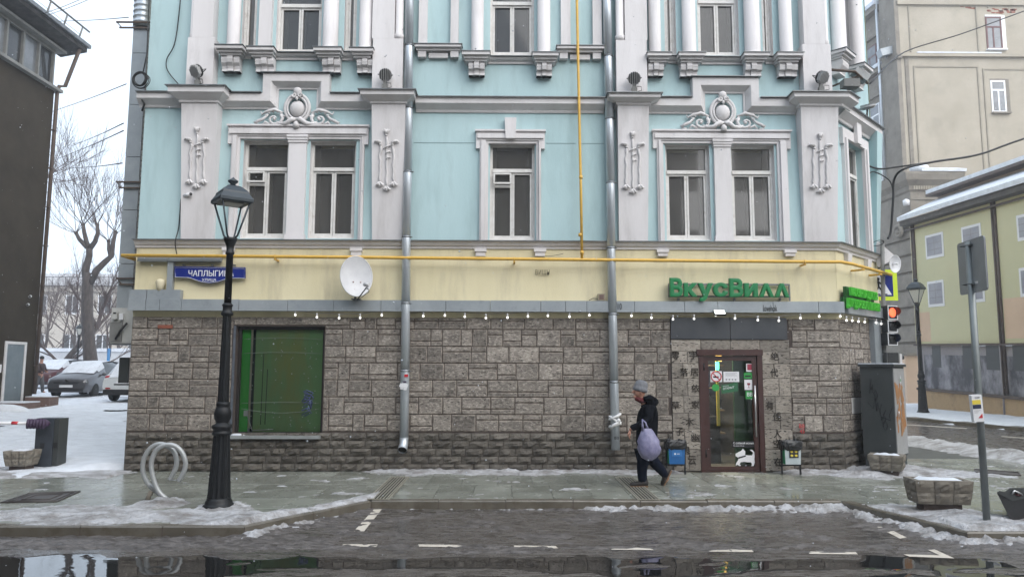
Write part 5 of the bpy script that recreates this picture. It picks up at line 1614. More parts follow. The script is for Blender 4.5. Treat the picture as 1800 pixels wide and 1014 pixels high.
# small light green sign on the cut corner
s2 = thing('corner_sign', 'light green two line shop sign on the cut corner', 'shop sign', ch(.9, .1, fZ(1480, 515)))
for body, pa, pb, dz in (('МАГАЗИН ПРОДУКТОВ', (1488, 504), (1537, 521), .20), ('ДЛЯ ЗДОРОВОГО ПИТАНИЯ', (1483, 523), (1541, 536), .19)):
    ua = pch(*pa, .14)[0]; ub = pch(*pb, .14)[0]; zt_ = pch(*pa, .14)[1]; h = .20
    tb = MB(); text_on(tb, body, ch(ua + .05, .16, zt_ - h), ch(ub, 0, 0) - ch(ua + .05, 0, 0), (0, 0, h), (CS, -CS, 0), .05, .008); tb.build('letter_row', GREENL2, s2)
    mb = MB(); cbx(ua, ub, .07, .13, zt_ - h - .01, zt_ + .01, mb); mb.build('letter_backing', GREEND, s2)
    cbx(ua + .1, ub - .1, -.0, .069, zt_ - h * .6, zt_ - h * .45, MB()).build('letter_rail', TIN, s2)
# satellite dish
sd = thing('satellite_dish', 'pale grey satellite dish standing on the metal ledge by the left drainpipe', 'satellite dish', (fX(622, 526), F - .1, zc1))
dc = Vector((fX(625, 487, .35), F - .34, fZ(625, 487, .35)))
Md = Matrix.Translation(dc) @ Matrix.Rotation(rad(24), 4, 'Z') @ Matrix.Rotation(rad(90 - 8), 4, 'X')
rx, rz = .30, .385
prof = [(i / 6, .07 * (i / 6) ** 2) for i in range(7)]
mb = MB(); vs = []; N = 28
for r_, z_ in prof:
    for j in range(N): a = 2 * math.pi * j / N; vs.append(Md @ Vector((rx * r_ * math.cos(a), rz * r_ * math.sin(a), z_)))
fs = [(i * N + j, i * N + (j + 1) % N, (i + 1) * N + (j + 1) % N, (i + 1) * N + j) for i in range(6) for j in range(N)]
mb.add(vs, fs, True); vs2 = [Md @ Vector((rx * 1.02 * r_ * math.cos(2 * math.pi * j / N), rz * 1.02 * r_ * math.sin(2 * math.pi * j / N), z_ - .012)) for r_, z_ in prof for j in range(N)]
mb.add(vs2, [f[::-1] for f in fs], True)
mb.tube([Md @ Vector((rx * 1.01 * math.cos(2 * math.pi * j / N), rz * 1.01 * math.sin(2 * math.pi * j / N), .066)) for j in range(N)], .010, 6, closed=True)
mb.build('reflector', DISH, sd)
bo = MB()
for u, v in ((-.05, -.1), (.09, -.1), (-.03, -.24), (.11, -.24)): bo.ell(Md @ Vector((u, v, .02)), .011, .011, .011, 6, 4)
bo.build('bolt', BRICKR, sd)
tip = Vector((fX(645, 502, .75), F - .68, fZ(645, 502, .7)))
ab = Md @ Vector((0, -rz * .92, -.02))
MB().tube([ab + Vector((.02, .04, -.08)), tip + Vector((-.02, 0, -.03)), tip], .013, 6).build('feed_arm', TIN, sd)
ln = MB(); ln.tube([tip + Vector((.03, -.03, .02)), tip + Vector((-.07, .06, .03))], [.03, .036], 10); ln.tube([tip + Vector((0, 0, -.07)), tip + Vector((0, 0, .03))], .018, 8); ln.build('receiver_head', DISH, sd)
mt = MB(); mt.tube([(ab.x - .04, F - .18, zc1 + .0), (ab.x - .04, F - .2, ab.z + .22)], .022, 8); mt.box(ab.x - .1, ab.x + .06, F - .26, F - .08, zc1 + .001, zc1 + .02); mt.tube([(ab.x - .04, F - .2, ab.z + .12), Md @ Vector((0, -.1, -.01))], .03, 8)
mt.tube([ab, ab + Vector((.12, -.1, -.05)), tip + Vector((.02, .05, -.1)), tip], .006, 5); mt.build('dish_mount', TIN, sd)

# four round finned floodlights on the pilaster caps
def floodlight(x, y, z, tilt, turn, label):
    t = thing('round_floodlight', label, 'floodlight', (x, y, z), 'round floodlights on the pilaster caps')
    M = Matrix.Translation((x, y, z + .30)) @ Matrix.Rotation(turn, 4, 'Z') @ Matrix.Rotation(rad(118), 4, 'X')
    MB().lathe([(.02, -.05), (.09, -.045), (.125, -.01), (.125, .02), (.11, .03)], n=18, M=M).build('lamp_housing', BLACKP, t)
    fn = MB()
    for i in range(7):
        a = -.105 + .035 * i; hw = math.sqrt(max(.0001, .125 ** 2 - a * a))
        fn.obox(M, a - .007, a + .007, -hw, hw, .031, .105)
    fn.build('cooling_fins', mat('fin_grey', (.34, .34, .34), None, .5) if 'fin_grey' not in MATS else MATS['fin_grey'], t)
    a = MB(); a.tube([M @ Vector((-.14, 0, 0)), M @ Vector((-.14, .0, -.08)), (x, y, z + .17), M @ Vector((.14, 0, -.08)), M @ Vector((.14, 0, 0))], .010, 5); a.box(x - .05, x + .05, y - .04, y + .04, z, z + .10); a.box(x - .03, x + .03, y - .03, y + .03, z + .101, z + .18)
    a.build('lamp_bracket', GREYR, t)
    c = MB(); c.tube([(x + .03, y - .04, z + .12), (x + .12, y - .08, z + .10), (x + .13, y - .06, z + .03), (x + .05, y - .03, z + .02), (x - .2, y + .02, z + .012), (x - .32, y + .05, z + .012)], .007, 5)
    c.build('lamp_cable', CABLE, t)
for (px, k, tl, tn, lab) in ((347, 0, 35, -30, 'round finned floodlight on the leftmost pilaster cap'), (677, 1, 40, 8, 'round finned floodlight on the pilaster cap left of the left drainpipe'),
                             (1115, 2, 40, -8, 'round finned floodlight on the pilaster cap right of the right drainpipe'), (1443, 3, 35, 25, 'round finned floodlight on the pilaster cap at the corner')):
    floodlight(fX(px, 150, .36), F - .36, ZCAP[k] + .03, rad(-tl), rad(tn), lab)
# flat floodlight on the corner cornice, with black brackets behind it
fl = thing('round_floodlight', 'round finned floodlight tilted at the far end of the corner cornice', 'floodlight', ch(1.75, .12, ZCAP[3]), 'round floodlights on the pilaster caps')
M = Matrix.Translation(ch(1.75, .15, ZCAP[3] + .28)) @ Matrix.Rotation(rad(40), 4, 'Z') @ Matrix.Rotation(rad(-18), 4, 'Y')
MB().lathe([(.02, -.05), (.11, -.045), (.16, -.01), (.16, .02), (.14, .03)], n=18, M=M).build('lamp_housing', MATS['fin_grey'], fl)
mb = MB()
for i in range(9): mb.obox(M, -.13 + .032 * i, -.124 + .032 * i, -.1, .1, .031, .06)
mb.build('cooling_fins', MATS['fin_grey'], fl)
MB().tube([ch(1.75, .12, ZCAP[3]), ch(1.75, .14, ZCAP[3] + .25)], .02, 6).build('lamp_bracket', GREYR, fl)
an = thing('cable_anchor', 'rusty black bracket with boxes anchoring the overhead cable at the corner', 'cable bracket', ch(.1, .2, fZ(1480, 120)))
az = fZ(1490, 120, .3)
mb = MB(); mb.tube([ch(-.05, .0, az + .08), ch(.2, .45, az - .02), ch(.9, .45, az - .06)], .028, 6); mb.tube([ch(.2, .0, az - .2), ch(.4, .45, az - .05)], .02, 6); mb.tube([ch(.75, .45, az - .06), ch(.7, 0, az - .22)], .02, 6)
mb.build('anchor_arm', RUST, an)
q = ch(.3, .35, az - .18); mb = MB(); mb.box(q.x - .2, q.x + .12, q.y - .1, q.y + .1, q.z - .12, q.z + .04); mb.build('junction_box', GREYR, an)
q = ch(.62, .4, az + .03); MB().obox(Matrix.Translation(q) @ Matrix.Rotation(rad(35), 4, 'Y'), -.16, .16, -.1, .1, -.06, .08).build('square_lamp', TIN, an)

# string of bulbs under the ledge
gl = thing('bulb_garland', 'string of lit round bulbs hung under the grey metal ledge', 'string lights', (0, F - .12, fZ(850, 553)))
bp_ = [(519, 553.5), (557, 557.5), (596, 559), (633, 558.5), (671, 554), (744, 555.5), (782, 554.3), (817, 556.5), (854, 558.8), (892, 558), (928, 556), (963, 555), (1001, 556.5), (1036, 554), (1110, 555), (1145, 558.5),
       (1183, 561), (1220, 560), (1258, 554), (1292, 559.5), (1332, 562.5), (1369, 563.5), (1407, 559), (1440, 556), (1477, 556)]
q = [(fX(px, py, .13), fZ(px, py, .13)) for px, py in bp_]
cb = MB(); cp_ = []
for i, (x, z) in enumerate(q):
    cp_.append((x, F - .13, z + .075))
    if i + 1 < len(q): x2, z2 = q[i + 1]; cp_.append(((x + x2) / 2, F - .13, (z + z2) / 2 + .085))
cp_.insert(0, (fX(490, 550, .13), F - .13, q[0][1] + .09))
qc = []
for px, py in ((1488, 563), (1498, 563.5), (1509, 565), (1520, 566), (1540, 567), (1549, 569)):
    u, z = pch(px, py, .13); qc.append((u, z)); p = ch(u, .13, z); cp_.append((p.x, p.y, p.z + .075))
cb.tube(cp_, .006, 5); cb.build('garland_cable', mat('pale_cable', (.25, .22, .20), None, .6), gl)
for P_ in [Vector((x, F - .13, z)) for x, z in q] + [ch(u, .13, z) for u, z in qc]:
    MB().lathe([(.014, .03), (.018, .035), (.018, .075), (.01, .08)], P_, 8).build('bulb_socket', WBULB, gl)
    MB().ell(P_, .021, .021, .023, 10, 7).build('bulb', BULB, gl)
# small lit LED floodlight over the entrance
le = thing('led_floodlight', 'small lit flat floodlight over the shop entrance', 'floodlight', (fX(1265, 548, .25), F - .2, fZ(1265, 548, .25)))
M = Matrix.Translation((fX(1265, 548, .25), F - .25, fZ(1265, 548, .25))) @ Matrix.Rotation(rad(-48), 4, 'X')
MB().obox(M, -.11, .11, .004, .04, -.07, .07).build('lamp_housing', BLACKP, le); MB().obox(M, -.095, .095, -.002, .003, -.055, .055).build('lamp_panel', FLOODON, le)
MB().tube([(fX(1265, 548), F - .16, fZ(1265, 545)), M @ Vector((0, .05, 0))], .015, 6).build('lamp_bracket', TIN, le)
# loudspeaker-like box beside the right drainpipe, flood box, wires, cameras
hb = thing('small_lamp_box', 'small beige lamp box standing on the ledge left of the right drainpipe', 'lamp box', (fX(1057, 526), F - .08, zc1))
bx('box_body', mat('old_beige', (.33, .28, .2), None, .6), hb, fX(1051, 520, .1), fX(1063, 520, .1), F - .13, F - .02, zc1 + .012, zc1 + .14); bx('box_face', BROWNS, hb, fX(1053, 520, .1), fX(1061, 520, .1), F - .136, F - .131, zc1 + .03, zc1 + .12)
mb = MB(); mb.tube([(fX(1051, 520), F - .05, zc1 + .05), (fX(1042, 520), F - .04, zc1 + .06), (fX(1035, 524), F - .03, zc1 + .02)], .006, 5); mb.build('box_cable', CABLE, hb)
def bullet_cam(loc, d, label, par=None, s=1.):
    t = thing('security_camera', label, 'security camera', loc, 'white bullet security cameras')
    L = Vector(loc); d = Vector(d).normalized() * s
    MB().tube([L + d * .06, L + d * .22], .036 * s, 10).build('camera_body', PRINTW, t)
    MB().tube([L + d * .221, L + d * .235], .03 * s, 10).build('camera_lens', BLACKP, t)
    MB().tube([L, L + d * .08 + Vector((0, 0, -.02)), L + d * .12], .014 * s, 6).build('camera_arm', TIN, t)
    return t
bullet_cam((fX(320, 344, .1), F - .08, fZ(320, 345, .1)), (1, -.5, .12), 'small white camera on the leftmost white pilaster below the stucco flowers')
ml = thing('wall_lantern', 'cream plaster-coloured lamp stub above the grey casing left of the street sign', 'wall lamp', (fX(281, 500), F - .05, fZ(281, 505)))
MB().lathe([(.05, -.12), (.07, -.04), (.085, .04), (.07, .09), (.02, .11)], (fX(281, 500, .1), F - .09, fZ(281, 500, .1)), 12).build('lamp_body', mat('cream_paint', (.6, .54, .38), None, .7), ml)
MB().box(fX(281, 500, .1) - .02, fX(281, 500, .1) + .02, F - .09, F, fZ(281, 500, .1) - .02, fZ(281, 500, .1) + .02).build('lamp_arm', YELLOW, ml)
# loose cables on the facade
def cable(pts, r, label, name='cable'):
    mb = MB()
    P_ = [Vector(p) for p in pts]; out = []
    for i in range(len(P_) - 1):
        a = P_[max(0, i - 1)]; b = P_[i]; c = P_[i + 1]; d = P_[min(len(P_) - 1, i + 2)]
        for k in range(6):
            t = k / 6; out.append(.5 * ((2 * b) + (c - a) * t + (2 * a - 5 * b + 4 * c - d) * t * t + (3 * b - a - 3 * c + d) * t ** 3))
    out.append(P_[-1]); mb.tube(out, r, 6)
    return solo(mb, name, CABLE, label, 'cable', loc=P_[0])
fp_ = lambda px, py, o=.03: (fX(px, py, o), F - o, fZ(px, py, o))
cable([fp_(319, -20), fp_(313, 40), fp_(306, 80), fp_(293, 105), fp_(295, 125), fp_(315, 150)], .010, 'thin grey cable curving down the upper blue wall at the left')
cable([fp_(318, 350, .03), fp_(314, 400, .03), fp_(308, 425, .15), fp_(311, 448, .05)], .010, 'thin cable dropping from the left camera to the gas pipe')
cable([fp_(941, 446, .03), fp_(965, 450, .03), fp_(990, 446, .03)], .005, 'thin brown wire sagging below the ledge beside the yellow riser')
co = thing('cable_coil', 'coil of black cable hanging at the upper left edge of the facade', 'cable coil', fp_(248, 140, .15))
cc = Vector(fp_(248, 141, .22))
for k in range(6):
    mb = MB(); r_ = .17 - .012 * k; ox, oz = R.uniform(-.02, .02), R.uniform(-.02, .02)
    mb.tube([(cc.x + ox + r_ * math.cos(a), cc.y - .012 * k + .01 * math.sin(3 * a), cc.z + oz + r_ * (.9 + .05 * k) * math.sin(a)) for a in [i * math.pi / 10 for i in range(20)]], .009, 5, closed=True)
    mb.build('cable_loop', CABLE, co)
mb = MB(); mb.tube([cc + Vector((.03, 0, .15)), fp_(258, 95, .1), fp_(262, 0, .06)], .012, 5); mb.tube([(XL - .03, F - .1, zcA - .12), (XL + .05, F - .12, zcA - .24), fp_(250, 195, .03)], .02, 6); mb.build('cable_tail', CABLE, co)
# duct, meter boxes and open hatch on the left flank
du = thing('ventilation_duct', 'grey sheet metal duct running up the left flank of the corner building', 'duct', (XL - .3, F + .9, 0))
yd = F + .55
xa, xb = onY(208, 480, yd).x, XL + .02
zt0, zt1 = onY(225, 560, yd).z, onY(240, 48, yd).z
z = zt0
while z < zt1 - .2:
    z2 = min(zt1, z + 1.1); bx('duct_section', CASING, du, xa, xa + .30, yd, yd + .4, z + .006, z2 - .006); z = z2
rb = MB(); z = zt0
while z < zt1: rb.box(xa + .32, XL - .01, yd - .02, yd + .1, z, z + .10); z += .115
rb.build('corrugated_strip', GREYR, du)
xc = (onY(228, 20, yd).x + onY(262, 20, yd).x) / 2; rr_ = (onY(262, 20, yd).x - onY(228, 20, yd).x) / 2
pr = []
for i in range(24): pr += [(rr_, zt1 + .05 + i * .12), (rr_ * 1.0, zt1 + .15 + i * .12), (rr_ * 1.05, zt1 + .16 + i * .12)]
MB().lathe(pr, (xc, yd + .2, 0), 20).build('round_duct', ZINC, du)
MB().lathe([(rr_ * .7, zt1 - .1), (rr_ * .85, zt1 + .04)], (xc, yd + .2, 0), 20).build('duct_collar', GREYR, du)
for py in (42, 322, 491):
    zz_ = onY(215, py, yd).z; m = MB(); m.box(onY(206, py, yd).x, XL, yd - .05, yd - .02, zz_, zz_ + .03); m.box(onY(212, py, yd).x, XL, yd - .048, yd - .022, zz_ - .12, zz_ - .09); m.tube([(onY(208, py, yd).x, yd - .035, zz_), (onY(216, py, yd).x, yd - .035, zz_ - .1)], .01, 5); m.build('duct_bracket', RUST, du)
ac = thing('meter_cabinet', 'pale wall cabinet with a small meter box jutting out at the left of the building', 'wall cabinet', (XL - .2, F + .5, 1.9))
ya = F + .45
A = lambda px, py: onY(px, py, ya)
bx('cabinet_body', AIRCON, ac, A(195, 570).x, XL - .012, ya, ya + .4, A(210, 603).z, A(210, 541).z); bx('cabinet_side_panel', GREYR, ac, A(195, 570).x - .01, A(216, 570).x, ya - .02, ya - .002, A(210, 600).z, A(210, 566).z)
bx('meter_box', AIRCON, ac, A(201, 550).x, A(209, 550).x, ya - .08, ya - .003, A(205, 561).z, A(205, 548).z); bx('meter_display', BLACKP, ac, A(203, 550).x, A(208, 550).x, ya - .084, ya - .081, A(205, 552).z, A(205, 549.5).z)
bx('fuse_box', PRINTW, ac, A(212, 555).x, A(219, 555).x, ya - .06, ya - .003, A(215, 562).z, A(215, 551).z)
mb = MB(); mb.tube([A(205, 596) + Vector((0, -.05, 0)), A(214, 582) + Vector((0, -.06, 0)), A(226, 568) + Vector((0, -.06, 0))], .02, 6); mb.build('hanging_cable', CABLE, ac)
bx('cabinet_base_plate', TIN, ac, A(193, 605).x, XL - .012, ya - .05, ya + .42, A(210, 606).z, A(210, 603.5).z)
ht = thing('metal_hatch', 'tall grey sheet metal screen fixed to the left flank beside the white car', 'metal screen', (XL - .4, F + .8, 1.5))
yh = F + .8
xh0, xh1 = onY(208, 650, yh).x, XL
for i in range(3):
    a = xh0 + (xh1 - xh0) * i / 3; bx('screen_slat', CABG if i == 0 else LILACG, ht, a + .008, a + (xh1 - xh0) / 3 - .004, yh, yh + .05, onY(215, 673, yh).z, onY(215, 628, yh).z)
mb = MB(); mb.box(onY(201, 674, yh).x, XL, yh - .02, yh + .06, onY(215, 677, yh).z, onY(215, 674, yh).z); mb.build('screen_rail', TIN, ht)

# ================================================================== STREET FURNITURE
def street_lamp(loc, H, label, far=False, glassm=None):
    x, y, z0 = loc
    t = thing('street_lamp', label, 'street lamp', loc, 'black lantern street lamps')
    k = H / 4.4
    o = Vector(loc)
    fl_ = .10
    b = MB(); b.lathe([(.215 * k, 0), (.215 * k, .05 * k), (.20 * k, .065 * k), (.185 * k, .07 * k), (.185 * k, .10 * k), (.165 * k, .12 * k), (.165 * k, .15 * k)], o, 24)
    b.build('lamp_foot', BLACKM, t)
    s_ = MB(); s_.lathe([(.16 * k, .151 * k), (.155 * k, .2 * k), (.112 * k, .99 * k), (.11 * k, 1.02 * k)], o, 28, flute=.09, smooth=False); s_.build('fluted_base', BLACKM, t)
    c = MB(); c.lathe([(.115 * k, 1.021 * k), (.135 * k, 1.03 * k), (.135 * k, 1.06 * k), (.12 * k, 1.07 * k), (.12 * k, 1.10 * k), (.145 * k, 1.125 * k), (.14 * k, 1.16 * k), (.095 * k, 1.18 * k), (.085 * k, 1.20 * k), (.115 * k, 1.26 * k), (.12 * k, 1.33 * k), (.10 * k, 1.40 * k), (.085 * k, 1.42 * k), (.095 * k, 1.44 * k), (.095 * k, 1.47 * k), (.082 * k, 1.49 * k)], o, 20)
    c.build('lamp_knop', BLACKM, t)
    p = MB(); p.lathe([(.08 * k, 1.491 * k), (.06 * k, 2.72 * k)], o, 20, flute=.10, smooth=False)
    p.lathe([(.062 * k, 2.721 * k), (.085 * k, 2.74 * k), (.085 * k, 2.77 * k), (.065 * k, 2.80 * k), (.065 * k, 2.86 * k), (.08 * k, 2.88 * k), (.055 * k, 2.91 * k)], o, 16)
    p.lathe([(.052 * k, 2.911 * k), (.048 * k, 3.62 * k), (.062 * k, 3.63 * k), (.062 * k, 3.66 * k), (.05 * k, 3.67 * k), (.055 * k, 3.75 * k), (.09 * k, 3.83 * k), (.10 * k, 3.87 * k), (.06 * k, 3.88 * k)], o, 16)
    p.build('lamp_post', BLACKM, t)
    zl0, zl1 = 3.86 * k, 4.35 * k
    wa_, wb_ = .075 * k, .195 * k
    rot = Matrix.Translation(o) @ Matrix.Rotation(rad(38), 4, 'Z')
    fr_ = MB()
    for sx in (-1, 1):
        for sy in (-1, 1):
            fr_.tube([rot @ Vector((sx * .04 * k, sy * .04 * k, zl0)), rot @ Vector((sx * wa_, sy * wa_, zl0 + .05 * k)), rot @ Vector((sx * wb_, sy * wb_, zl1 + .04 * k))], .014 * k, 6)
    fr_.build('lantern_frame', DBLUEM, t)
    if far:
        gm = MB()
        for sx, sy in ((1, 0), (0, 1), (-1, 0), (0, -1)):
            def co(s_, w, z): return rot @ Vector((sx * w - sy * s_ * w, sy * w + sx * s_ * w, z))
            gm.add([co(-1, wa_, zl0 + .06 * k), co(1, wa_, zl0 + .06 * k), co(1, wb_ * .96, zl1), co(-1, wb_ * .96, zl1)], [(0, 1, 2, 3)])
        gm.build('lantern_glass', glassm or LAMPG, t)
    rf_ = MB(); w2 = .238 * k
    def ring(w, z): return [rot @ Vector((sx * w, sy * w, z)) for sx, sy in ((-1, -1), (1, -1), (1, 1), (-1, 1))]
    rs = [ring(w2 * .9, zl1 + .03 * k), ring(w2, zl1 + .05 * k), ring(w2, zl1 + .09 * k), ring(w2 * .8, zl1 + .17 * k), ring(w2 * .77, zl1 + .20 * k), ring(w2 * .45, zl1 + .28 * k), ring(w2 * .3, zl1 + .30 * k)]
    vs = [v for r_ in rs for v in r_]
    fs = [(i * 4 + j, i * 4 + (j + 1) % 4, (i + 1) * 4 + (j + 1) % 4, (i + 1) * 4 + j) for i in range(6) for j in range(4)] + [(3, 2, 1, 0), (24, 25, 26, 27)]
    rf_.add(vs, fs).build('lantern_roof', DBLUEM, t)
    rr2 = ring(w2 * .55, zl1 + .022 * k) + ring(w2 * .55, zl1 + .029 * k)
    MB().add(rr2, [(3, 2, 1, 0), (4, 5, 6, 7), (0, 1, 5, 4), (1, 2, 6, 5), (2, 3, 7, 6), (3, 0, 4, 7)]).build('lamp_reflector', LAMPG, t)
    MB().lathe([(.05 * k, zl1 + .30 * k), (.035 * k, zl1 + .33 * k), (.07 * k, zl1 + .36 * k), (.075 * k, zl1 + .38 * k), (.03 * k, zl1 + .41 * k), (.0, zl1 + .44 * k)], o, 14).build('lantern_finial', DBLUEM, t)
    return t
lp = onZ(384, 893)
tp_ = onY(408, 313, lp.y); street_lamp((lp.x, lp.y, 0), tp_.z * .9215, 'black fluted lantern lamp post in front of the green shop window')
l2 = onZ(1623, 727); street_lamp((l2.x, l2.y, 0), (onY(1610, 484, l2.y).z) * .90, 'black lantern lamp on the snowy pavement across the side street', True, mat('frosted_glass', (.55, .55, .52), None, .3))
l3z = .03 * (42 - 14.5)
l3 = onY(135, 648, 44); street_lamp((l3.x, 44, .88), onY(135, 577, 44).z - .88, 'lantern lamp among the trees in the far yard', True, MATS['frosted_glass'])

def smooth_path(P_, n_=4):
    out = []
    for i in range(len(P_) - 1):
        a = P_[max(0, i - 1)]; b = P_[i]; c = P_[i + 1]; d = P_[min(len(P_) - 1, i + 2)]
        for k in range(n_): t = k / n_; out.append(.5 * ((2 * b) + (c - a) * t + (2 * a - 5 * b + 4 * c - d) * t * t + (3 * b - a - 3 * c + d) * t ** 3))
    return out + [P_[-1]]
# bike rack: two open steel rings
bk = thing('bike_rack', 'curled double tube steel bike rack in the snow by the lamp post', 'bike rack', (*g2(272, 882), 0))
yb_ = g2(272, 882)[1]
for dy, pts in ((0, [(1175, 478), (1120, 420), (1085, 350), (1062, 250), (1070, 175), (1105, 115), (1160, 88), (1225, 92), (1275, 135), (1300, 200), (1298, 250), (1278, 300), (1252, 340)]),
                (.0, [(1120, 430), (1050, 370), (1010, 300), (1002, 230), (1018, 165), (1060, 105), (1120, 80), (1180, 95), (1225, 140), (1240, 200), (1232, 250), (1212, 295), (1190, 330)])):
    off = 0 if len(MATS) and pts[0][0] == 1175 else .10
    P_ = [onY(a / 3.991, 760 + b / 3.991, yb_ + off) for a, b in pts]
    P_[0].z = max(P_[0].z, .03)
    P_ = smooth_path(P_)
    MB().tube(P_, .034, 10).build('steel_tube', mat('galvanised_tube', (.42, .43, .43), (.50, .51, .51), .45, 6, metal=.4) if 'galvanised_tube' not in MATS else MATS['galvanised_tube'], bk)
a_, b_, c_ = onY(1060 / 3.991, 760 + 410 / 3.991, yb_ + .03), onY(1025 / 3.991, 760 + 512 / 3.991, yb_), onY(1080 / 3.991, 760 + 440 / 3.991, yb_)
mb = MB(); mb.tube([a_, (b_.x, yb_, .0)], .035, 6); mb.build('rack_foot', CONC, bk)
pA, pB = onY(1110 / 3.991, 760 + 405 / 3.991, yb_), onY(1050 / 3.991, 760 + 365 / 3.991, yb_ + .1); mb = MB(); mb.tube([pA, pB], .02, 6); mb.build('cross_bar', MATS['galvanised_tube'], bk)
e1, e2 = onY(1252 / 3.991, 760 + 336 / 3.991, yb_), onY(1190 / 3.991, 760 + 330 / 3.991, yb_ + .1); mb = MB(); mb.tube([e1, e2], .008, 5); mb.build('tie_wire', MATS['galvanised_tube'], bk)

# concrete planters with rock-faced blocks and snow
def planter(loc, rotz, L, W, H, label, taper=.04):
    t = thing('concrete_planter', label, 'planter', (0, 0, 0), 'concrete block planters')
    h0 = H * .26
    ped = MB(); ped.box(-L * .33, L * .33, -W * .3, W * .3, 0, h0); ped.build('planter_foot', JOINT, t)
    core = MB(); g = .02
    v = [(-L / 2 + taper + g, -W / 2 + taper + g, h0), (L / 2 - taper - g, -W / 2 + taper + g, h0), (L / 2 - taper - g, W / 2 - taper - g, h0), (-L / 2 + taper + g, W / 2 - taper - g, h0),
         (-L / 2 + g, -W / 2 + g, H - .012), (L / 2 - g, -W / 2 + g, H - .012), (L / 2 - g, W / 2 - g, H - .012), (-L / 2 + g, W / 2 - g, H - .012)]
    core.add(v, [(0, 3, 2, 1), (4, 5, 6, 7), (0, 1, 5, 4), (1, 2, 6, 5), (2, 3, 7, 6), (3, 0, 4, 7)]); core.build('planter_trough', CONC, t)
    def face(p0, p1, n_, k):
        d = (p1 - p0); Lf = d.length; d.normalize()
        for r in range(2):
            for i in range(k):
                def P(u, out, zf):
                    zz_ = h0 + (H - h0) * zf; tp2 = taper * (1 - zf) ** 1.6
                    s = tp2 / (Lf / 2) ; uu = (u - .5) * (1 - s) + .5
                    q = p0 + d * (uu * Lf) + n_ * (out - tp2); return Vector((q.x, q.y, zz_))
                mb = MB(); a, b, c, e = i / k + .006, (i + 1) / k - .006, r / 2 + .008, (r + 1) / 2 - .008
                vs = []; nx = 4
                for jj in range(nx + 1):
                    for ii in range(nx + 1):
                        edge = ii in (0, nx) or jj in (0, nx)
                        vs.append(P(a + (b - a) * ii / nx, (-.0 if edge else .012 + R.uniform(-.008, .014)), c + (e - c) * jj / nx))
                mb.add(vs, [(jj * (nx + 1) + ii, jj * (nx + 1) + ii + 1, (jj + 1) * (nx + 1) + ii + 1, (jj + 1) * (nx + 1) + ii) for jj in range(nx) for ii in range(nx)])
                mb.build('planter_block', CONC, t)
    c = [Vector((-L / 2, -W / 2, 0)), Vector((L / 2, -W / 2, 0)), Vector((L / 2, W / 2, 0)), Vector((-L / 2, W / 2, 0))]
    for i, k in ((0, 5 if L > .9 else 3), (1, 2), (2, 4), (3, 2)):
        d = c[(i + 1) % 4] - c[i]; n_ = Vector((d.y, -d.x, 0)).normalized(); face(c[i].copy(), c[(i + 1) % 4].copy(), n_, k)
    rim = MB(); w_ = .07
    for a, b, p, q in ((-L / 2, L / 2, -W / 2, -W / 2 + w_), (-L / 2, L / 2, W / 2 - w_, W / 2), (-L / 2, -L / 2 + w_, -W / 2 + w_, W / 2 - w_), (L / 2 - w_, L / 2, -W / 2 + w_, W / 2 - w_)): rim.box(a, b, p, q, H - .01, H)
    rim.build('planter_rim', CONC, t)
    sn = MB(); nx, ny = 12, 7; vs = []
    for j in range(ny + 1):
        for i in range(nx + 1):
            e = min(i, nx - i, 2) / 2 * min(j, ny - j, 2) / 2
            vs.append((-L / 2 + .05 + (L - .1) * i / nx, -W / 2 + .05 + (W - .1) * j / ny, H - .02 + .035 * e + .015 * nz(i * .5, j * .5, 1, L * 9) * e))
    sn.add(vs, [(j * (nx + 1) + i, j * (nx + 1) + i + 1, (j + 1) * (nx + 1) + i + 1, (j + 1) * (nx + 1) + i) for j in range(ny) for i in range(nx)], True)
    sn.build('snow_cap', SNOW, t)
    t.location = loc; t.rotation_euler = (0, 0, rotz)
    return t
q = g2(1664, 903); planter((q[0] + .03, q[1] + .22, 0), rad(-8), .74, .42, .43, 'long concrete planter with snow beside the right sign pole')
q = g2(1570, 838); planter((q[0], q[1] + .2, 0), rad(-33), .58, .42, .38, 'small concrete planter with a snow top in front of the grey cabinet')
q = g2(22, 830); planter((q[0] + .0, q[1] + .25, 0), rad(0), .44, .46, .38, 'concrete planter with snow beside the barrier post at the left edge')

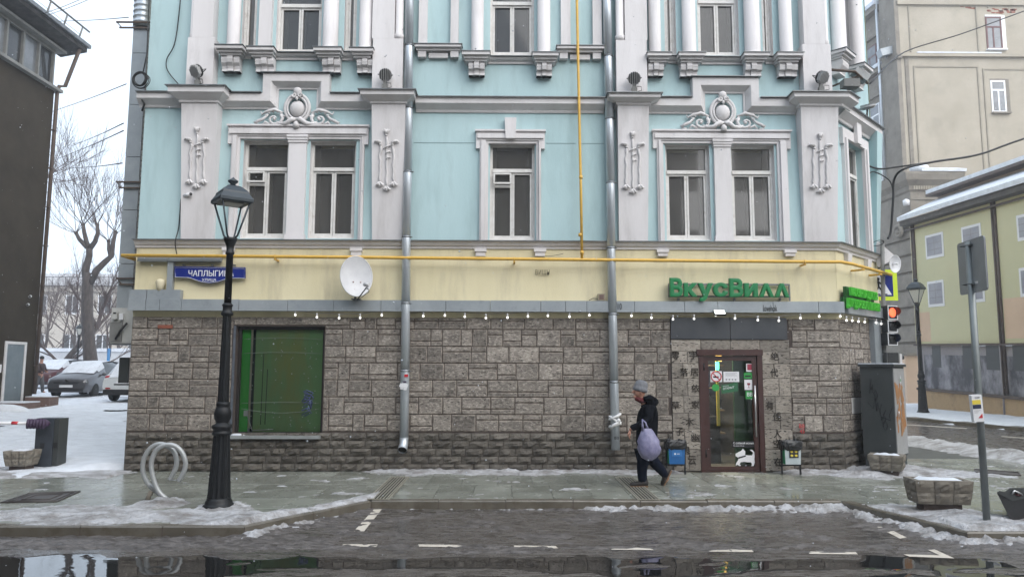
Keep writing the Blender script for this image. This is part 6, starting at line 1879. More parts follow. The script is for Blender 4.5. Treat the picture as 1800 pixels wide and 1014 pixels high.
# litter bins
def bin_(loc, label, body, side, art):
    x, y, _ = loc
    t = thing('litter_bin', label, 'litter bin', loc, 'litter bins by the entrance')
    w_, d_, h0, h1 = .15, .11, .20, .50
    lg = MB()
    for sx in (-1, 1):
        lg.box(x + sx * (w_ + .02) - .014, x + sx * (w_ + .02) + .014, y - .012, y + .012, 0, .58)
    lg.box(x - w_ - .005, x + w_ + .005, y - .01, y + .01, .16, .185); lg.build('bin_frame', BLACKM, t)
    v = [(x - w_ * .92, y - d_, h0), (x + w_ * .92, y - d_, h0), (x + w_ * .92, y + d_, h0), (x - w_ * .92, y + d_, h0), (x - w_, y - d_ - .01, h1), (x + w_, y - d_ - .01, h1), (x + w_, y + d_ + .01, h1), (x - w_, y + d_ + .01, h1)]
    mb = MB(); mb.add(v, [(0, 3, 2, 1), (4, 5, 6, 7), (0, 1, 5, 4), (1, 2, 6, 5), (2, 3, 7, 6)]); mb.mi = 1; mb.add([v[0], v[3], v[7], v[4]], [(3, 2, 1, 0)])
    mb.build('bin_body', [body, side], t)
    ln_ = MB(); vs = []; n_ = 28; rings = [(.93, h1 - .05), (1.12, h1 - .03), (1.22, h1 + .03), (1.18, h1 + .10), (1.0, h1 + .13), (.85, h1 + .09), (.4, h1 + .04)]
    for k, (s, z) in enumerate(rings):
        for i in range(n_):
            a = 2 * math.pi * i / n_; ca, sa = math.cos(a), math.sin(a); e = .5
            px = abs(ca) ** e * (1 if ca > 0 else -1); py = abs(sa) ** e * (1 if sa > 0 else -1)
            j = 1 + R.uniform(-.07, .07); vs.append((x + px * (w_ + .015) * s * j, y + py * (d_ + .02) * s * j, z + R.uniform(-.018, .018)))
    ln_.add(vs, [(k * n_ + i, k * n_ + (i + 1) % n_, (k + 1) * n_ + (i + 1) % n_, (k + 1) * n_ + i) for k in range(len(rings) - 1) for i in range(n_)], False).build('bin_liner', LINER, t)
    art(t, x, y - d_ - .006, h0, h1)
    return t
def art1(t, x, y, h0, h1):
    bx('bin_label', mat('bin_label_blue', (.03, .16, .42), None, .4), t, x - .09, x + .09, y - .006, y - .004, h0 + .14, h0 + .26); mb = MB(); mb.box(x - .05, x - .02, y - .008, y - .0065, h0 + .17, h0 + .20); mb.box(x + .0, x + .05, y - .008, y - .0065, h0 + .18, h0 + .19); mb.build('label_print', PRINTW, t)
def art2(t, x, y, h0, h1):
    bx('bin_poster', BLACKP, t, x - .07, x + .10, y - .007, y - .005, h0 + .12, h0 + .27)
    mb = MB()
    for i, j in ((0, 0), (1, 0), (0, 1), (1, 1)): mb.ell((x - .025 + .08 * i, y - .0075, h0 + .16 + .07 * j), .028, .0012, .022, 8, 4)
    mb.build('poster_print', PRINTY, t)
q = onZ(1176, 826); bin_((q.x, F - .32, 0), 'blue metal litter bin with a black liner behind the walking person', BINB, BINGR, art1)
q = onZ(1391, 834); bin_((q.x, F - .34, 0), 'pale grey litter bin with a yellow picture right of the door', BINW, BINGR, art2)

# big grey switch cabinet at the corner
cbn = thing('switch_cabinet', 'tall dark grey street cabinet with graffiti beside the cut corner', 'utility cabinet', (0, 0, 0))
pA = onZ(1570, 818); pB = onZ(1524, 822)
yaw_c = rad(-24); Wc, Dc, Hc = .76, 1.15, 2.02
Wc = .80
# front left face from A (right front edge) to the left; flank runs back from A
Ac = Vector((onY(1571, 700, 13.98).x, 13.98, 0))
Mc = Matrix.Translation(Ac) @ Matrix.Rotation(rad(-43), 4, 'Z')
Wf = .58; 
mb = MB(); mb.obox(Mc, -Wf, 0, 0, .75, .30, 1.98); mb.build('cabinet_body', CABG, cbn)
mb = MB(); mb.obox(Mc, .001, .012, .03, .72, .33, 1.95); mb.build('cabinet_door', CABLIT, cbn)
mb = MB(); mb.obox(Mc, -Wf - .03, .04, -.03, .78, 1.981, 2.03); mb.build('cabinet_roof', CABG, cbn)
mb = MB(); mb.obox(Mc, -Wf + .02, -.02, .02, .73, 0, .299); mb.build('cabinet_plinth', CABG, cbn)
mb = MB(); mb.obox(Mc, -Wf - .02, .02, -.02, .75, 2.031, 2.05); mb.build('snow_cap', SNOW, cbn)
sc = MB()
def ln2(pts, r_=.007): sc.tube([Mc @ Vector((-Wf + .58 * u, -.004, .30 + 1.68 * v)) for u, v in pts], r_, 4)
ln2([(.28, .70), (.34, .86), (.32, .74), (.38, .80), (.36, .71)]); ln2([(.44, .66), (.40, .70), (.46, .74), (.52, .68), (.44, .60), (.48, .66)]); ln2([(.20, .60), (.36, .53), (.44, .66), (.46, .50), (.52, .60), (.56, .48), (.62, .58)])
ln2([(.56, .50), (.62, .40), (.74, .52), (.66, .46), (.74, .42), (.64, .36), (.58, .42)]); ln2([(.62, .34), (.72, .40), (.78, .34), (.70, .28), (.64, .34)]); ln2([(.60, .44), (.88, .40), (.84, .46), (.96, .56)])
sc.build('black_graffiti', INK, cbn)
og = MB()
for i in range(34):
    v = R.uniform(.30, 1.0); y_ = .18 + .4 * R.random(); zc_ = .45 + 1.25 * v * .9
    og.obox(Mc @ Matrix.Translation((.0135 + .0002 * i, .10 + .52 * R.random() * (1.15 - abs(v - .6)), zc_)) @ Matrix.Rotation(R.uniform(-.5, .5), 4, 'X'), 0, .0002, -.035, .035, -.13, .13)
og.build('orange_graffiti', ORANGE, cbn)
mb = MB(); mb.add([Mc @ Vector((.022, .42 + a, 1.72 + b)) for a, b in ((-.045, 0), (0, -.11), (.045, 0), (0, .11))], [(0, 1, 2, 3)]); mb.build('diamond_sticker', PRINTW, cbn)
mb = MB(); mb.add([Mc @ Vector((.024, .42 + a, 1.72 + b)) for a, b in ((-.025, -.02), (.025, -.02), (.025, .03), (-.025, .03))], [(0, 1, 2, 3)]); mb.build('sticker_print', PRINTG, cbn)
mb = MB(); mb.tube([Mc @ Vector((.03, .1, 1.05)), Mc @ Vector((.05, .1, 1.05)), Mc @ Vector((.05, .1, 1.15))], .01, 6); mb.build('cabinet_handle', STEEL, cbn)

# pole behind the cabinet with traffic light, crossing sign, triangle sign, radio dish
PYc = 15.6
pb = onY(1556, 700, PYc); ptp = onY(1551, 424, PYc)
pole = thing('signal_pole', 'slim grey metal pole behind the cabinet carrying the traffic light', 'pole', (pb.x, PYc, 0))
MB().tube([(pb.x + .05, PYc, 0), (pb.x, PYc, 1.5), (ptp.x, PYc, ptp.z)], .042, 10).build('pole_shaft', GREYR, pole)
lo = MB(); q = ptp + Vector((-.12, -.05, -.05)); lo.tube([(q.x + .13 * math.cos(a), q.y, q.z + .055 * math.sin(a) + .03 * math.cos(a)) for a in [i * math.pi / 8 for i in range(16)]], .008, 5, closed=True); lo.build('cable_loop', CABLE, pole)
tl = thing('traffic_light', 'traffic light showing red on the pole behind the grey cabinet', 'traffic light', onY(1570, 570, PYc - .1))
T = lambda px, py, d=.0: onY(px, py, PYc - .15 + d)
Rt = rad(22)
for i, (py0, py1, m_) in enumerate(((537, 562, REDL), (563, 584, DARKL), (585, 607, DARKL))):
    a, b = T(1557, py1), T(1576, py0); cxm, czm = (a.x + b.x) / 2 + .0, (a.z + b.z) / 2; hw, hh = .125, (b.z - a.z) / 2 - .006
    M = Matrix.Translation((cxm, PYc - .15, czm)) @ Matrix.Rotation(Rt, 4, 'Z')
    MB().obox(M, -hw, hw, -.03, .14, -hh, hh).build('signal_housing', BLACKP, tl)
    MB().lathe([(.0, .02), (.06, .016), (.098, 0)], n=20, M=M @ Matrix.Translation((0, -.032, 0)) @ Matrix.Rotation(rad(90), 4, 'X')).build('signal_lens', m_, tl)
    vz = MB(); n_ = 12; vs = []
    for dy in (-.03, -.15):
        for k in range(n_ + 1): an_ = rad(-30 + 150 * k / n_); vs.append(M @ Vector((.112 * math.cos(an_), dy + (.12 * max(0, -math.sin(an_)) if dy < -.1 else 0), .112 * math.sin(an_))))
    vz.add(vs, [(k, k + 1, n_ + 2 + k, n_ + 1 + k) for k in range(n_)]); vz.build('signal_visor', [NAVY if i == 2 else BLACKP][0], tl)
    rm = MB()
    for (p, q, r_, s_) in ((-hw - .012, hw + .012, hh - .014, hh + .003), (-hw - .012, hw + .012, -hh - .003, -hh + .012)): rm.obox(M, p, q, -.045, -.031, r_, s_)
    for s_ in (-1, 1): rm.obox(M, s_ * (hw + .004) - .008, s_ * (hw + .004) + .008, -.045, -.031, -hh + .013, hh - .015)
    rm.build('signal_border', PRINTW, tl)
q = T(1559, 560); MB().tube([(pb.x, PYc, q.z), (q.x + .08, PYc - .06, q.z)], .02, 6).build('signal_bracket', TIN, tl)
pk = thing('control_box', 'grey control box with a glass front on the pole under the traffic light', 'control box', onY(1573, 630, PYc))
a, b = T(1559, 644), T(1580, 619); MB().box(a.x, b.x, PYc - .18, PYc + .1, a.z, b.z).build('box_body', GREYR, pk); MB().box(a.x + .01, b.x - .03, PYc - .186, PYc - .181, a.z + .02, b.z - .01).build('box_window', PANE2, pk)
q = T(1590, 628); MB().tube([(q.x - .08, PYc, q.z), (q.x + .05, PYc - .03, q.z)], .04, 8).build('box_horn', BLACKP, pk); MB().box(b.x, b.x + .09, PYc - .1, PYc + .05, a.z + .05, b.z - .03).build('box_side', GREYW, pk)
cs = thing('crossing_sign', 'yellow green bordered pedestrian crossing sign behind the pole', 'road sign', onY(1558, 505, PYc + .3))
yS = PYc + .25
a, b = onY(1541, 528, yS), onY(1576, 474, yS)
xw = b.x - a.x + .25
x0_ = b.x - .85
ft = MB(); ft.box(x0_, b.x, yS, yS + .03, a.z, b.z); ft.build('sign_plate', LIMEG, cs)
MB().box(x0_ + .12, b.x - .10, yS - .006, yS - .001, a.z + .09, b.z - .10).build('blue_field', SIGNB, cs)
tri = MB(); cxm = (x0_ + b.x) / 2; zb_ = a.z + .12
tri.prism([(cxm - .29, zb_), (cxm + .29, zb_), (cxm, zb_ + .5)], lambda u, v, w_: (u, w_, v), yS - .012, yS - .0065); tri.build('white_triangle', SIGNW, cs)
man = MB(); man.ell((cxm, yS - .016, zb_ + .345), .035, .003, .035, 10, 6)
for pts in ([(0, .31), (.01, .17)], [(.01, .18), (.07, .10), (.09, .03)], [(.01, .18), (-.04, .10), (-.10, .05)], [(0, .29), (-.07, .21), (-.10, .19)], [(0, .29), (.06, .24), (.10, .26)]): man.tube([(cxm + u, yS - .015, zb_ + v) for u, v in pts], .018, 5)
for k in range(3): man.box(cxm - .2 + .15 * k, cxm - .11 + .15 * k, yS - .0145, yS - .0125, zb_ + .005, zb_ + .025)
man.build('walking_figure_print', INK, cs)
MB().tube([(pb.x, PYc, (a.z + b.z) / 2 + .2), (cxm + .2, yS + .02, (a.z + b.z) / 2 + .2)], .016, 6).build('sign_bracket', TIN, cs)
ts = thing('triangle_sign', 'grey back of a triangular road sign at the top of the corner pole', 'road sign', onY(1560, 440, PYc + .1))
P_ = [onY(a, b, PYc + .1) for a, b in ((1543, 424), (1573, 450), (1572, 455), (1545, 470), (1541, 468), (1540, 427))]
MB().prism([(p_.x, p_.z) for p_ in P_][::-1], lambda u, v, w_: (u, w_, v), PYc + .09, PYc + .11).build('sign_plate', GREYW, ts)
MB().tube([onY(1545, 425, PYc + .13), onY(1546, 472, PYc + .13)], .03, 8).build('sign_post', GREYR, ts); 
mb = MB(); mb.tube([(ptp.x, PYc, P_[0].z - .25), (P_[0].x + .12, PYc + .09, P_[0].z - .25)], .02, 6); mb.build('sign_clamp', TIN, ts)
rd = thing('radio_dish', 'small white radio dish antenna on the corner pole above the crossing sign', 'antenna', onY(1568, 464, PYc - .2))
c = onY(1569, 464, PYc - .2); M = Matrix.Translation(c) @ Matrix.Rotation(rad(22), 4, 'Z') @ Matrix.Rotation(rad(95), 4, 'X')
mb = MB(); vs = []
for r_, z_ in [(.02, 0), (.07, .012), (.13, .035), (.18, .06), (.19, .07), (.185, .05), (.1, .0), (.02, -.02)]:
    for j in range(22): a = 2 * math.pi * j / 22; vs.append(M @ Vector((r_ * .86 * math.cos(a), r_ * math.sin(a), z_)))
mb.add(vs, [(i * 22 + j, i * 22 + (j + 1) % 22, (i + 1) * 22 + (j + 1) % 22, (i + 1) * 22 + j) for i in range(7) for j in range(22)], True); mb.build('dish_reflector', PRINTW, rd)
MB().tube([M @ Vector((0, 0, .0)), M @ Vector((0, 0, .14))], [.02, .024], 8).build('feed_horn', PRINTW, rd); MB().tube([M @ Vector((0, 0, -.02)), (ptp.x, PYc, c.z)], .02, 6).build('dish_arm', TIN, rd)

# sign pole at the right with the back of a square sign and a notice plate
sb0 = onZ(1735, 918)
yP = sb0.y
spl = thing('sign_pole', 'galvanised sign pole at the right showing the back of a square road sign', 'sign pole', (sb0.x, yP, 0))
GALV = mat('galvanised_post', (.17, .19, .19), (.24, .26, .26), .45, 5, (1, 1, .3), metal=.4)
pt = onY(1702, 425, yP)
MB().tube([(sb0.x, yP, -.02), (pt.x, yP, pt.z)], .043, 12).build('pole_shaft', GALV, spl)
Ms = Matrix.Translation(onY(1697, 468, yP - .02) + Vector((0, -.0, 0))) @ Matrix.Rotation(rad(-97), 4, 'Z')
rr = MB(); hw = .35; hh = .35; rad_ = .04; outl = []
for cx_, cz_, a0 in ((hw - rad_, hh - rad_, 0), (-hw + rad_, hh - rad_, 90), (-hw + rad_, -hh + rad_, 180), (hw - rad_, -hh + rad_, 270)):
    for k in range(5): a = rad(a0 + 22.5 * k); outl.append((cx_ + rad_ * math.cos(a), cz_ + rad_ * math.sin(a)))
rr.prism(outl, lambda u, v, w_: Ms @ Vector((u, w_, v)), .075, .09); rr.build('sign_plate', mat('sign_back_grey', (.20, .21, .215), (.25, .26, .265), .5, 2), spl)
mb = MB(); mb.prism([(u * .99, v * .99) for u, v in outl], lambda u, v, w_: Ms @ Vector((u, w_, v)), .091, .095); mb.build('sign_face', SIGNB, spl)
for dz in (.27, -.24):
    mb = MB(); c = Ms @ Vector((0, .03, dz)); mb.obox(Ms, -.07, .07, .045, .074, dz - .012, dz + .012); mb.tube([Ms @ Vector((-.055 , .05, dz)), Ms @ Vector((-.055, -.03, dz)), Ms @ Vector((.055, -.03, dz)), Ms @ Vector((.055, .05, dz))], .008, 5); mb.build('sign_clamp', TIN, spl)
MB().obox(Ms, .07, .14, .0725, .0745, -.24, -.21).build('serial_sticker', GREYW, spl)
nt_ = thing('notice_plate', 'small white yellow and blue notice box strapped to the right sign pole', 'notice', onY(1717, 718, yP - .05))
Mn = Matrix.Translation(onY(1717, 717, yP - .07)) @ Matrix.Rotation(rad(6), 4, 'Z') @ Matrix.Rotation(rad(-3), 4, 'Y')
nb = MB(); oo = []
for cx_, cz_, a0 in ((.055, .155, 0), (-.055, .155, 90), (-.055, -.155, 180), (.055, -.155, 270)):
    for k in range(4): a = rad(a0 + 30 * k); oo.append((cx_ + .016 * math.cos(a), cz_ + .016 * math.sin(a)))
nb.prism(oo, lambda u, v, w_: Mn @ Vector((u, w_, v)), -.02, .03); nb.build('notice_box', PRINTW, nt_)
MB().obox(Mn, -.07, .045, -.0235, -.0205, .05, .105).build('yellow_band', PRINTY, nt_); MB().obox(Mn, -.068, .045, -.0235, -.0205, -.005, .045).build('navy_band', NAVY, nt_)
mb = MB(); mb.prism([(-.01, -.125), (.05, -.125), (.05, -.07)], lambda u, v, w_: Mn @ Vector((u, w_, v)), -.0235, -.0205); mb.build('red_corner', REDP, nt_)
mb = MB(); text_on(mb, '93207', Mn @ Vector((-.03, -.0215, .122)), Mn.to_3x3() @ Vector((.07, 0, 0)), Mn.to_3x3() @ Vector((0, 0, .022)), Mn.to_3x3() @ Vector((0, -1, 0)), .002)
for i in range(3): mb.obox(Mn, -.055, .03 - .02 * i, -.022, -.0205, -.03 - .014 * i, -.027 - .014 * i)
mb.build('notice_print', mat('notice_grey', (.2, .2, .22), None, .6), nt_)

# black tub of a cart at the right edge
ct = thing('cart_tub', 'black plastic cart tub cut off by the right edge of the picture', 'cart', (*g2(1800, 915), 0))
yk = g2(1790, 915)[1]
K = lambda px, py, d=0.: onY(px, py, yk + d)
fr_ = [(1752, 865), (1775, 911), (1800, 921), (1830, 928), (1850, 900), (1850, 870)]
mb = MB()
pf = [K(a, b) for a, b in fr_]; pk_ = [K(a, b, .55) + Vector((.0, 0, .0)) for a, b in fr_]
n_ = len(pf); mb.add(pf + pk_, [tuple(range(n_)), tuple(range(n_, 2 * n_))[::-1]] + [(i, n_ + i, n_ + (i + 1) % n_, (i + 1) % n_) for i in range(n_)]); mb.build('tub_body', BLACKP, ct, fix=True)
mb = MB(); lid = [(1752, 865), (1757, 862), (1766, 864), (1775, 857), (1800, 857), (1850, 860), (1850, 880), (1800, 876), (1780, 880)]
a = [K(p, q, -.015) for p, q in lid]; b = [K(p, q, .56) for p, q in lid]; n_ = len(a); mb.add(a + b, [tuple(range(n_)), tuple(range(n_, 2 * n_))[::-1]] + [(i, n_ + i, n_ + (i + 1) % n_, (i + 1) % n_) for i in range(n_)]); mb.build('tub_lid', CABG, ct, fix=True)
mb = MB(); mb.tube([K(1779, 868, -.04), K(1783, 862, -.04), K(1790, 865, -.04), K(1797, 869, -.04)], .012, 6); mb.build('tub_handle', STEEL, ct)
mb = MB(); mb.ell(K(1791, 869, -.02), .05, .02, .02, 8, 5); mb.build('red_latch', REDC, ct)
mb = MB(); mb.tube([K(1815, 924, .0), K(1815, 924, .55)], .06, 12); mb.build('tub_wheel', RUBBER, ct)

# barrier post with arm at the left
bp0 = onZ(80, 823); yB = bp0.y
bt = thing('barrier_post', 'dark grey gate barrier cabinet with a purple wrapped arm joint at the left', 'barrier', (bp0.x, yB, 0))
a, b = onY(58, 822, yB), onY(104, 735, yB)
MB().box(a.x, a.x + (b.x - a.x) * .78, yB, yB + .3, 0, b.z).build('barrier_cabinet', mat('barrier_grey', (.035, .042, .055), (.05, .058, .07), .5, 3), bt)
MB().box(a.x + (b.x - a.x) * .78 + .002, b.x, yB + .02, yB + .32, 0, b.z - .005).build('barrier_side', CABG, bt)
mb = MB()
for px, py in ((74, 783), (97, 782)): q = onY(px, py, yB - .003); mb.box(q.x - .04, q.x + .04, yB - .006, yB - .002, q.z - .05, q.z + .05)
mb.build('vent_slot', BLACKP, bt)
c = onY(70, 744, yB - .1); mb = MB()
mb.ell(c, .19, .12, .09, 14, 8)
for i in range(6): mb.tube([c + Vector((-.17 + .06 * i, -.09, -.08)), c + Vector((-.15 + .06 * i, -.125, .0)), c + Vector((-.17 + .06 * i, -.07, .08))], .03, 6)
mb.build('purple_wrap', PURPLE, bt)
MB().tube([c, c + Vector((-3.4, 0, .02))], .032, 8).build('barrier_arm', PRINTW, bt)
q = onY(27, 743, yB - .1)
for dx in (0, -.9, -1.8): MB().tube([Vector((q.x - .06 + dx, q.y, c.z + .006)), Vector((q.x + .06 + dx, q.y, c.z + .006))], .034, 8).build('red_stripe', REDP, bt)

# ================================================================== THE WALKING PERSON
def skin_mb(verts, edges, radii, sub=1):
    me = bpy.data.meshes.new('figure'); me.from_pydata([tuple(v) for v in verts], edges, [])
    o = bpy.data.objects.new('figure', me); C.objects.link(o)
    m = o.modifiers.new('s', 'SKIN'); m.use_smooth_shade = True
    for i, r in enumerate(radii):
        sv = me.skin_vertices[0].data[i]; sv.radius = r if isinstance(r, tuple) else (r, r)
        sv.use_root = (i == 0)
    u = o.modifiers.new('d', 'SUBSURF'); u.levels = sub; u.render_levels = sub
    dg = bpy.context.evaluated_depsgraph_get(); dg.update()
    e = bpy.data.meshes.new_from_object(o.evaluated_get(dg))
    mb = MB(); mb.add([v.co.copy() for v in e.vertices], [tuple(p.vertices) for p in e.polygons], True)
    bpy.data.objects.remove(o); bpy.data.meshes.remove(e)
    return mb
YPn = onZ(1120, 854).y
Q = lambda px, py, dy=0.: onY(px, py, YPn + dy)
def chain(*pts):
    return [p[0] for p in pts], [p[1] for p in pts]
ps = thing('person', 'person in a black hooded jacket and grey knit hat walking left past the wall', 'person', (Q(1130, 855).x, YPn, 0))
V = []; E = []; RR = []
def link(pts, start=None):
    prev = start
    for p, r in pts:
        V.append(p); RR.append(r); i = len(V) - 1
        if prev is not None: E.append((prev, i))
        prev = i
    return prev
pel = link([(Q(1137, 788), .12)])
chest = link([(Q(1138, 760), .11), (Q(1138, 728), .12)], pel)
neck = link([(Q(1132, 709), .055), (Q(1126, 700), .05)], chest)
head = link([(Q(1125, 690), .078), (Q(1126, 681), .075)], neck)
for s in (-1, 1):                          # s=-1: the left arm, towards the camera
    sh = link([(Q(1140, 716, s * .17), .06)], chest)
    if s < 0: wr_ = link([(Q(1139, 740, -.25), .048), (Q(1124, 748, -.30), .04), (Q(1109, 753, -.28), .03), (Q(1107, 757, -.28), .03)], sh)
    else: link([(Q(1148, 742, .22), .048), (Q(1146, 765, .2), .036), (Q(1144, 775, .19), .032)], sh)
lf_ = link([(Q(1134, 795, -.09), .085), (Q(1128, 822, -.09), .062), (Q(1129, 845, -.09), .045), (Q(1130, 850, -.09), .042), (Q(1115, 853.5, -.09), .034)], pel)
rt_ = link([(Q(1141, 796, .09), .085), (Q(1157, 822, .09), .062), (Q(1171, 836, .09), .045), (Q(1174, 840, .09), .04), (Q(1167, 848, .09), .032)], pel)
bm = skin_mb(V, E, RR, 1)
hc = Q(1124, 688)
bm.ell(hc + Vector((0, 0, .0)), .098, .078, .118, 14, 10)
bm.tube([hc + Vector((-.085, 0, .02)), hc + Vector((-.118, 0, -.015)), hc + Vector((-.092, 0, -.028))], [.014, .02, .012], 6)      # nose
bm.ell(hc + Vector((-.07, 0, -.085)), .035, .035, .03, 8, 5)                    # chin
for s in (-1, 1):
    bm.ell(hc + Vector((-.088, s * .032, .015)), .012, .014, .009, 6, 4)
    bm.ell(hc + Vector((.005, s * .078, -.005)), .022, .012, .034, 6, 5)
wr = Q(1107, 757, -.28)
bm.ell(wr + Vector((-.004, 0, -.035)), .022, .036, .048, 8, 6)
for i, (l, dy_) in enumerate(((.055, -.028), (.066, -.010), (.062, .009), (.048, .027))):
    b0 = wr + Vector((-.006, dy_, -.07)); bm.tube([b0 + Vector((0, 0, .02)), b0 + Vector((-.004, 0, -l * .5)), b0 + Vector((.008, 0, -l))], [.010, .009, .007], 6)
bm.tube([wr + Vector((-.012, -.022, -.02)), wr + Vector((-.034, -.034, -.05)), wr + Vector((-.036, -.034, -.08))], [.012, .010, .008], 6)
bm.build('body', SKIN, ps)
# jacket
V = []; E = []; RR = []
hip = link([(Q(1136, 790), (.178, .20))]); a = link([(Q(1137, 770), (.168, .19)), (Q(1137, 748), (.165, .2)), (Q(1138, 728), (.16, .2)), (Q(1139, 715), (.125, .15)), (Q(1136, 706), (.085, .085))], hip)
ci = hip + 3
for s in (-1, 1):
    sh = link([(Q(1141, 718, s * .20), .085)], ci)
    if s < 0: link([(Q(1141, 738, -.27), .075), (Q(1127, 747, -.31), .068), (Q(1112, 751.5, -.28), .056), (Q(1109, 754, -.28), .05)], sh)
    else: link([(Q(1149, 742, .25), .075), (Q(1147, 766, .22), .058), (Q(1146, 771, .21), .052)], sh)
jm = skin_mb(V, E, RR, 2)
jm.tube([Q(1131, 701, -.09), Q(1143, 700, -.10), Q(1150, 706, 0), Q(1143, 700, .10), Q(1131, 701, .09)], [.04, .06, .075, .06, .04], 8)
jm.ell(Q(1144, 707), .10, .13, .085, 12, 8)
jm.build('jacket', JACKET, ps)
mb = MB(); mb.tube([Q(1119, 701, -.06), Q(1127, 704, -.10), Q(1136, 703, 0), Q(1127, 704, .10), Q(1119, 701, .06)], [.035, .045, .045, .045, .035], 8, closed=True); mb.build('scarf', SCARF, ps)
# knitted hat
Mh = Matrix.Translation(hc + Vector((.018, 0, .045))) @ Matrix.Rotation(rad(14), 4, 'Y')
hb_ = MB(); hb_.lathe([(.108, -.045), (.122, -.03), (.122, .015), (.112, .02), (.113, .06), (.095, .115), (.055, .145), (.0, .152)], n=20, M=Mh @ Matrix.Diagonal((1.02, .85, 1, 1))); hb_.build('knit_hat', HAT, ps)
# trousers
V = []; E = []; RR = []
pv_ = link([(Q(1136, 793), (.135, .16))])
link([(Q(1132, 801, -.09), .115), (Q(1128, 822, -.09), .092), (Q(1129, 838, -.09), .080), (Q(1130, 848, -.09), .080)], pv_)
link([(Q(1142, 801, .09), .115), (Q(1156, 819, .09), .09), (Q(1169, 833, .09), .07), (Q(1173, 837, .09), .068)], pv_)
skin_mb(V, E, RR, 2).build('trousers', JEANS, ps)
def shoe(Ms_):
    mb = MB(); secs = [(-.09, .035, .10), (-.04, .042, .105), (.04, .046, .075), (.12, .05, .055), (.18, .042, .045), (.205, .018, .03)]
    vs = []
    for x, w_, h in secs:
        for u, v in ((-1, .0), (-1, .5), (-.6, 1), (.6, 1), (1, .5), (1, 0)): vs.append(Ms_ @ Vector((-x, u * w_, .022 + h * v)))
    n_ = 6; mb.add(vs, [(i * n_ + j, (i + 1) * n_ + j, (i + 1) * n_ + (j + 1) % n_, i * n_ + (j + 1) % n_) for i in range(5) for j in range(n_)] + [tuple(range(6)), tuple(range(30, 36))], True)
    mb.mi = 1
    vs = []
    for x, w_, h in secs:
        for u, v in ((-1, 0), (1, 0), (1, .022), (-1, .022)): vs.append(Ms_ @ Vector((-x, u * (w_ + .005), v)))
    mb.add(vs, [(i * 4 + j, (i + 1) * 4 + j, (i + 1) * 4 + (j + 1) % 4, i * 4 + (j + 1) % 4) for i in range(5) for j in range(4)] + [(0, 1, 2, 3), (20, 21, 22, 23)])
    return mb.build('shoe', [SHOEM, SOLE], ps, fix=True)
a = Q(1129, 853, -.09); shoe(Matrix.Translation((a.x, a.y, .003)))
a = Q(1177, 833, .09); shoe(Matrix.Translation(a + Vector((-.005, 0, -.02))) @ Matrix.Rotation(rad(-62), 4, 'Y'))
# carrier bag on the forearm
bgc = Q(1141, 780, -.36)
bag = thing('carrier_bag', 'lilac plastic carrier bag hanging from the arm of the walking person', 'bag', bgc)
mb = MB(); prof = [(753, 1130, 1145, .03), (757, 1129, 1147, .05), (764, 1126, 1151, .08), (775, 1122.5, 1157, .11), (788, 1122, 1160, .13), (797, 1125, 1158, .12), (804, 1129, 1152, .09), (809, 1136, 1145, .03)]
N = 16; vs = []
for k, (py, xa_, xb_, dp) in enumerate(prof):
    for j in range(N):
        an_ = 2 * math.pi * j / N; p = Q((xa_ + xb_) / 2, py, -.37); hw_ = (xb_ - xa_) / 2 * YPn / FPX
        w_ = 1 + .13 * math.sin(j * 2.35 + k * .8 + math.sin(k * 2.)) * (1.2 - .08 * k) * (1 if 0 < k < 7 else 0)
        vs.append((p.x + hw_ * math.cos(an_) * w_, p.y + dp * math.sin(an_) * w_, p.z + R.uniform(-.006, .006)))
mb.add(vs, [(k * N + j, k * N + (j + 1) % N, (k + 1) * N + (j + 1) % N, (k + 1) * N + j) for k in range(len(prof) - 1) for j in range(N)], True)
mb.add(vs[-N:], [tuple(range(N))]); mb.build('bag_body', BAGM, bag, fix=True)
for dx in (-3, 6):
    mb = MB(); mb.tube([Q(1133 + dx, 757, -.37), Q(1131 + dx * .6, 742, -.40), Q(1129, 737, -.33), Q(1131 + dx * .5, 740, -.24), Q(1134 + dx, 757, -.33)], [.024, .013, .010, .013, .024], 6); mb.build('bag_handle', BAGM, bag)

# ================================================================== THE YARD ON THE LEFT
XWL = -18.7
Lx = lambda px, py: onX(px, py, XWL)
pe = Lx(92, 160); YE0 = pe.y + .12
zeave = onX(138, 78, XWL + 1.0).z
LB = thing('brown_building', 'dark brown rendered building with a window strip below overhanging eaves at the left', 'building', (XWL - 5, 20, 0))
zw0, zw1 = Lx(60, 132).z, Lx(60, 97).z
zl = onX(92, 158, XWL + .0).z
zst0 = zl + .02; zst1 = zl + 1.5
bx('wall', BROWNR, LB, XWL - 12, XWL, 4, YE0, -.1, zl - .02)
bx('wall', GREYR, LB, XWL - 12, XWL - .02, 4, YE0 - .02, zst1 + .16, zst1 + .5)
bx('wall', GREYR, LB, XWL - 12, XWL - .25, 4, YE0 - .2, zst0 + .1, zst1 + .15)
bx('ledge', GREYR, LB, XWL - 12, XWL + .22, 4, YE0 + .25, zl - .018, zl + .10)
y = YE0 - .1; i = 0
while y > 20 and i < 9:
    y2 = y - .95
    wb_ = MB(); wb_.box(XWL - .2, XWL + .01, y - .09, y, zst0 + .1, zst1 + .15); wb_.box(XWL - .2, XWL + .005, y2, y - .091, zst0 + .1, zst0 + .18); wb_.box(XWL - .2, XWL + .005, y2, y - .091, zst1 + .06, zst1 + .15)
    f = wb_.build('window', GREYR, LB)
    MB().box(XWL - .14, XWL - .10, y2 + .0, y - .092, zst0 + .181, zst1 + .059).build('pane', PANEF if i % 2 else PANE2, f)
    y = y2; i += 1
bx('window_hood', GREYR, LB, XWL - 12, XWL + .28, 4, YE0 + .22, zst1 + .17, zst1 + .27)
zr = zst1 + .36
xe = XWL + .8
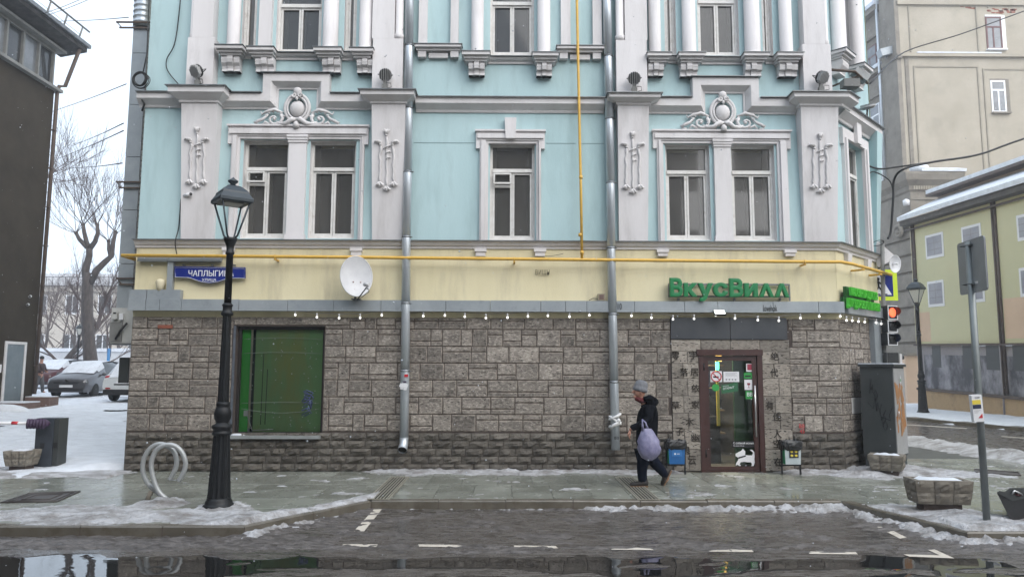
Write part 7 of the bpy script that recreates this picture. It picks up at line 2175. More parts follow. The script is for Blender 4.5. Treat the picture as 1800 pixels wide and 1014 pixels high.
MB().add([(XWL - .3, 4, zr - .1), (xe, 4, zr + .12), (xe, YE0 + .75, zr + .12), (XWL - .3, YE0 + .75, zr - .1), (XWL - .3, 4, zr + 1.3), (xe, 4, zr + .42), (xe, YE0 + .75, zr + .42), (XWL - .3, YE0 + .75, zr + 1.3)],
         [(0, 3, 2, 1), (4, 5, 6, 7), (1, 2, 6, 5), (2, 3, 7, 6), (0, 1, 5, 4)]).build('eaves', mat('sooty_eaves', (.012, .011, .011), (.045, .042, .041), .8, 3, lo=.42, hi=.58), LB, fix=True)
bx('gutter', TIN, LB, xe + .002, xe + .14, 4, YE0 + .8, zr + .30, zr + .45)
MB().add([(XWL - 12, 4, zr + 2.5), (XWL - .3, 4, zr + 1.32), (XWL - .3, YE0 + .75, zr + 1.32), (XWL - 12, YE0 + .75, zr + 2.5)], [(0, 1, 2, 3)]).build('roof', ROOFT, LB)
rl = MB()
for k in range(5):
    y = YE0 + .5 - k * 1.1; rl.tube([(xe - .3, y, zr + .4), (xe - .1, y, zr + 1.15)], .035, 6)
rl.tube([(xe - .1, YE0 + 1.0, zr + 1.15), (xe - .1, YE0 - 6, zr + 1.15)], .04, 6); rl.tube([(xe - .18, YE0 + .5, zr + .8), (xe - .18, YE0 - 6, zr + .8)], .012, 4); rl.tube([(xe - .24, YE0 + .5, zr + .6), (xe - .24, YE0 - 6, zr + .6)], .012, 4)
rl.build('roof_railing', GREYR, LB)
dp = MB(); dp.tube([(xe - .1, YE0 + .4, zr + .15), (XWL + .3, YE0 + .22, zl + .28), (XWL + .12, YE0 + .12, zl + .25), (XWL + .08, YE0 + .08, zl - .1), (XWL + .06, YE0 + .04, .9)], .075, 8); dp.build('drainpipe', RUST, LB)
pc = MB()
for k in range(7): z = 2 + k * 1.6; pc.box(XWL, XWL + .16, YE0 - .08, YE0 + .12, z, z + .04)
pc.build('pipe_clamps', RUST, LB)['kind'] = 'stuff'
d0, d1 = Lx(12, 640), Lx(44, 640)
yb0 = YE0 - 1.72; yb1 = YE0 - .72
fr_ = MB(); zd0_, zd1_ = .62, .62 + 2.2
fr_.box(XWL - .02, XWL + .05, yb1, yb1 + .12, zd0_, zd1_ + .1); fr_.box(XWL - .02, XWL + .05, yb0 - .1, yb0, zd0_, zd1_ + .1); fr_.box(XWL - .02, XWL + .049, yb0, yb1, zd1_, zd1_ + .1)
dd = fr_.build('door', GREYW, LB); bx('door_leaf', mat('blue_grey_door', (.12, .15, .17), (.16, .19, .21), .6, 2), dd, XWL, XWL + .03, yb0 + .005, yb1 - .005, zd0_, zd1_ - .004)
bx('intercom', PRINTW, LB, XWL + .0, XWL + .05, yb0 - .35, yb0 - .25, 1.75, 2.05)
for k, dz in enumerate((0, -.33)):
    bullet_cam((XWL + .02, YE0 - .55 - .1 * k, onX(56, 521, XWL).z + dz), (.5, -1, -.15), ['upper white camera on the dark brown wall at the left', 'lower white camera on the dark brown wall at the left'][k], s=1.4)
# entrance steps with parapets
st = thing('entrance_steps', 'brown granite entrance steps under snow beside the brown building', 'steps', (XWL + .7, 28, 0))
zb_ = .3
bx('parapet', BROWNS, st, XWL + .05, XWL + 1.0, YE0 - .5, YE0 + .1, .2, zb_ + .5); bx('parapet', BROWNS, st, XWL + .05, XWL + 1.35, YE0 - 2.6, YE0 - 1.6, .0, zb_ + .36)
for k in range(3): bx('step', BROWNS, st, XWL + .05, XWL + 1.0 - .28 * k, YE0 - 1.55, YE0 - .52, .05 + .16 * k, .2 + .16 * k)
sn = MB(); sn.box(XWL + .05, XWL + .99, YE0 - .49, YE0 + .09, zb_ + .502, zb_ + .53); sn.build('snow_cap', SNOW, st); sn = MB(); sn.box(XWL + .05, XWL + 1.34, YE0 - 2.59, YE0 - 1.61, zb_ + .362, zb_ + .40); sn.ell((XWL + .8, YE0 - 2.9, .35), 1.0, .5, .3, 14, 8); sn.ell((XWL + 1.7, YE0 - 2.7, .25), 1.2, .5, .16, 14, 8); sn.build('snow_cap', SNOW, st)

# parked cars
def car(loc, rotz, label, paint, st_, glass, lights_front=True, snowy=True, cat='car', group='cars parked in the snowy yard'):
    t = thing('parked_car', label, cat, (0, 0, 0), group)
    n_ = len(st_); vs = []; 
    mb = MB(); P_ = 11
    for (x, zb, zm, wl, wm, zbel, wbel, zr_, wr_) in st_:
        half = [(wl, zb), (wm, zm), (wm * .995, (zm + zbel) / 2), (wbel, zbel), ((wbel + wr_) / 2 + .01, (zbel + zr_) / 2), (wr_, zr_ - .03)]
        sec = [(-a, z) for a, z in half] + [(0, zr_)] + [(a, z) for a, z in half[::-1]]
        vs += [(x, a, z) for a, z in sec]
    m_ = 13
    for i in range(n_ - 1):
        for j in range(m_ - 1):
            gl_ = st_[i][7] - st_[i][5] > .2 and st_[i + 1][7] - st_[i + 1][5] > .2 and j in (3, 4, 7, 8)
            mb.mi = 1 if gl_ else 0
            mb.add([vs[i * m_ + j], vs[(i + 1) * m_ + j], vs[(i + 1) * m_ + j + 1], vs[i * m_ + j + 1]], [(0, 1, 2, 3)], True)
    mb.mi = 0
    mb.add(vs[:m_], [tuple(range(m_))]); mb.add(vs[-m_:], [tuple(range(m_))[::-1]])
    mb.mi = 0
    for i in range(n_ - 1): mb.add([vs[i * m_], vs[i * m_ + 12], vs[(i + 1) * m_ + 12], vs[(i + 1) * m_]], [(0, 1, 2, 3)])
    # merge doubles through build fix
    o = mb.build('car_body', [paint, glass], t, fix=False)
    b_ = bmesh.new(); b_.from_mesh(o.data); bmesh.ops.remove_doubles(b_, verts=b_.verts, dist=.0005); bmesh.ops.recalc_face_normals(b_, faces=b_.faces); b_.to_mesh(o.data); b_.free()
    if snowy:
        sm = MB()
        for i in range(2, n_ - 1):
            for j in (5, 6):
                q = [vs[i * m_ + j], vs[(i + 1) * m_ + j], vs[(i + 1) * m_ + j + 1], vs[i * m_ + j + 1]]
                sm.add([(x, y * 1.0, z + .035) for x, y, z in q], [(0, 1, 2, 3)], True)
            if (st_[i][7] - st_[i][5] < .2) != (st_[i + 1][7] - st_[i + 1][5] < .2):
                for j in (4, 7):
                    q = [vs[i * m_ + j], vs[(i + 1) * m_ + j], vs[(i + 1) * m_ + j + 1], vs[i * m_ + j + 1]]
                    sm.add([(x, y, z + .03) for x, y, z in q], [(0, 1, 2, 3)], True)
        o = sm.build('snow_cap', SNOW, t, fix=False)
        b_ = bmesh.new(); b_.from_mesh(o.data); bmesh.ops.remove_doubles(b_, verts=b_.verts, dist=.0005); bmesh.ops.recalc_face_normals(b_, faces=b_.faces); b_.to_mesh(o.data); b_.free()
    wx = (1.33, -1.33)
    for x in wx:
        for s in (-1, 1):
            w_ = MB(); M = Matrix.Translation((x, s * .80, .32)) @ Matrix.Rotation(rad(90), 4, 'X')
            w_.lathe([(.2, -.10), (.30, -.10), (.32, -.07), (.32, .07), (.30, .10), (.2, .10)], n=20, M=M); wh = w_.build('wheel', RUBBER, t)
            r_ = MB(); r_.lathe([(.0, .0), (.19, .0)], n=16, M=Matrix.Translation((x, s * .885, .32)) @ Matrix.Rotation(rad(-90 * s), 4, 'X'), smooth=False)
            for k in range(5): r_.obox(Matrix.Translation((x, s * .89, .32)) @ Matrix.Rotation(rad(72 * k), 4, 'Y'), -.02, .02, -.004, .004, .03, .185)
            r_.build('rim', GREYR, wh)
    fx_, rx_ = st_[0][0], st_[-1][0]
    for s in (-1, 1):
        h = MB(); h.ell((fx_ - .16, s * .66, .70), .13, .17, .075, 12, 6); h.build('headlight', mat('headlight_lens', (.5, .52, .54), None, .15) if 'headlight_lens' not in MATS else MATS['headlight_lens'], t)
        h = MB(); h.ell((rx_ + .14, s * .70, .98), .12, .16, .10, 10, 6); h.build('tail_lamp', TAIL, t)
        h = MB(); h.box(rx_ - .02, rx_ + .05, s * .62 - .10, s * .62 + .10, .52, .57); h.build('reflector', TAIL, t)
        h = MB(); h.ell((.78, s * .99, 1.04), .07, .11, .08, 8, 5); h.tube([(.8, s * .85, 1.0), (.79, s * .95, 1.03)], .03, 5); h.build('mirror', paint, t)
        h = MB()
        for x in (.15, -.95): h.box(x, x + .16, s * .905 - .012, s * .905 + .012, .86, .885)
        h.build('door_handle', CHROME, t)
    g = MB(); g.box(fx_ - .05, fx_ + .03, -.52, .52, .63, .70); g.build('grille', BLACKP, t)
    g = MB(); g.box(fx_ - .05, fx_ + .035, -.72, .72, .30, .42); g.build('lower_grille', BLACKP, t)
    g = MB(); g.box(fx_ + .0, fx_ + .045, -.27, .27, .46, .57); g.build('number_plate', PRINTW, t)
    g = MB(); g.box(rx_ - .04, rx_ + .01, -.27, .27, .72, .83); g.build('number_plate', PRINTW, t)
    g = MB(); g.box(rx_ - .035, rx_ + .3, -.80, .80, .27, .50); g.build('rear_bumper', BLACKP, t)
    g = MB(); g.lathe([(.06, 0), (.06, .01)], n=14, M=Matrix.Translation((fx_ + .0, 0, .75)) @ Matrix.Rotation(rad(90), 4, 'Y')); g.build('badge', CHROME, t)
    t.location = loc; t.rotation_euler = (0, 0, rotz)
    return t
#      x    zb  zm   wl   wm   zbel wbel  ztop  wtop
VAN = [(2.20, .26, .50, .70, .78, .66, .74, .74, .60), (2.02, .24, .52, .80, .86, .84, .82, .92, .66), (1.20, .24, .56, .86, .90, 1.00, .86, 1.07, .70), (.95, .24, .58, .86, .90, 1.02, .87, 1.20, .72), (.30, .24, .6, .86, .91, 1.03, .87, 1.58, .66),
       (-.6, .24, .6, .86, .91, 1.03, .87, 1.64, .68), (-1.55, .24, .6, .86, .91, 1.03, .87, 1.60, .66), (-2.0, .26, .6, .84, .88, 1.02, .84, 1.40, .62), (-2.14, .30, .6, .80, .84, .98, .80, 1.12, .62), (-2.2, .34, .6, .74, .80, .84, .76, .90, .6)]
SUV = [(2.15, .30, .55, .70, .78, .74, .74, .80, .60), (2.0, .28, .56, .80, .86, .90, .82, .97, .66), (1.05, .28, .6, .86, .9, 1.04, .86, 1.10, .70), (.3, .28, .62, .86, .9, 1.05, .87, 1.56, .64), (-.7, .28, .62, .86, .9, 1.05, .87, 1.62, .66), (-1.5, .28, .62, .86, .9, 1.05, .86, 1.58, .62),
       (-1.95, .3, .62, .84, .88, 1.03, .84, 1.15, .60), (-2.12, .34, .62, .80, .85, .92, .8, .98, .6)]
GDARK = mat('car_window', (.02, .022, .025), None, .08)
zy = lambda y: .03 * (y - 14.5) + .05
yc = 34.2; pc_ = onY(128, 690, yc - 1.2)
car((pc_.x - .55, yc + 1.0, zy(yc) - .02), rad(-84), 'dark grey family van covered in snow in the yard', CARG, VAN, GDARK)
yc = 31.5; pc_ = onY(219, 690, yc)
car((pc_.x + .38, yc + 1.4, zy(yc)), rad(90 - 3), 'white car seen from behind half hidden by the corner building', CARW, SUV, GDARK)
yc = 39.0; pc_ = onY(75, 680, yc)
car((pc_.x - 1.3, yc + 3.5, zy(yc)), rad(-90), 'dark red snow covered car behind the grey van at the left', REDC, VAN, GDARK)
# far pedestrian
yq = 36.5; zq = zy(yq)
fp2 = onY(68, 690, yq)
pd = thing('person', 'distant person in a brown jacket walking by the dark brown building', 'person', (fp2.x, yq, zq))
V = []; E = []; RR = []; o = Vector((fp2.x, yq, zq))
pl = link([(o + Vector((0, 0, .9)), .12)]); c_ = link([(o + Vector((0, 0, 1.15)), .13), (o + Vector((.02, 0, 1.4)), .13)], pl); link([(o + Vector((.03, 0, 1.5)), .06), (o + Vector((.05, -.02, 1.62)), .09), (o + Vector((.05, -.02, 1.72)), .07)], c_)
for s in (-1, 1):
    link([(o + Vector((.02, s * .18, 1.38)), .07), (o + Vector((.08, s * .24, 1.12)), .055), (o + Vector((.25, s * .2, 1.0)), .04)], c_)
    link([(o + Vector((.02 * s, s * .1, .8)), .09), (o + Vector((.08 * s, s * .1, .45)), .07), (o + Vector((.12 * s, s * .1, .08)), .055), (o + Vector((.2 * s + .06, s * .1, .04)), .045)], pl)
skin_mb(V, E, RR, 1).build('body', SKIN, pd)
V = []; E = []; RR = []
pl = link([(o + Vector((0, 0, .88)), .17)]); c_ = link([(o + Vector((0, 0, 1.15)), .18), (o + Vector((.02, 0, 1.4)), .17), (o + Vector((.03, 0, 1.5)), .09)], pl); c_ -= 1
for s in (-1, 1): link([(o + Vector((.02, s * .2, 1.38)), .09), (o + Vector((.08, s * .26, 1.12)), .075), (o + Vector((.22, s * .22, 1.02)), .06)], c_)
skin_mb(V, E, RR, 1).build('jacket', mat('brown_jacket', (.05, .03, .03), None, .8), pd)
MB().ell(o + Vector((.05, -.02, 1.72)), .11, .10, .10, 10, 6).build('hat', BLACKP, pd)
mb = MB()
for s in (-1, 1): mb.tube([o + Vector((0, s * .09, .86)), o + Vector((.08 * s, s * .1, .45)), o + Vector((.12 * s, s * .1, .06))], [.11, .09, .07], 8)
mb.build('trousers', mat('grey_trousers', (.09, .09, .095), None, .8), pd)

# wall, banners and far house behind the yard
fwl = thing('yard_wall', 'pale grey wall capped with snow behind the parked cars', 'wall', (-38, 60, 1.3))
za, zb_ = onY(150, 618, 60).z, 1.2
for k in range(9):
    x = -56 + k * 4.6; bx('wall_panel', FENCEW, fwl, x + .02, x + 4.58, 60, 60.3, zb_, za)
sn = MB(); sn.box(-56, -14.6, 59.9, 60.4, za + .005, za + .28); sn.build('snow_cap', SNOW, fwl)
bb = thing('blue_board', 'blue and orange upright boards standing by the pale wall', 'board', onY(191, 660, 52))
a, b = onY(186, 660, 52), onY(193, 612, 52); bx('blue_panel', BLUEB, bb, a.x, b.x, 52, 52.1, 1.1, b.z); a, b = onY(193.5, 660, 52), onY(196, 638, 52); bx('orange_panel', ORANGE, bb, a.x, b.x, 52, 52.1, 1.1, b.z)
FH = thing('far_house', 'pale ochre house with plain windows beyond the trees in the haze', 'building', (-45, 80, 1))
zt_ = onY(130, 505, 78).z
bx('wall', FARB, FH, -75, -8, 78, 90, 0, zt_); bx('cornice', FARB, FH, -75.4, -7.6, 77.6, 77.99, zt_ - .5, zt_ + .1)
rf = MB(); rf.add([(-76, 77.2, zt_ + .12), (-7, 77.2, zt_ + .12), (-7, 84, zt_ + 2.2), (-76, 84, zt_ + 2.2), (-76, 91, zt_ + .12), (-7, 91, zt_ + .12)], [(0, 1, 2, 3), (3, 2, 5, 4)]); rf.build('roof', SNOWD, FH)
rl = MB()
for k in range(100): x = -74 + k * .66; rl.box(x, x + .04, 77.4, 77.44, zt_ + .15, zt_ + 1.0)
rl.box(-75, -8, 77.39, 77.45, zt_ + 1.0, zt_ + 1.05); rl.build('roof_railing', BLACKM, FH)['kind'] = 'stuff'
x = -60
while x < -14:
    for z in (2.5, 6.6):
        f = MB().box(x, x + 1.5, 77.92, 77.99, z + 1.0, z + 3.0).build('window', PVC, FH)
        MB().add([(x + .12, 77.915, z + 1.1), (x + .7, 77.915, z + 1.1), (x + .7, 77.915, z + 2.9), (x + .12, 77.915, z + 2.9), (x + .8, 77.915, z + 1.1), (x + 1.38, 77.915, z + 1.1), (x + 1.38, 77.915, z + 2.9), (x + .8, 77.915, z + 2.9)], [(0, 1, 2, 3), (4, 5, 6, 7)]).build('pane', PANE2, f)
    x += 3.4

# bare trees
def grow(mb, p, d, L, r, lev, rr, spread=.5, up=.25, kids=(3, 5)):
    pts = [p]; n_ = 4; rad_ = [r]
    for i in range(n_):
        d = (d + Vector((rr.gauss(0, .10 if lev > 2 else .06), rr.gauss(0, .10 if lev > 2 else .06), rr.gauss(0, .05) + up * .14))).normalized(); p = p + d * (L / n_); pts.append(p); rad_.append(r * (1 - .62 * (i + 1) / n_))
    mb.tube(pts, rad_, 5 if lev > 2 else 3, caps=False)
    if lev <= 0: return
    for k in range(rr.randint(*kids)):
        t = rr.uniform(.3, 1.0); i = min(n_ - 1, int(t * n_)); q = pts[i].lerp(pts[i + 1], t * n_ - i)
        dd = (d + Vector((rr.gauss(0, spread), rr.gauss(0, spread), rr.gauss(.05, spread * .7)))).normalized()
        grow(mb, q, dd, L * rr.uniform(.5, .75), max(.008, r * .45), lev - 1, rr, spread, up, kids)
def tree(loc, H, r, label, seed, lean=(0, 0), lev=4, group='bare trees in the yard', nk=6):
    rr = random.Random(seed); t = thing('bare_tree', label, 'tree', loc, group)
    p = Vector(loc); tr = MB(); pts = []; rs = []
    for i in range(7): u = i / 6; pts.append(p + Vector((lean[0] * u ** 1.3 + rr.uniform(-.08, .08) * u, lean[1] * u, H * .55 * u))); rs.append(r * (1.25 if i == 0 else 1 - .5 * u))
    tr.tube(pts, rs, 8); tr.build('trunk', TREEB, t)
    cr = MB()
    for k in range(nk):
        i = rr.randint(2, 6); d = Vector((rr.gauss(0, .7), rr.gauss(0, .6), rr.uniform(.5, 1.2))).normalized(); grow(cr, pts[i], d, H * rr.uniform(.28, .42), r * .42, lev - 1, rr)
    if nk: grow(cr, pts[-1], Vector((lean[0] * .1, 0, 1)).normalized(), H * .42, r * .5, lev - 1, rr)
    else: return t
    cr.build('crown', TWIG, t); return t
# the big pollarded tree
YT = 42.0
Tt = lambda px, py, d=0.: onY(px, py, YT + d)
pt_ = thing('pollarded_tree', 'big bare pollarded tree with stubby limbs behind the snowy van', 'tree', (Tt(160, 650).x, YT, .8))
zg = Vector((Tt(163, 650).x, YT, .75))
K_ = YT / FPX
tr = MB()
tr.tube([zg, Tt(160, 640), Tt(155, 590), Tt(153, 540), Tt(154, 500), Tt(156, 480)], [13 * K_, 11.5 * K_, 10 * K_, 9.3 * K_, 9 * K_, 7.6 * K_], 10)
tr.tube([Tt(154, 505), Tt(150, 475), Tt(157, 450), Tt(157, 437)], [7 * K_, 6.5 * K_, 5.5 * K_, 5.5 * K_], 8)
LIMBS = [([(157, 438), (148, 430), (139, 420), (134, 410)], (4.5, 4, 3.5, 3)), ([(157, 438), (152, 425), (148, 408), (146, 395)], (4.5, 4, 3.5, 3)), ([(157, 438), (167, 425), (172, 410), (171, 395)], (5, 4.2, 3.6, 3)),
         ([(157, 500), (170, 475), (185, 460), (196, 450), (199, 425), (203, 408)], (6.5, 6, 5.2, 4.6, 3.8, 3)), ([(195, 452), (191, 438), (191, 424)], (4, 3, 2.6))]
for pts, rs in LIMBS: tr.tube([Tt(a, b) for a, b in pts], [r_ * K_ for r_ in rs], 8)
for pts, rs in LIMBS: q = Tt(*pts[-1]); tr.ell(q, 3.6 * K_, 3.6 * K_, 3.4 * K_, 8, 5)
tr.build('trunk', TREEB, pt_)
rr = random.Random(5); cr = MB()
for li, (pts, rs) in enumerate(LIMBS):
    q = Tt(*pts[-1])
    for k in range(7 if li != 3 else 6):
        a = rr.uniform(-1.15, 1.15) + (-.3 if li == 0 else .0); d = Vector((math.sin(a), rr.gauss(0, .4), math.cos(a) * .9 + .1)).normalized()
        grow(cr, q, d, rr.uniform(2.0, 4.2) if li < 3 else rr.uniform(1.4, 3.0), .024, 2, rr, .27, .7, (4, 6))
cr.build('crown', TWIG, pt_)
def tr_at(px, Y, H, r, lab, seed, lean=(0, 0), lev=4):
    p = onY(px, 650, Y); tree((p.x, Y, .03 * (min(Y, 60) - 14.5) - .1), H, r, lab, seed, lean, lev)
tr_at(91, 47, 6.5, .26, 'leaning bare tree left of the big pollarded tree behind the van', 21, (2.6, 0), 4)
tr_at(128, 58, 8.5, .12, 'slim bare tree with a broom shaped crown behind the yard lamp', 8, (0, 0), 4)
tr_at(72, 62, 8, .15, 'bare tree close to the dark brown wall half hidden in haze', 3, (.5, 0), 4)
tr_at(186, 55, 6.5, .14, 'bare tree behind the blue board right of the pollarded tree', 14, (.4, 0), 4)
tr_at(208, 64, 8.5, .15, 'far bare tree beside the corner building flank', 31, (-.3, 0), 4)
tr_at(106, 70, 7.5, .13, 'thin bare tree in front of the far ochre house', 44, (.2, 0), 4)
tr_at(150, 72, 9, .14, 'tall thin bare tree directly behind the pollarded trunk', 52, (-.2, 0), 4)
# branch reaching out from behind the brown building
bt_ = tree((onY(40, 650, 52).x - 2.5, 52, 1), 24, .4, 'tall bare tree whose branch reaches out above the brown building edge', 77, (1.5, 0), 3, nk=0)
rr = random.Random(9); cr = MB(); p0, p1 = onY(62, 330, 52), onY(98, 298, 52)
cr.tube([onY(40, 360, 52), p0, p1], [.16, .13, .09], 6)
for k in range(9): grow(cr, p0.lerp(p1, rr.uniform(.3, 1)), Vector((rr.uniform(-.3, 1), rr.gauss(0, .3), rr.uniform(-.1, 1))).normalized(), rr.uniform(1.5, 3.6), .035, 2, rr, .4, .5, (4, 6))
cr.build('branch', TWIG, bt_)

# ================================================================== THE SIDE STREET ON THE RIGHT
# low yellow building covered with printed sheets
wa3, wb3 = Vector((wa[0], wa[1], 0)), Vector((wb[0], wb[1], 0))
D3 = Vector((-.02, 1, 0)).normalized()             # away from the camera; the street climbs gently that way
N3 = Vector((-D3.y, D3.x, 0))                      # towards the street
if N3.x > 0: N3 = -N3
O3 = wb3 + D3 * (40.6 - wb3.y)
CL = .03
def yw(u, out, z): return O3 - D3 * u + N3 * out + Vector((0, 0, z + CL * (40.6 - wb3.y - u)))   # u grows towards the camera
def onW(px, py, out=0.):
    d = ray(px, py); o = yw(0, out, 0); t = (o - CO).dot(N3) / d.dot(N3); p = CO + d * t
    u = (p - O3).dot(-D3); return u, p.z - CL * (40.6 - wb3.y - u)
YBd = thing('yellow_building', 'low pale yellow building with printed false windows across the side street', 'building', (O3.x, O3.y, 0))
def ybox(name, m, u0_, u1_, o0, o1, z0_, z1_, par=None):
    mb = MB(); q = [yw(a, b, c) for c in (z0_, z1_) for a, b in ((u0_, o0), (u1_, o0), (u1_, o1), (u0_, o1))]
    mb.add(q, [(0, 1, 2, 3), (7, 6, 5, 4), (0, 4, 5, 1), (1, 5, 6, 2), (2, 6, 7, 3), (3, 7, 4, 0)]); return mb.build(name, m, par or YBd, fix=True)
ul = onW(1608, 560)[0]; UR = 34.0
ze = onW(1640, 400)[1]                             # top of the sheet
ze2 = onW(1790, 352)[1]
zy0 = onW(1640, 604)[1]; 
zE = (ze + ze2) / 2
ybox('wall', LIMEY, ul, UR, -8, 0, zy0, zE + .3)
ybox('wall', LILACG, ul, UR, -8, -.03, -.5, zy0 - .11)
ybox('skirt_ledge', RUST, ul - .05, UR, -.02, .12, zy0 - .10, zy0 - .005)
ybox('painted_band', SMEAR, ul + .6, UR, -.028, -.01, .85, zy0 - .55)
ybox('plinth', OCHRE, ul, UR, -.029, .05, -.5, .72); ybox('plinth_ledge', RUST, ul, UR, -.028, .12, .721, .84)
ybox('upper_band', LILACG, ul, UR, -.029, -.012, zy0 - .549, zy0 - .14)
# eaves, lower snowy roof, attic band, upper snowy roof
ybox('eaves', mat('grey_eaves_board', (.06, .053, .048), (.10, .09, .08), .8, 3), ul - .05, UR, -.5, .5, zE + .30, zE + .55)
mb = MB(); mb.add([yw(ul - .1, .6, zE + .56), yw(UR, .6, zE + .56), yw(UR, -1.6, zE + 1.45), yw(ul - .0, -1.6, zE + 1.45), yw(ul - .1, .6, zE + .78), yw(UR, .6, zE + .80), yw(UR, -1.6, zE + 1.8), yw(ul, -1.6, zE + 1.8)], [(0, 1, 2, 3), (7, 6, 5, 4), (0, 4, 5, 1), (3, 7, 4, 0), (1, 5, 6, 2)])
mb.build('snowy_roof', SNOW, YBd, fix=True)
ybox('attic_wall', mat('pink_grey_band', (.36, .29, .25), (.42, .34, .30), .8, 1), ul + .2, UR, -8, -1.5, zE + 1.0, zE + 2.0)
mb = MB(); mb.add([yw(ul + .1, -.9, zE + 2.0), yw(UR, -.9, zE + 2.0), yw(UR, -3.5, zE + 2.8), yw(ul, -3.5, zE + 2.8), yw(ul + .1, -.9, zE + 2.2), yw(UR, -.9, zE + 2.2), yw(UR, -3.5, zE + 3.0), yw(ul, -3.5, zE + 3.0)], [(0, 1, 2, 3), (7, 6, 5, 4), (0, 4, 5, 1), (3, 7, 4, 0)])
mb.build('upper_snowy_roof', SNOW, YBd, fix=True); ybox('upper_eaves', RUST, ul + .1, UR, -1.6, -.88, zE + 1.86, zE + 1.99)
gt = MB(); gt.tube([yw(ul - .2, .12, zE + .1), yw(UR, .12, zE + .1)], .05, 6)
gt.build('cable_gutter', RUST, YBd)
for px in (1757, 1611, 1690 - 1200):
    if px < 1500: continue
    u, _ = onW(px, 500); mb = MB()
    for du in (-.12, .06): q = [yw(u + du, .03, .9 if px > 1700 else zy0), yw(u + du, .03, zE + .3)]; mb.tube(q, .06, 6)
    mb.build('drainpipe', RUST, YBd)
u, _ = onW(1763, 650); mb = MB(); mb.tube([yw(u, .05, .0), yw(u, .05, zy0 - .1)], .05, 6); mb.build('drainpipe', LILACG, YBd)
def fake(px0, py0, px1, py1):
    ua, za_ = onW(px0, py1); ub, zb2 = onW(px1, py0)
    f = ybox('printed_window', PRINTW, ua - .12, ub + .12, .001, .02, za_ - .14, zb2 + .12)
    ybox('printed_pane', PRINTP, ua, ub, .021, .03, za_, zb2, f)
    mb = MB(); um_ = (ua + ub) / 2
    for a, b, c, d in ((um_ - .012, um_ + .012, za_, zb2),): 
        q = [yw(p, o_, z) for z in (c, d) for p, o_ in ((a, .031), (b, .031), (b, .035), (a, .035))]; mb.add(q, [(0, 1, 2, 3), (7, 6, 5, 4), (0, 4, 5, 1), (1, 5, 6, 2), (2, 6, 7, 3), (3, 7, 4, 0)])
    for t_ in (.3, .65):
        z = za_ + (zb2 - za_) * t_; q = [yw(p, o_, zz2) for zz2 in (z - .012, z + .012) for p, o_ in ((ua, .031), (ub, .031), (ub, .034), (ua, .034))]; mb.add(q, [(0, 1, 2, 3), (7, 6, 5, 4), (0, 4, 5, 1), (1, 5, 6, 2), (2, 6, 7, 3), (3, 7, 4, 0)])
    mb.build('printed_bar', LILACG, f, fix=True)
for a in ((1631, 412, 1655, 451), (1635, 496, 1656, 535), (1695, 397, 1721, 436), (1706, 486, 1726, 527), (1793, 376, 1822, 418), (1798, 472, 1824, 516)): fake(*a)
# patches where the sheet has faded to peach
for a, b, c, d in ((1617, 1634, 548, 600), (1768, 1815, 520, 595)):
    ua, za_ = onW(a, d); ub, zb2 = onW(b, c); ybox('faded_patch', PEACH, ua, ub, .001, .004, max(za_, zy0 + .02), zb2)
# printed dark windows on the grey lower wall
for px0, px1 in ((1640, 1655), (1694, 1712), (1735, 1758), (1782, 1806)):
    ua, _ = onW(px0, 650); ub, _ = onW(px1, 650); ybox('printed_lower_window', CABG, ua, ub, -.009, -.004, 1.9, 3.1)

# tall beige corner house behind it
YBe = 47.0
c0 = onY(1592, 250, YBe)
BG = thing('beige_building', 'tall beige rendered building with a grey corner tower behind the yellow one', 'building', (c0.x, YBe, 0))
def Be(px, py, d=0.): return onY(px, py, YBe + d)
xc_ = c0.x
zc_ = Be(1600, 98).z; zlow = Be(1600, 310).z; zrf = Be(1700, -40).z
bx('wall', BEIGE, BG, xc_, xc_ + 40, YBe, YBe + 14, zlow - 1, zrf)
fl_ang = rad(96.0)
def side(u, out, z): return Vector((xc_ + u * math.cos(fl_ang) - out * math.sin(fl_ang), YBe + u * math.sin(fl_ang) + out * math.cos(fl_ang) * 1, z))
def sbox(name, m, u0_, u1_, o0, o1, z0_, z1_, par=None):
    mb = MB(); q = [side(a, b, c) for c in (z0_, z1_) for a, b in ((u0_, o0), (u1_, o0), (u1_, o1), (u0_, o1))]
    mb.add(q, [(0, 1, 2, 3), (7, 6, 5, 4), (0, 4, 5, 1), (1, 5, 6, 2), (2, 6, 7, 3), (3, 7, 4, 0)]); return mb.build(name, m, par or BG, fix=True)
sbox('wall', BEIGED, .0, 16, -3, .02, zlow - 1, zrf - 1.4)
sbox('corner_pier', BEIGED, -.02, 1.6, .021, .30, zlow - 1, zrf)
# belt courses with snow
bx('belt_course', BEIGE, BG, xc_ - .1, xc_ + 40, YBe - .22, YBe - .005, zc_ - .12, zc_ + .08)
sn = MB(); sn.box(xc_ + 1, xc_ + 6.6, YBe - .24, YBe, zc_ + .085, zc_ + .17); sn.build('snow_cap', SNOW, BG)
sbox('belt_course', BEIGED, -.2, 16, .022, .35, zc_ - .25, zc_ + .05); s_ = sbox('snow_cap', SNOW, 1.7, 16, .022, .42, zc_ + .055, zc_ + .3)
sbox('cornice', BEIGED, 1.7, 16, .021, .5, zrf - 1.45, zrf - 1.1); sbox('snow_cap', SNOW, 1.7, 16, .0, .6, zrf - 1.09, zrf - .8)
bx('cornice', BEIGE, BG, xc_ - .1, xc_ + 40, YBe - .15, YBe - .005, Be(1700, 8).z - .1, Be(1700, 3).z)
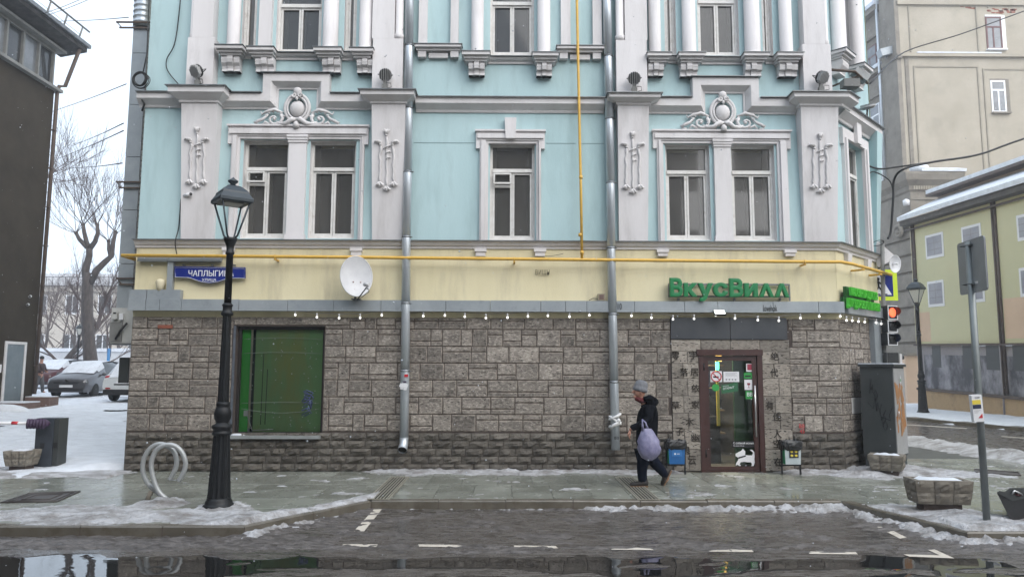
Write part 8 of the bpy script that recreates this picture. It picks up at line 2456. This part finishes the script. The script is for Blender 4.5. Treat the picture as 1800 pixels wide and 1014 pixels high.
# recessed panels
def panel(px0, py0, px1, py1):
    a, b = Be(px0, py1), Be(px1, py0); g = .09
    mb = MB()
    for p, q, r_, s_ in ((a.x, a.x + g, a.z, b.z), (b.x - g, b.x, a.z, b.z), (a.x + g, b.x - g, b.z - g, b.z)): mb.box(p, q, YBe - .05, YBe - .002, r_, s_)
    mb.build('panel_moulding', PANELM, BG)
panel(1600, 10, 1716, 92); panel(1618, 117, 1719, 340); panel(1742, 122, 1860, 340); panel(1735, 10, 1860, 14)
for px in (1597, 1600): q = Be(px, 200); bx('corner_reed', BEIGED, BG, q.x - .06, q.x + .06, YBe - .06, YBe - .003, zlow, zc_ - .2)
def win3(px0, py0, px1, py1, frame, mid, tz):
    a, b = Be(px0, py1), Be(px1, py0)
    fr = MB(); y0_, y1_ = YBe - .03, YBe - .004; t_ = .11
    for p, q, r_, s_ in ((a.x, a.x + t_, a.z, b.z), (b.x - t_, b.x, a.z, b.z), (a.x + t_, b.x - t_, a.z, a.z + t_), (a.x + t_, b.x - t_, b.z - t_, b.z)): fr.box(p, q, y0_, y1_, r_, s_)
    zt2 = a.z + (b.z - a.z) * tz; fr.box(a.x + t_, b.x - t_, y0_ + .001, y1_, zt2 - .06, zt2 + .06); xm_ = a.x + (b.x - a.x) * mid; fr.box(xm_ - .05, xm_ + .05, y0_ + .002, y1_, a.z + t_, zt2 - .061)
    f = fr.build('window', frame, BG); MB().box(a.x + t_, b.x - t_, YBe - .012, YBe - .008, a.z + t_, b.z - t_).build('pane', PANEF, f)
    rv = MB(); rv.box(b.x + .004, b.x + .25, YBe - .025, YBe - .003, a.z, b.z + .1); rv.box(a.x, b.x, YBe - .025, YBe - .003, b.z + .004, b.z + .12); rv.box(a.x - .05, b.x + .2, YBe - .2, YBe - .003, a.z - .1, a.z - .004); rv.build('reveal', PVC if frame is WOODB else BEIGED, BG)
win3(1735, 30, 1759, 87, WOODB, .45, .68); win3(1744, 142, 1766, 198, PVC, .5, .70)
rbk = random.Random(2)
for i in range(26):
    px = rbk.uniform(1735, 1785) if i > 5 else rbk.uniform(1690, 1716); py = rbk.uniform(17, 25) if i > 5 else rbk.uniform(13, 18); q = Be(px, py); bx('bare_brick', BRICKR, BG, q.x - rbk.uniform(.05, .2), q.x + rbk.uniform(.05, .2), YBe - .006, YBe + .01, q.z, q.z + .09)
# flank windows
for z, m_ in ((Be(1540, 105).z, WOODB), (Be(1555, 215).z, PVC), (Be(1550, 300).z, PVC)):
    u0_ = 2.5; fr = sbox('window', m_, u0_, u0_ + 1.6, .021, .06, z, z + 2.3); sbox('pane', PANEF, u0_ + .12, u0_ + .74, .061, .065, z + .1, z + 1.45, fr); sbox('pane', PANEF, u0_ + .86, u0_ + 1.48, .061, .065, z + .1, z + 1.45, fr); sbox('pane', PANEF, u0_ + .12, u0_ + 1.48, .061, .065, z + 1.56, z + 2.2, fr)
    sbox('window_hood', BEIGED, u0_ - .3, u0_ + 1.9, .022, .2, z + 2.75, z + 2.9)
q = side(1.75, .4, 0); zt3 = zrf; mb = MB(); mb.tube([(q.x, q.y, zlow + .3), (q.x, q.y, zrf - .2)], .09, 8); mb.build('drainpipe', ZINC, BG)
q = side(.7, .55, zc_ + .5); mb = MB(); mb.obox(Matrix.Translation(q) @ Matrix.Rotation(rad(-15), 4, 'Y'), -.5, .5, -.3, .3, -.25, .25); fq = thing('box_floodlight', 'grey box floodlight on the belt course of the beige building corner', 'floodlight', q); mb.build('lamp_housing', CASING, fq); MB().tube([q + Vector((0, 0, -.25)), (q.x, q.y, zc_ + .02)], .05, 6).build('lamp_bracket', TIN, fq)
mb = MB()
for i in range(9):
    for j in range(2): u = 2.2 + .3 * i; mb.tube([side(u, .2, Be(1560, 235).z - .2 + .0), side(u + (.3 if j else -.3), .2, Be(1560, 235).z + .9)], .03, 4)
mb.build('balcony_lattice', BEIGED, BG)
# lower corner: cornice with dentils, ionic capital, banded pier
zt4 = Be(1590, 312).z; z1_ = Be(1590, 331).z; zd = Be(1590, 341).z; zcap = Be(1590, 400).z
bx('lower_pier', BEIGED, BG, xc_ - .35, xc_ + 2.1, YBe - .9, YBe - .01, 0, z1_ - .6)
sbox('lower_wall', BEIGED, -.9, 16, .03, .55, 0, z1_ - .6)
px_ = [(xc_ - .5, YBe + 12), (xc_ - .38, YBe - .95), (xc_ + 2.3, YBe - .95)]
prof = [(0, zd - .6), (.05, zd - .6), (.08, zd - .1), (.2, zd), (.25, zd + .25), (.55, z1_ + .2), (.65, zt4 - .15), (.65, zt4 - .02), (0, zt4)]
MB().sweep(prof, [(xc_ - .9, YBe + 14), (xc_ - .38, YBe - .93), (xc_ + 2.15, YBe - .93), (xc_ + 2.15, YBe)]).build('lower_cornice', BEIGED, BG, fix=True)
sn = MB(); sn.sweep([(0, zt4 + .005), (.7, zt4 - .01), (.72, zt4 + .16), (.3, zt4 + .32), (0, zt4 + .3)], [(xc_ - .38 + .4, YBe - .93), (xc_ + 2.15, YBe - .93), (xc_ + 2.15, YBe)]); sn.ell((xc_ + .1, YBe - 1.2, zt4 + .25), .6, .5, .35, 12, 6); sn.build('snow_cap', SNOW, BG, fix=True)
dt = MB()
for i in range(17): x = xc_ - .3 + i * .155; bx('dentil', BEIGE, BG, x, x + .085, YBe - 1.18, YBe - .94, zd + .02, zd + .26)
for z in (Be(1590, 425).z, Be(1590, 452).z, Be(1590, 482).z, Be(1590, 512).z, Be(1590, 542).z, Be(1590, 572).z, Be(1590, 603).z, 2.2, .9):
    pass
zs_ = [Be(1590, v).z for v in (412, 425, 452, 482, 512, 542, 572, 603)] + [2.6, 1.3, .05]
for a, b in zip(zs_, zs_[1:]):
    mb = MB(); mb.box(xc_ - .48, xc_ + 2.2, YBe - 1.03, YBe - .05, b + .09, a - .09); mb.build('banded_block', BEIGED, BG)
for a, b in zip(zs_, zs_[1:]): sbox('banded_block', BEIGED, -.88, 15, .56, .70, b + .09, a - .09)
vo = MB()
for (cx_, cy_, dirx) in ((xc_ - .9, YBe - .2, 0), (xc_ + 1.9, YBe - 1.2, 1)):
    pts = [(cx_ + (.0 if not dirx else .5 * (1 - .06 * i) * math.cos(i * .6)), cy_ + (0 if dirx else .5 * (1 - .06 * i) * math.cos(i * .6)), zcap - .35 + .5 * (1 - .06 * i) * math.sin(i * .6)) for i in range(15)]
    vo.tube(pts, .13, 6); vo.ell((cx_, cy_, zcap - .35), .15, .15, .15, 8, 5)
vo.box(xc_ - .8, xc_ + 2.2, YBe - 1.15, YBe - .02, zcap - .05, zcap + .18)
vo.build('ionic_capital', BEIGED, BG)
q = Vector((xc_ - .8, YBe - 1.1, Be(1552, 362).z)); wl = thing('wall_lamp', 'small pale lamp on the grey pier of the beige building', 'wall lamp', q); MB().lathe([(.18, -.2), (.2, .1), (.05, .2)], q, 12).build('lamp_shade', PRINTW, wl); MB().tube([q, q + Vector((.5, .3, .1))], .04, 6).build('lamp_arm', TIN, wl)
# peach gatepost block and grey box next to the far lamp
gpst = thing('gate_pier', 'peach painted gate pier beside the far lamp post', 'gate pier', Vector((O3.x - .4, O3.y + .6, 0)))
a, b = onW(1598, 700)[0], onW(1615, 625)
mb = MB(); q0 = onY(1596, 715, YBe - 4); q1 = onY(1616, 625, YBe - 4); mb.box(q0.x, q1.x, YBe - 4, YBe - 2.5, 0, q1.z); mb.build('pier_block', PEACH, gpst); MB().box(q0.x - .1, q1.x + .05, YBe - 4.1, YBe - 2.4, q1.z + .003, q1.z + .15).build('pier_cap', BEIGED, gpst)

# ================================================================== OVERHEAD CABLES
q0 = ch(.95, .48, az - .06)
cable([q0, onY(1590, 92, 20), onY(1690, 60, 21), onY(1800, 20, 22), onY(1990, -50, 24)], .018, 'taut black span cable running up to the right from the corner bracket')
cable([onY(1548, 680 - 0, PYc) * 0 + Vector((ptp.x + .1, PYc - .05, ptp.z + .05)), onY(1566, 405, PYc), onY(1570, 350, PYc), onY(1572, 315, PYc), onY(1590, 297, PYc - .2), onY(1640, 285, PYc), onY(1720, 272, PYc + 1), onY(1800, 244, PYc + 1.6), onY(2000, 180, PYc + 3)], .026, 'thick black cable bundle rising from the corner pole and off to the right')
u_, z_ = pch(1526, 289, .05)
cable([ch(u_, .0, z_), onY(1545, 297, PYc), onY(1575, 294, PYc + .1), onY(1640, 285, PYc + .02)], .02, 'cable from the corner wall joining the thick bundle')
cable([ch(u_ - .05, .02, z_ - .3), onY(1535, 302, PYc), onY(1562, 316, PYc), onY(1570, 335, PYc + .02)], .013, 'thin cable looping below the wall anchor at the corner')
for i, ((a, b), (c, d), y0_, y1_, lab) in enumerate((((60, 30), (150, -4), 28, 24, 'upper of two thin sky wires above the left roof'), ((75, 30), (165, -4), 28, 24, 'lower of two thin sky wires above the left roof'), ((95, 38), (226, 31), 29, 16, 'level thin sky wire from the left roof railing'),
                                                    ((90, 197), (222, 148), 30, 16, 'thin sky wire rising to the duct at middle height'), ((126, 257), (217, 217), 40, 16, 'upper of the lower sky wires over the trees'), ((100, 280), (217, 230), 40, 16, 'second of the lower sky wires over the trees'),
                                                    ((120, 296), (215, 287), 40, 16, 'nearly level sky wire just above the pollarded tree'))):
    cable([onY(a, b, y0_), onY((a + c) / 2, (b + d) / 2 + 1.5, (y0_ + y1_) / 2), onY(c, d, y1_)], .010 if y0_ < 35 else .013, lab)

# ================================================================== BEHIND THE PHOTOGRAPHER (seen only as reflections, and it shades the street)
OB = thing('opposite_building', 'grey building on the near side of the street reflected in the dark window panes', 'building', (0, -8, 0))
for a, b, h in ((-46, -9, 13.0), (-9, 8, 11.5), (21, 46, 14)):
    bx('wall', BEIGE, OB, a, b, -16, -4.2, 0, h); mb = MB(); mb.add([(a - .3, -3.8, h), (b + .3, -3.8, h), (b + .3, -10, h + 3.5), (a - .3, -10, h + 3.5), (a - .3, -16.4, h), (b + .3, -16.4, h)], [(0, 1, 2, 3), (3, 2, 5, 4), (0, 3, 4), (1, 5, 2)]); mb.build('roof', ROOFT, OB)
x = -44
while x < 44:
    for z in (2, 6, 10): bx('window', PANE2, OB, x, x + 1.5, -4.19, -4.1, z, z + 2.2)
    x += 3.2

# ================================================================== FALLING SNOW AND HAZE
sf = MB(); rs_ = random.Random(4)
for i in range(1500):
    y = rs_.uniform(3.2, 30); x = rs_.uniform(-.75, .75) * y; z = rs_.uniform(.05, 1) * (1.9 + .55 * y); r_ = rs_.uniform(.003, .006)
    sf.add([(x - r_, y, z), (x + r_, y, z), (x, y - r_, z), (x, y + r_, z), (x, y, z - r_), (x, y, z + r_)], [(0, 2, 5), (2, 1, 5), (1, 3, 5), (3, 0, 5), (2, 0, 4), (1, 2, 4), (3, 1, 4), (0, 3, 4)])
structure(sf, 'falling_snow', SNOW, 'stuff')
HAZE = 0.0021
hz_ = MB().box(-130, 130, -42, 118, -1.2, 31)
hm = bpy.data.materials.new('haze'); hm.use_nodes = True
n = hm.node_tree.nodes; n.clear()
vo_ = n.new('ShaderNodeVolumePrincipled'); vo_.inputs['Color'].default_value = (.92, .95, 1, 1); vo_.inputs['Density'].default_value = HAZE; vo_.inputs['Anisotropy'].default_value = .2
ou = n.new('ShaderNodeOutputMaterial'); hm.node_tree.links.new(vo_.outputs[0], ou.inputs['Volume'])
structure(hz_, 'haze', hm, 'stuff')
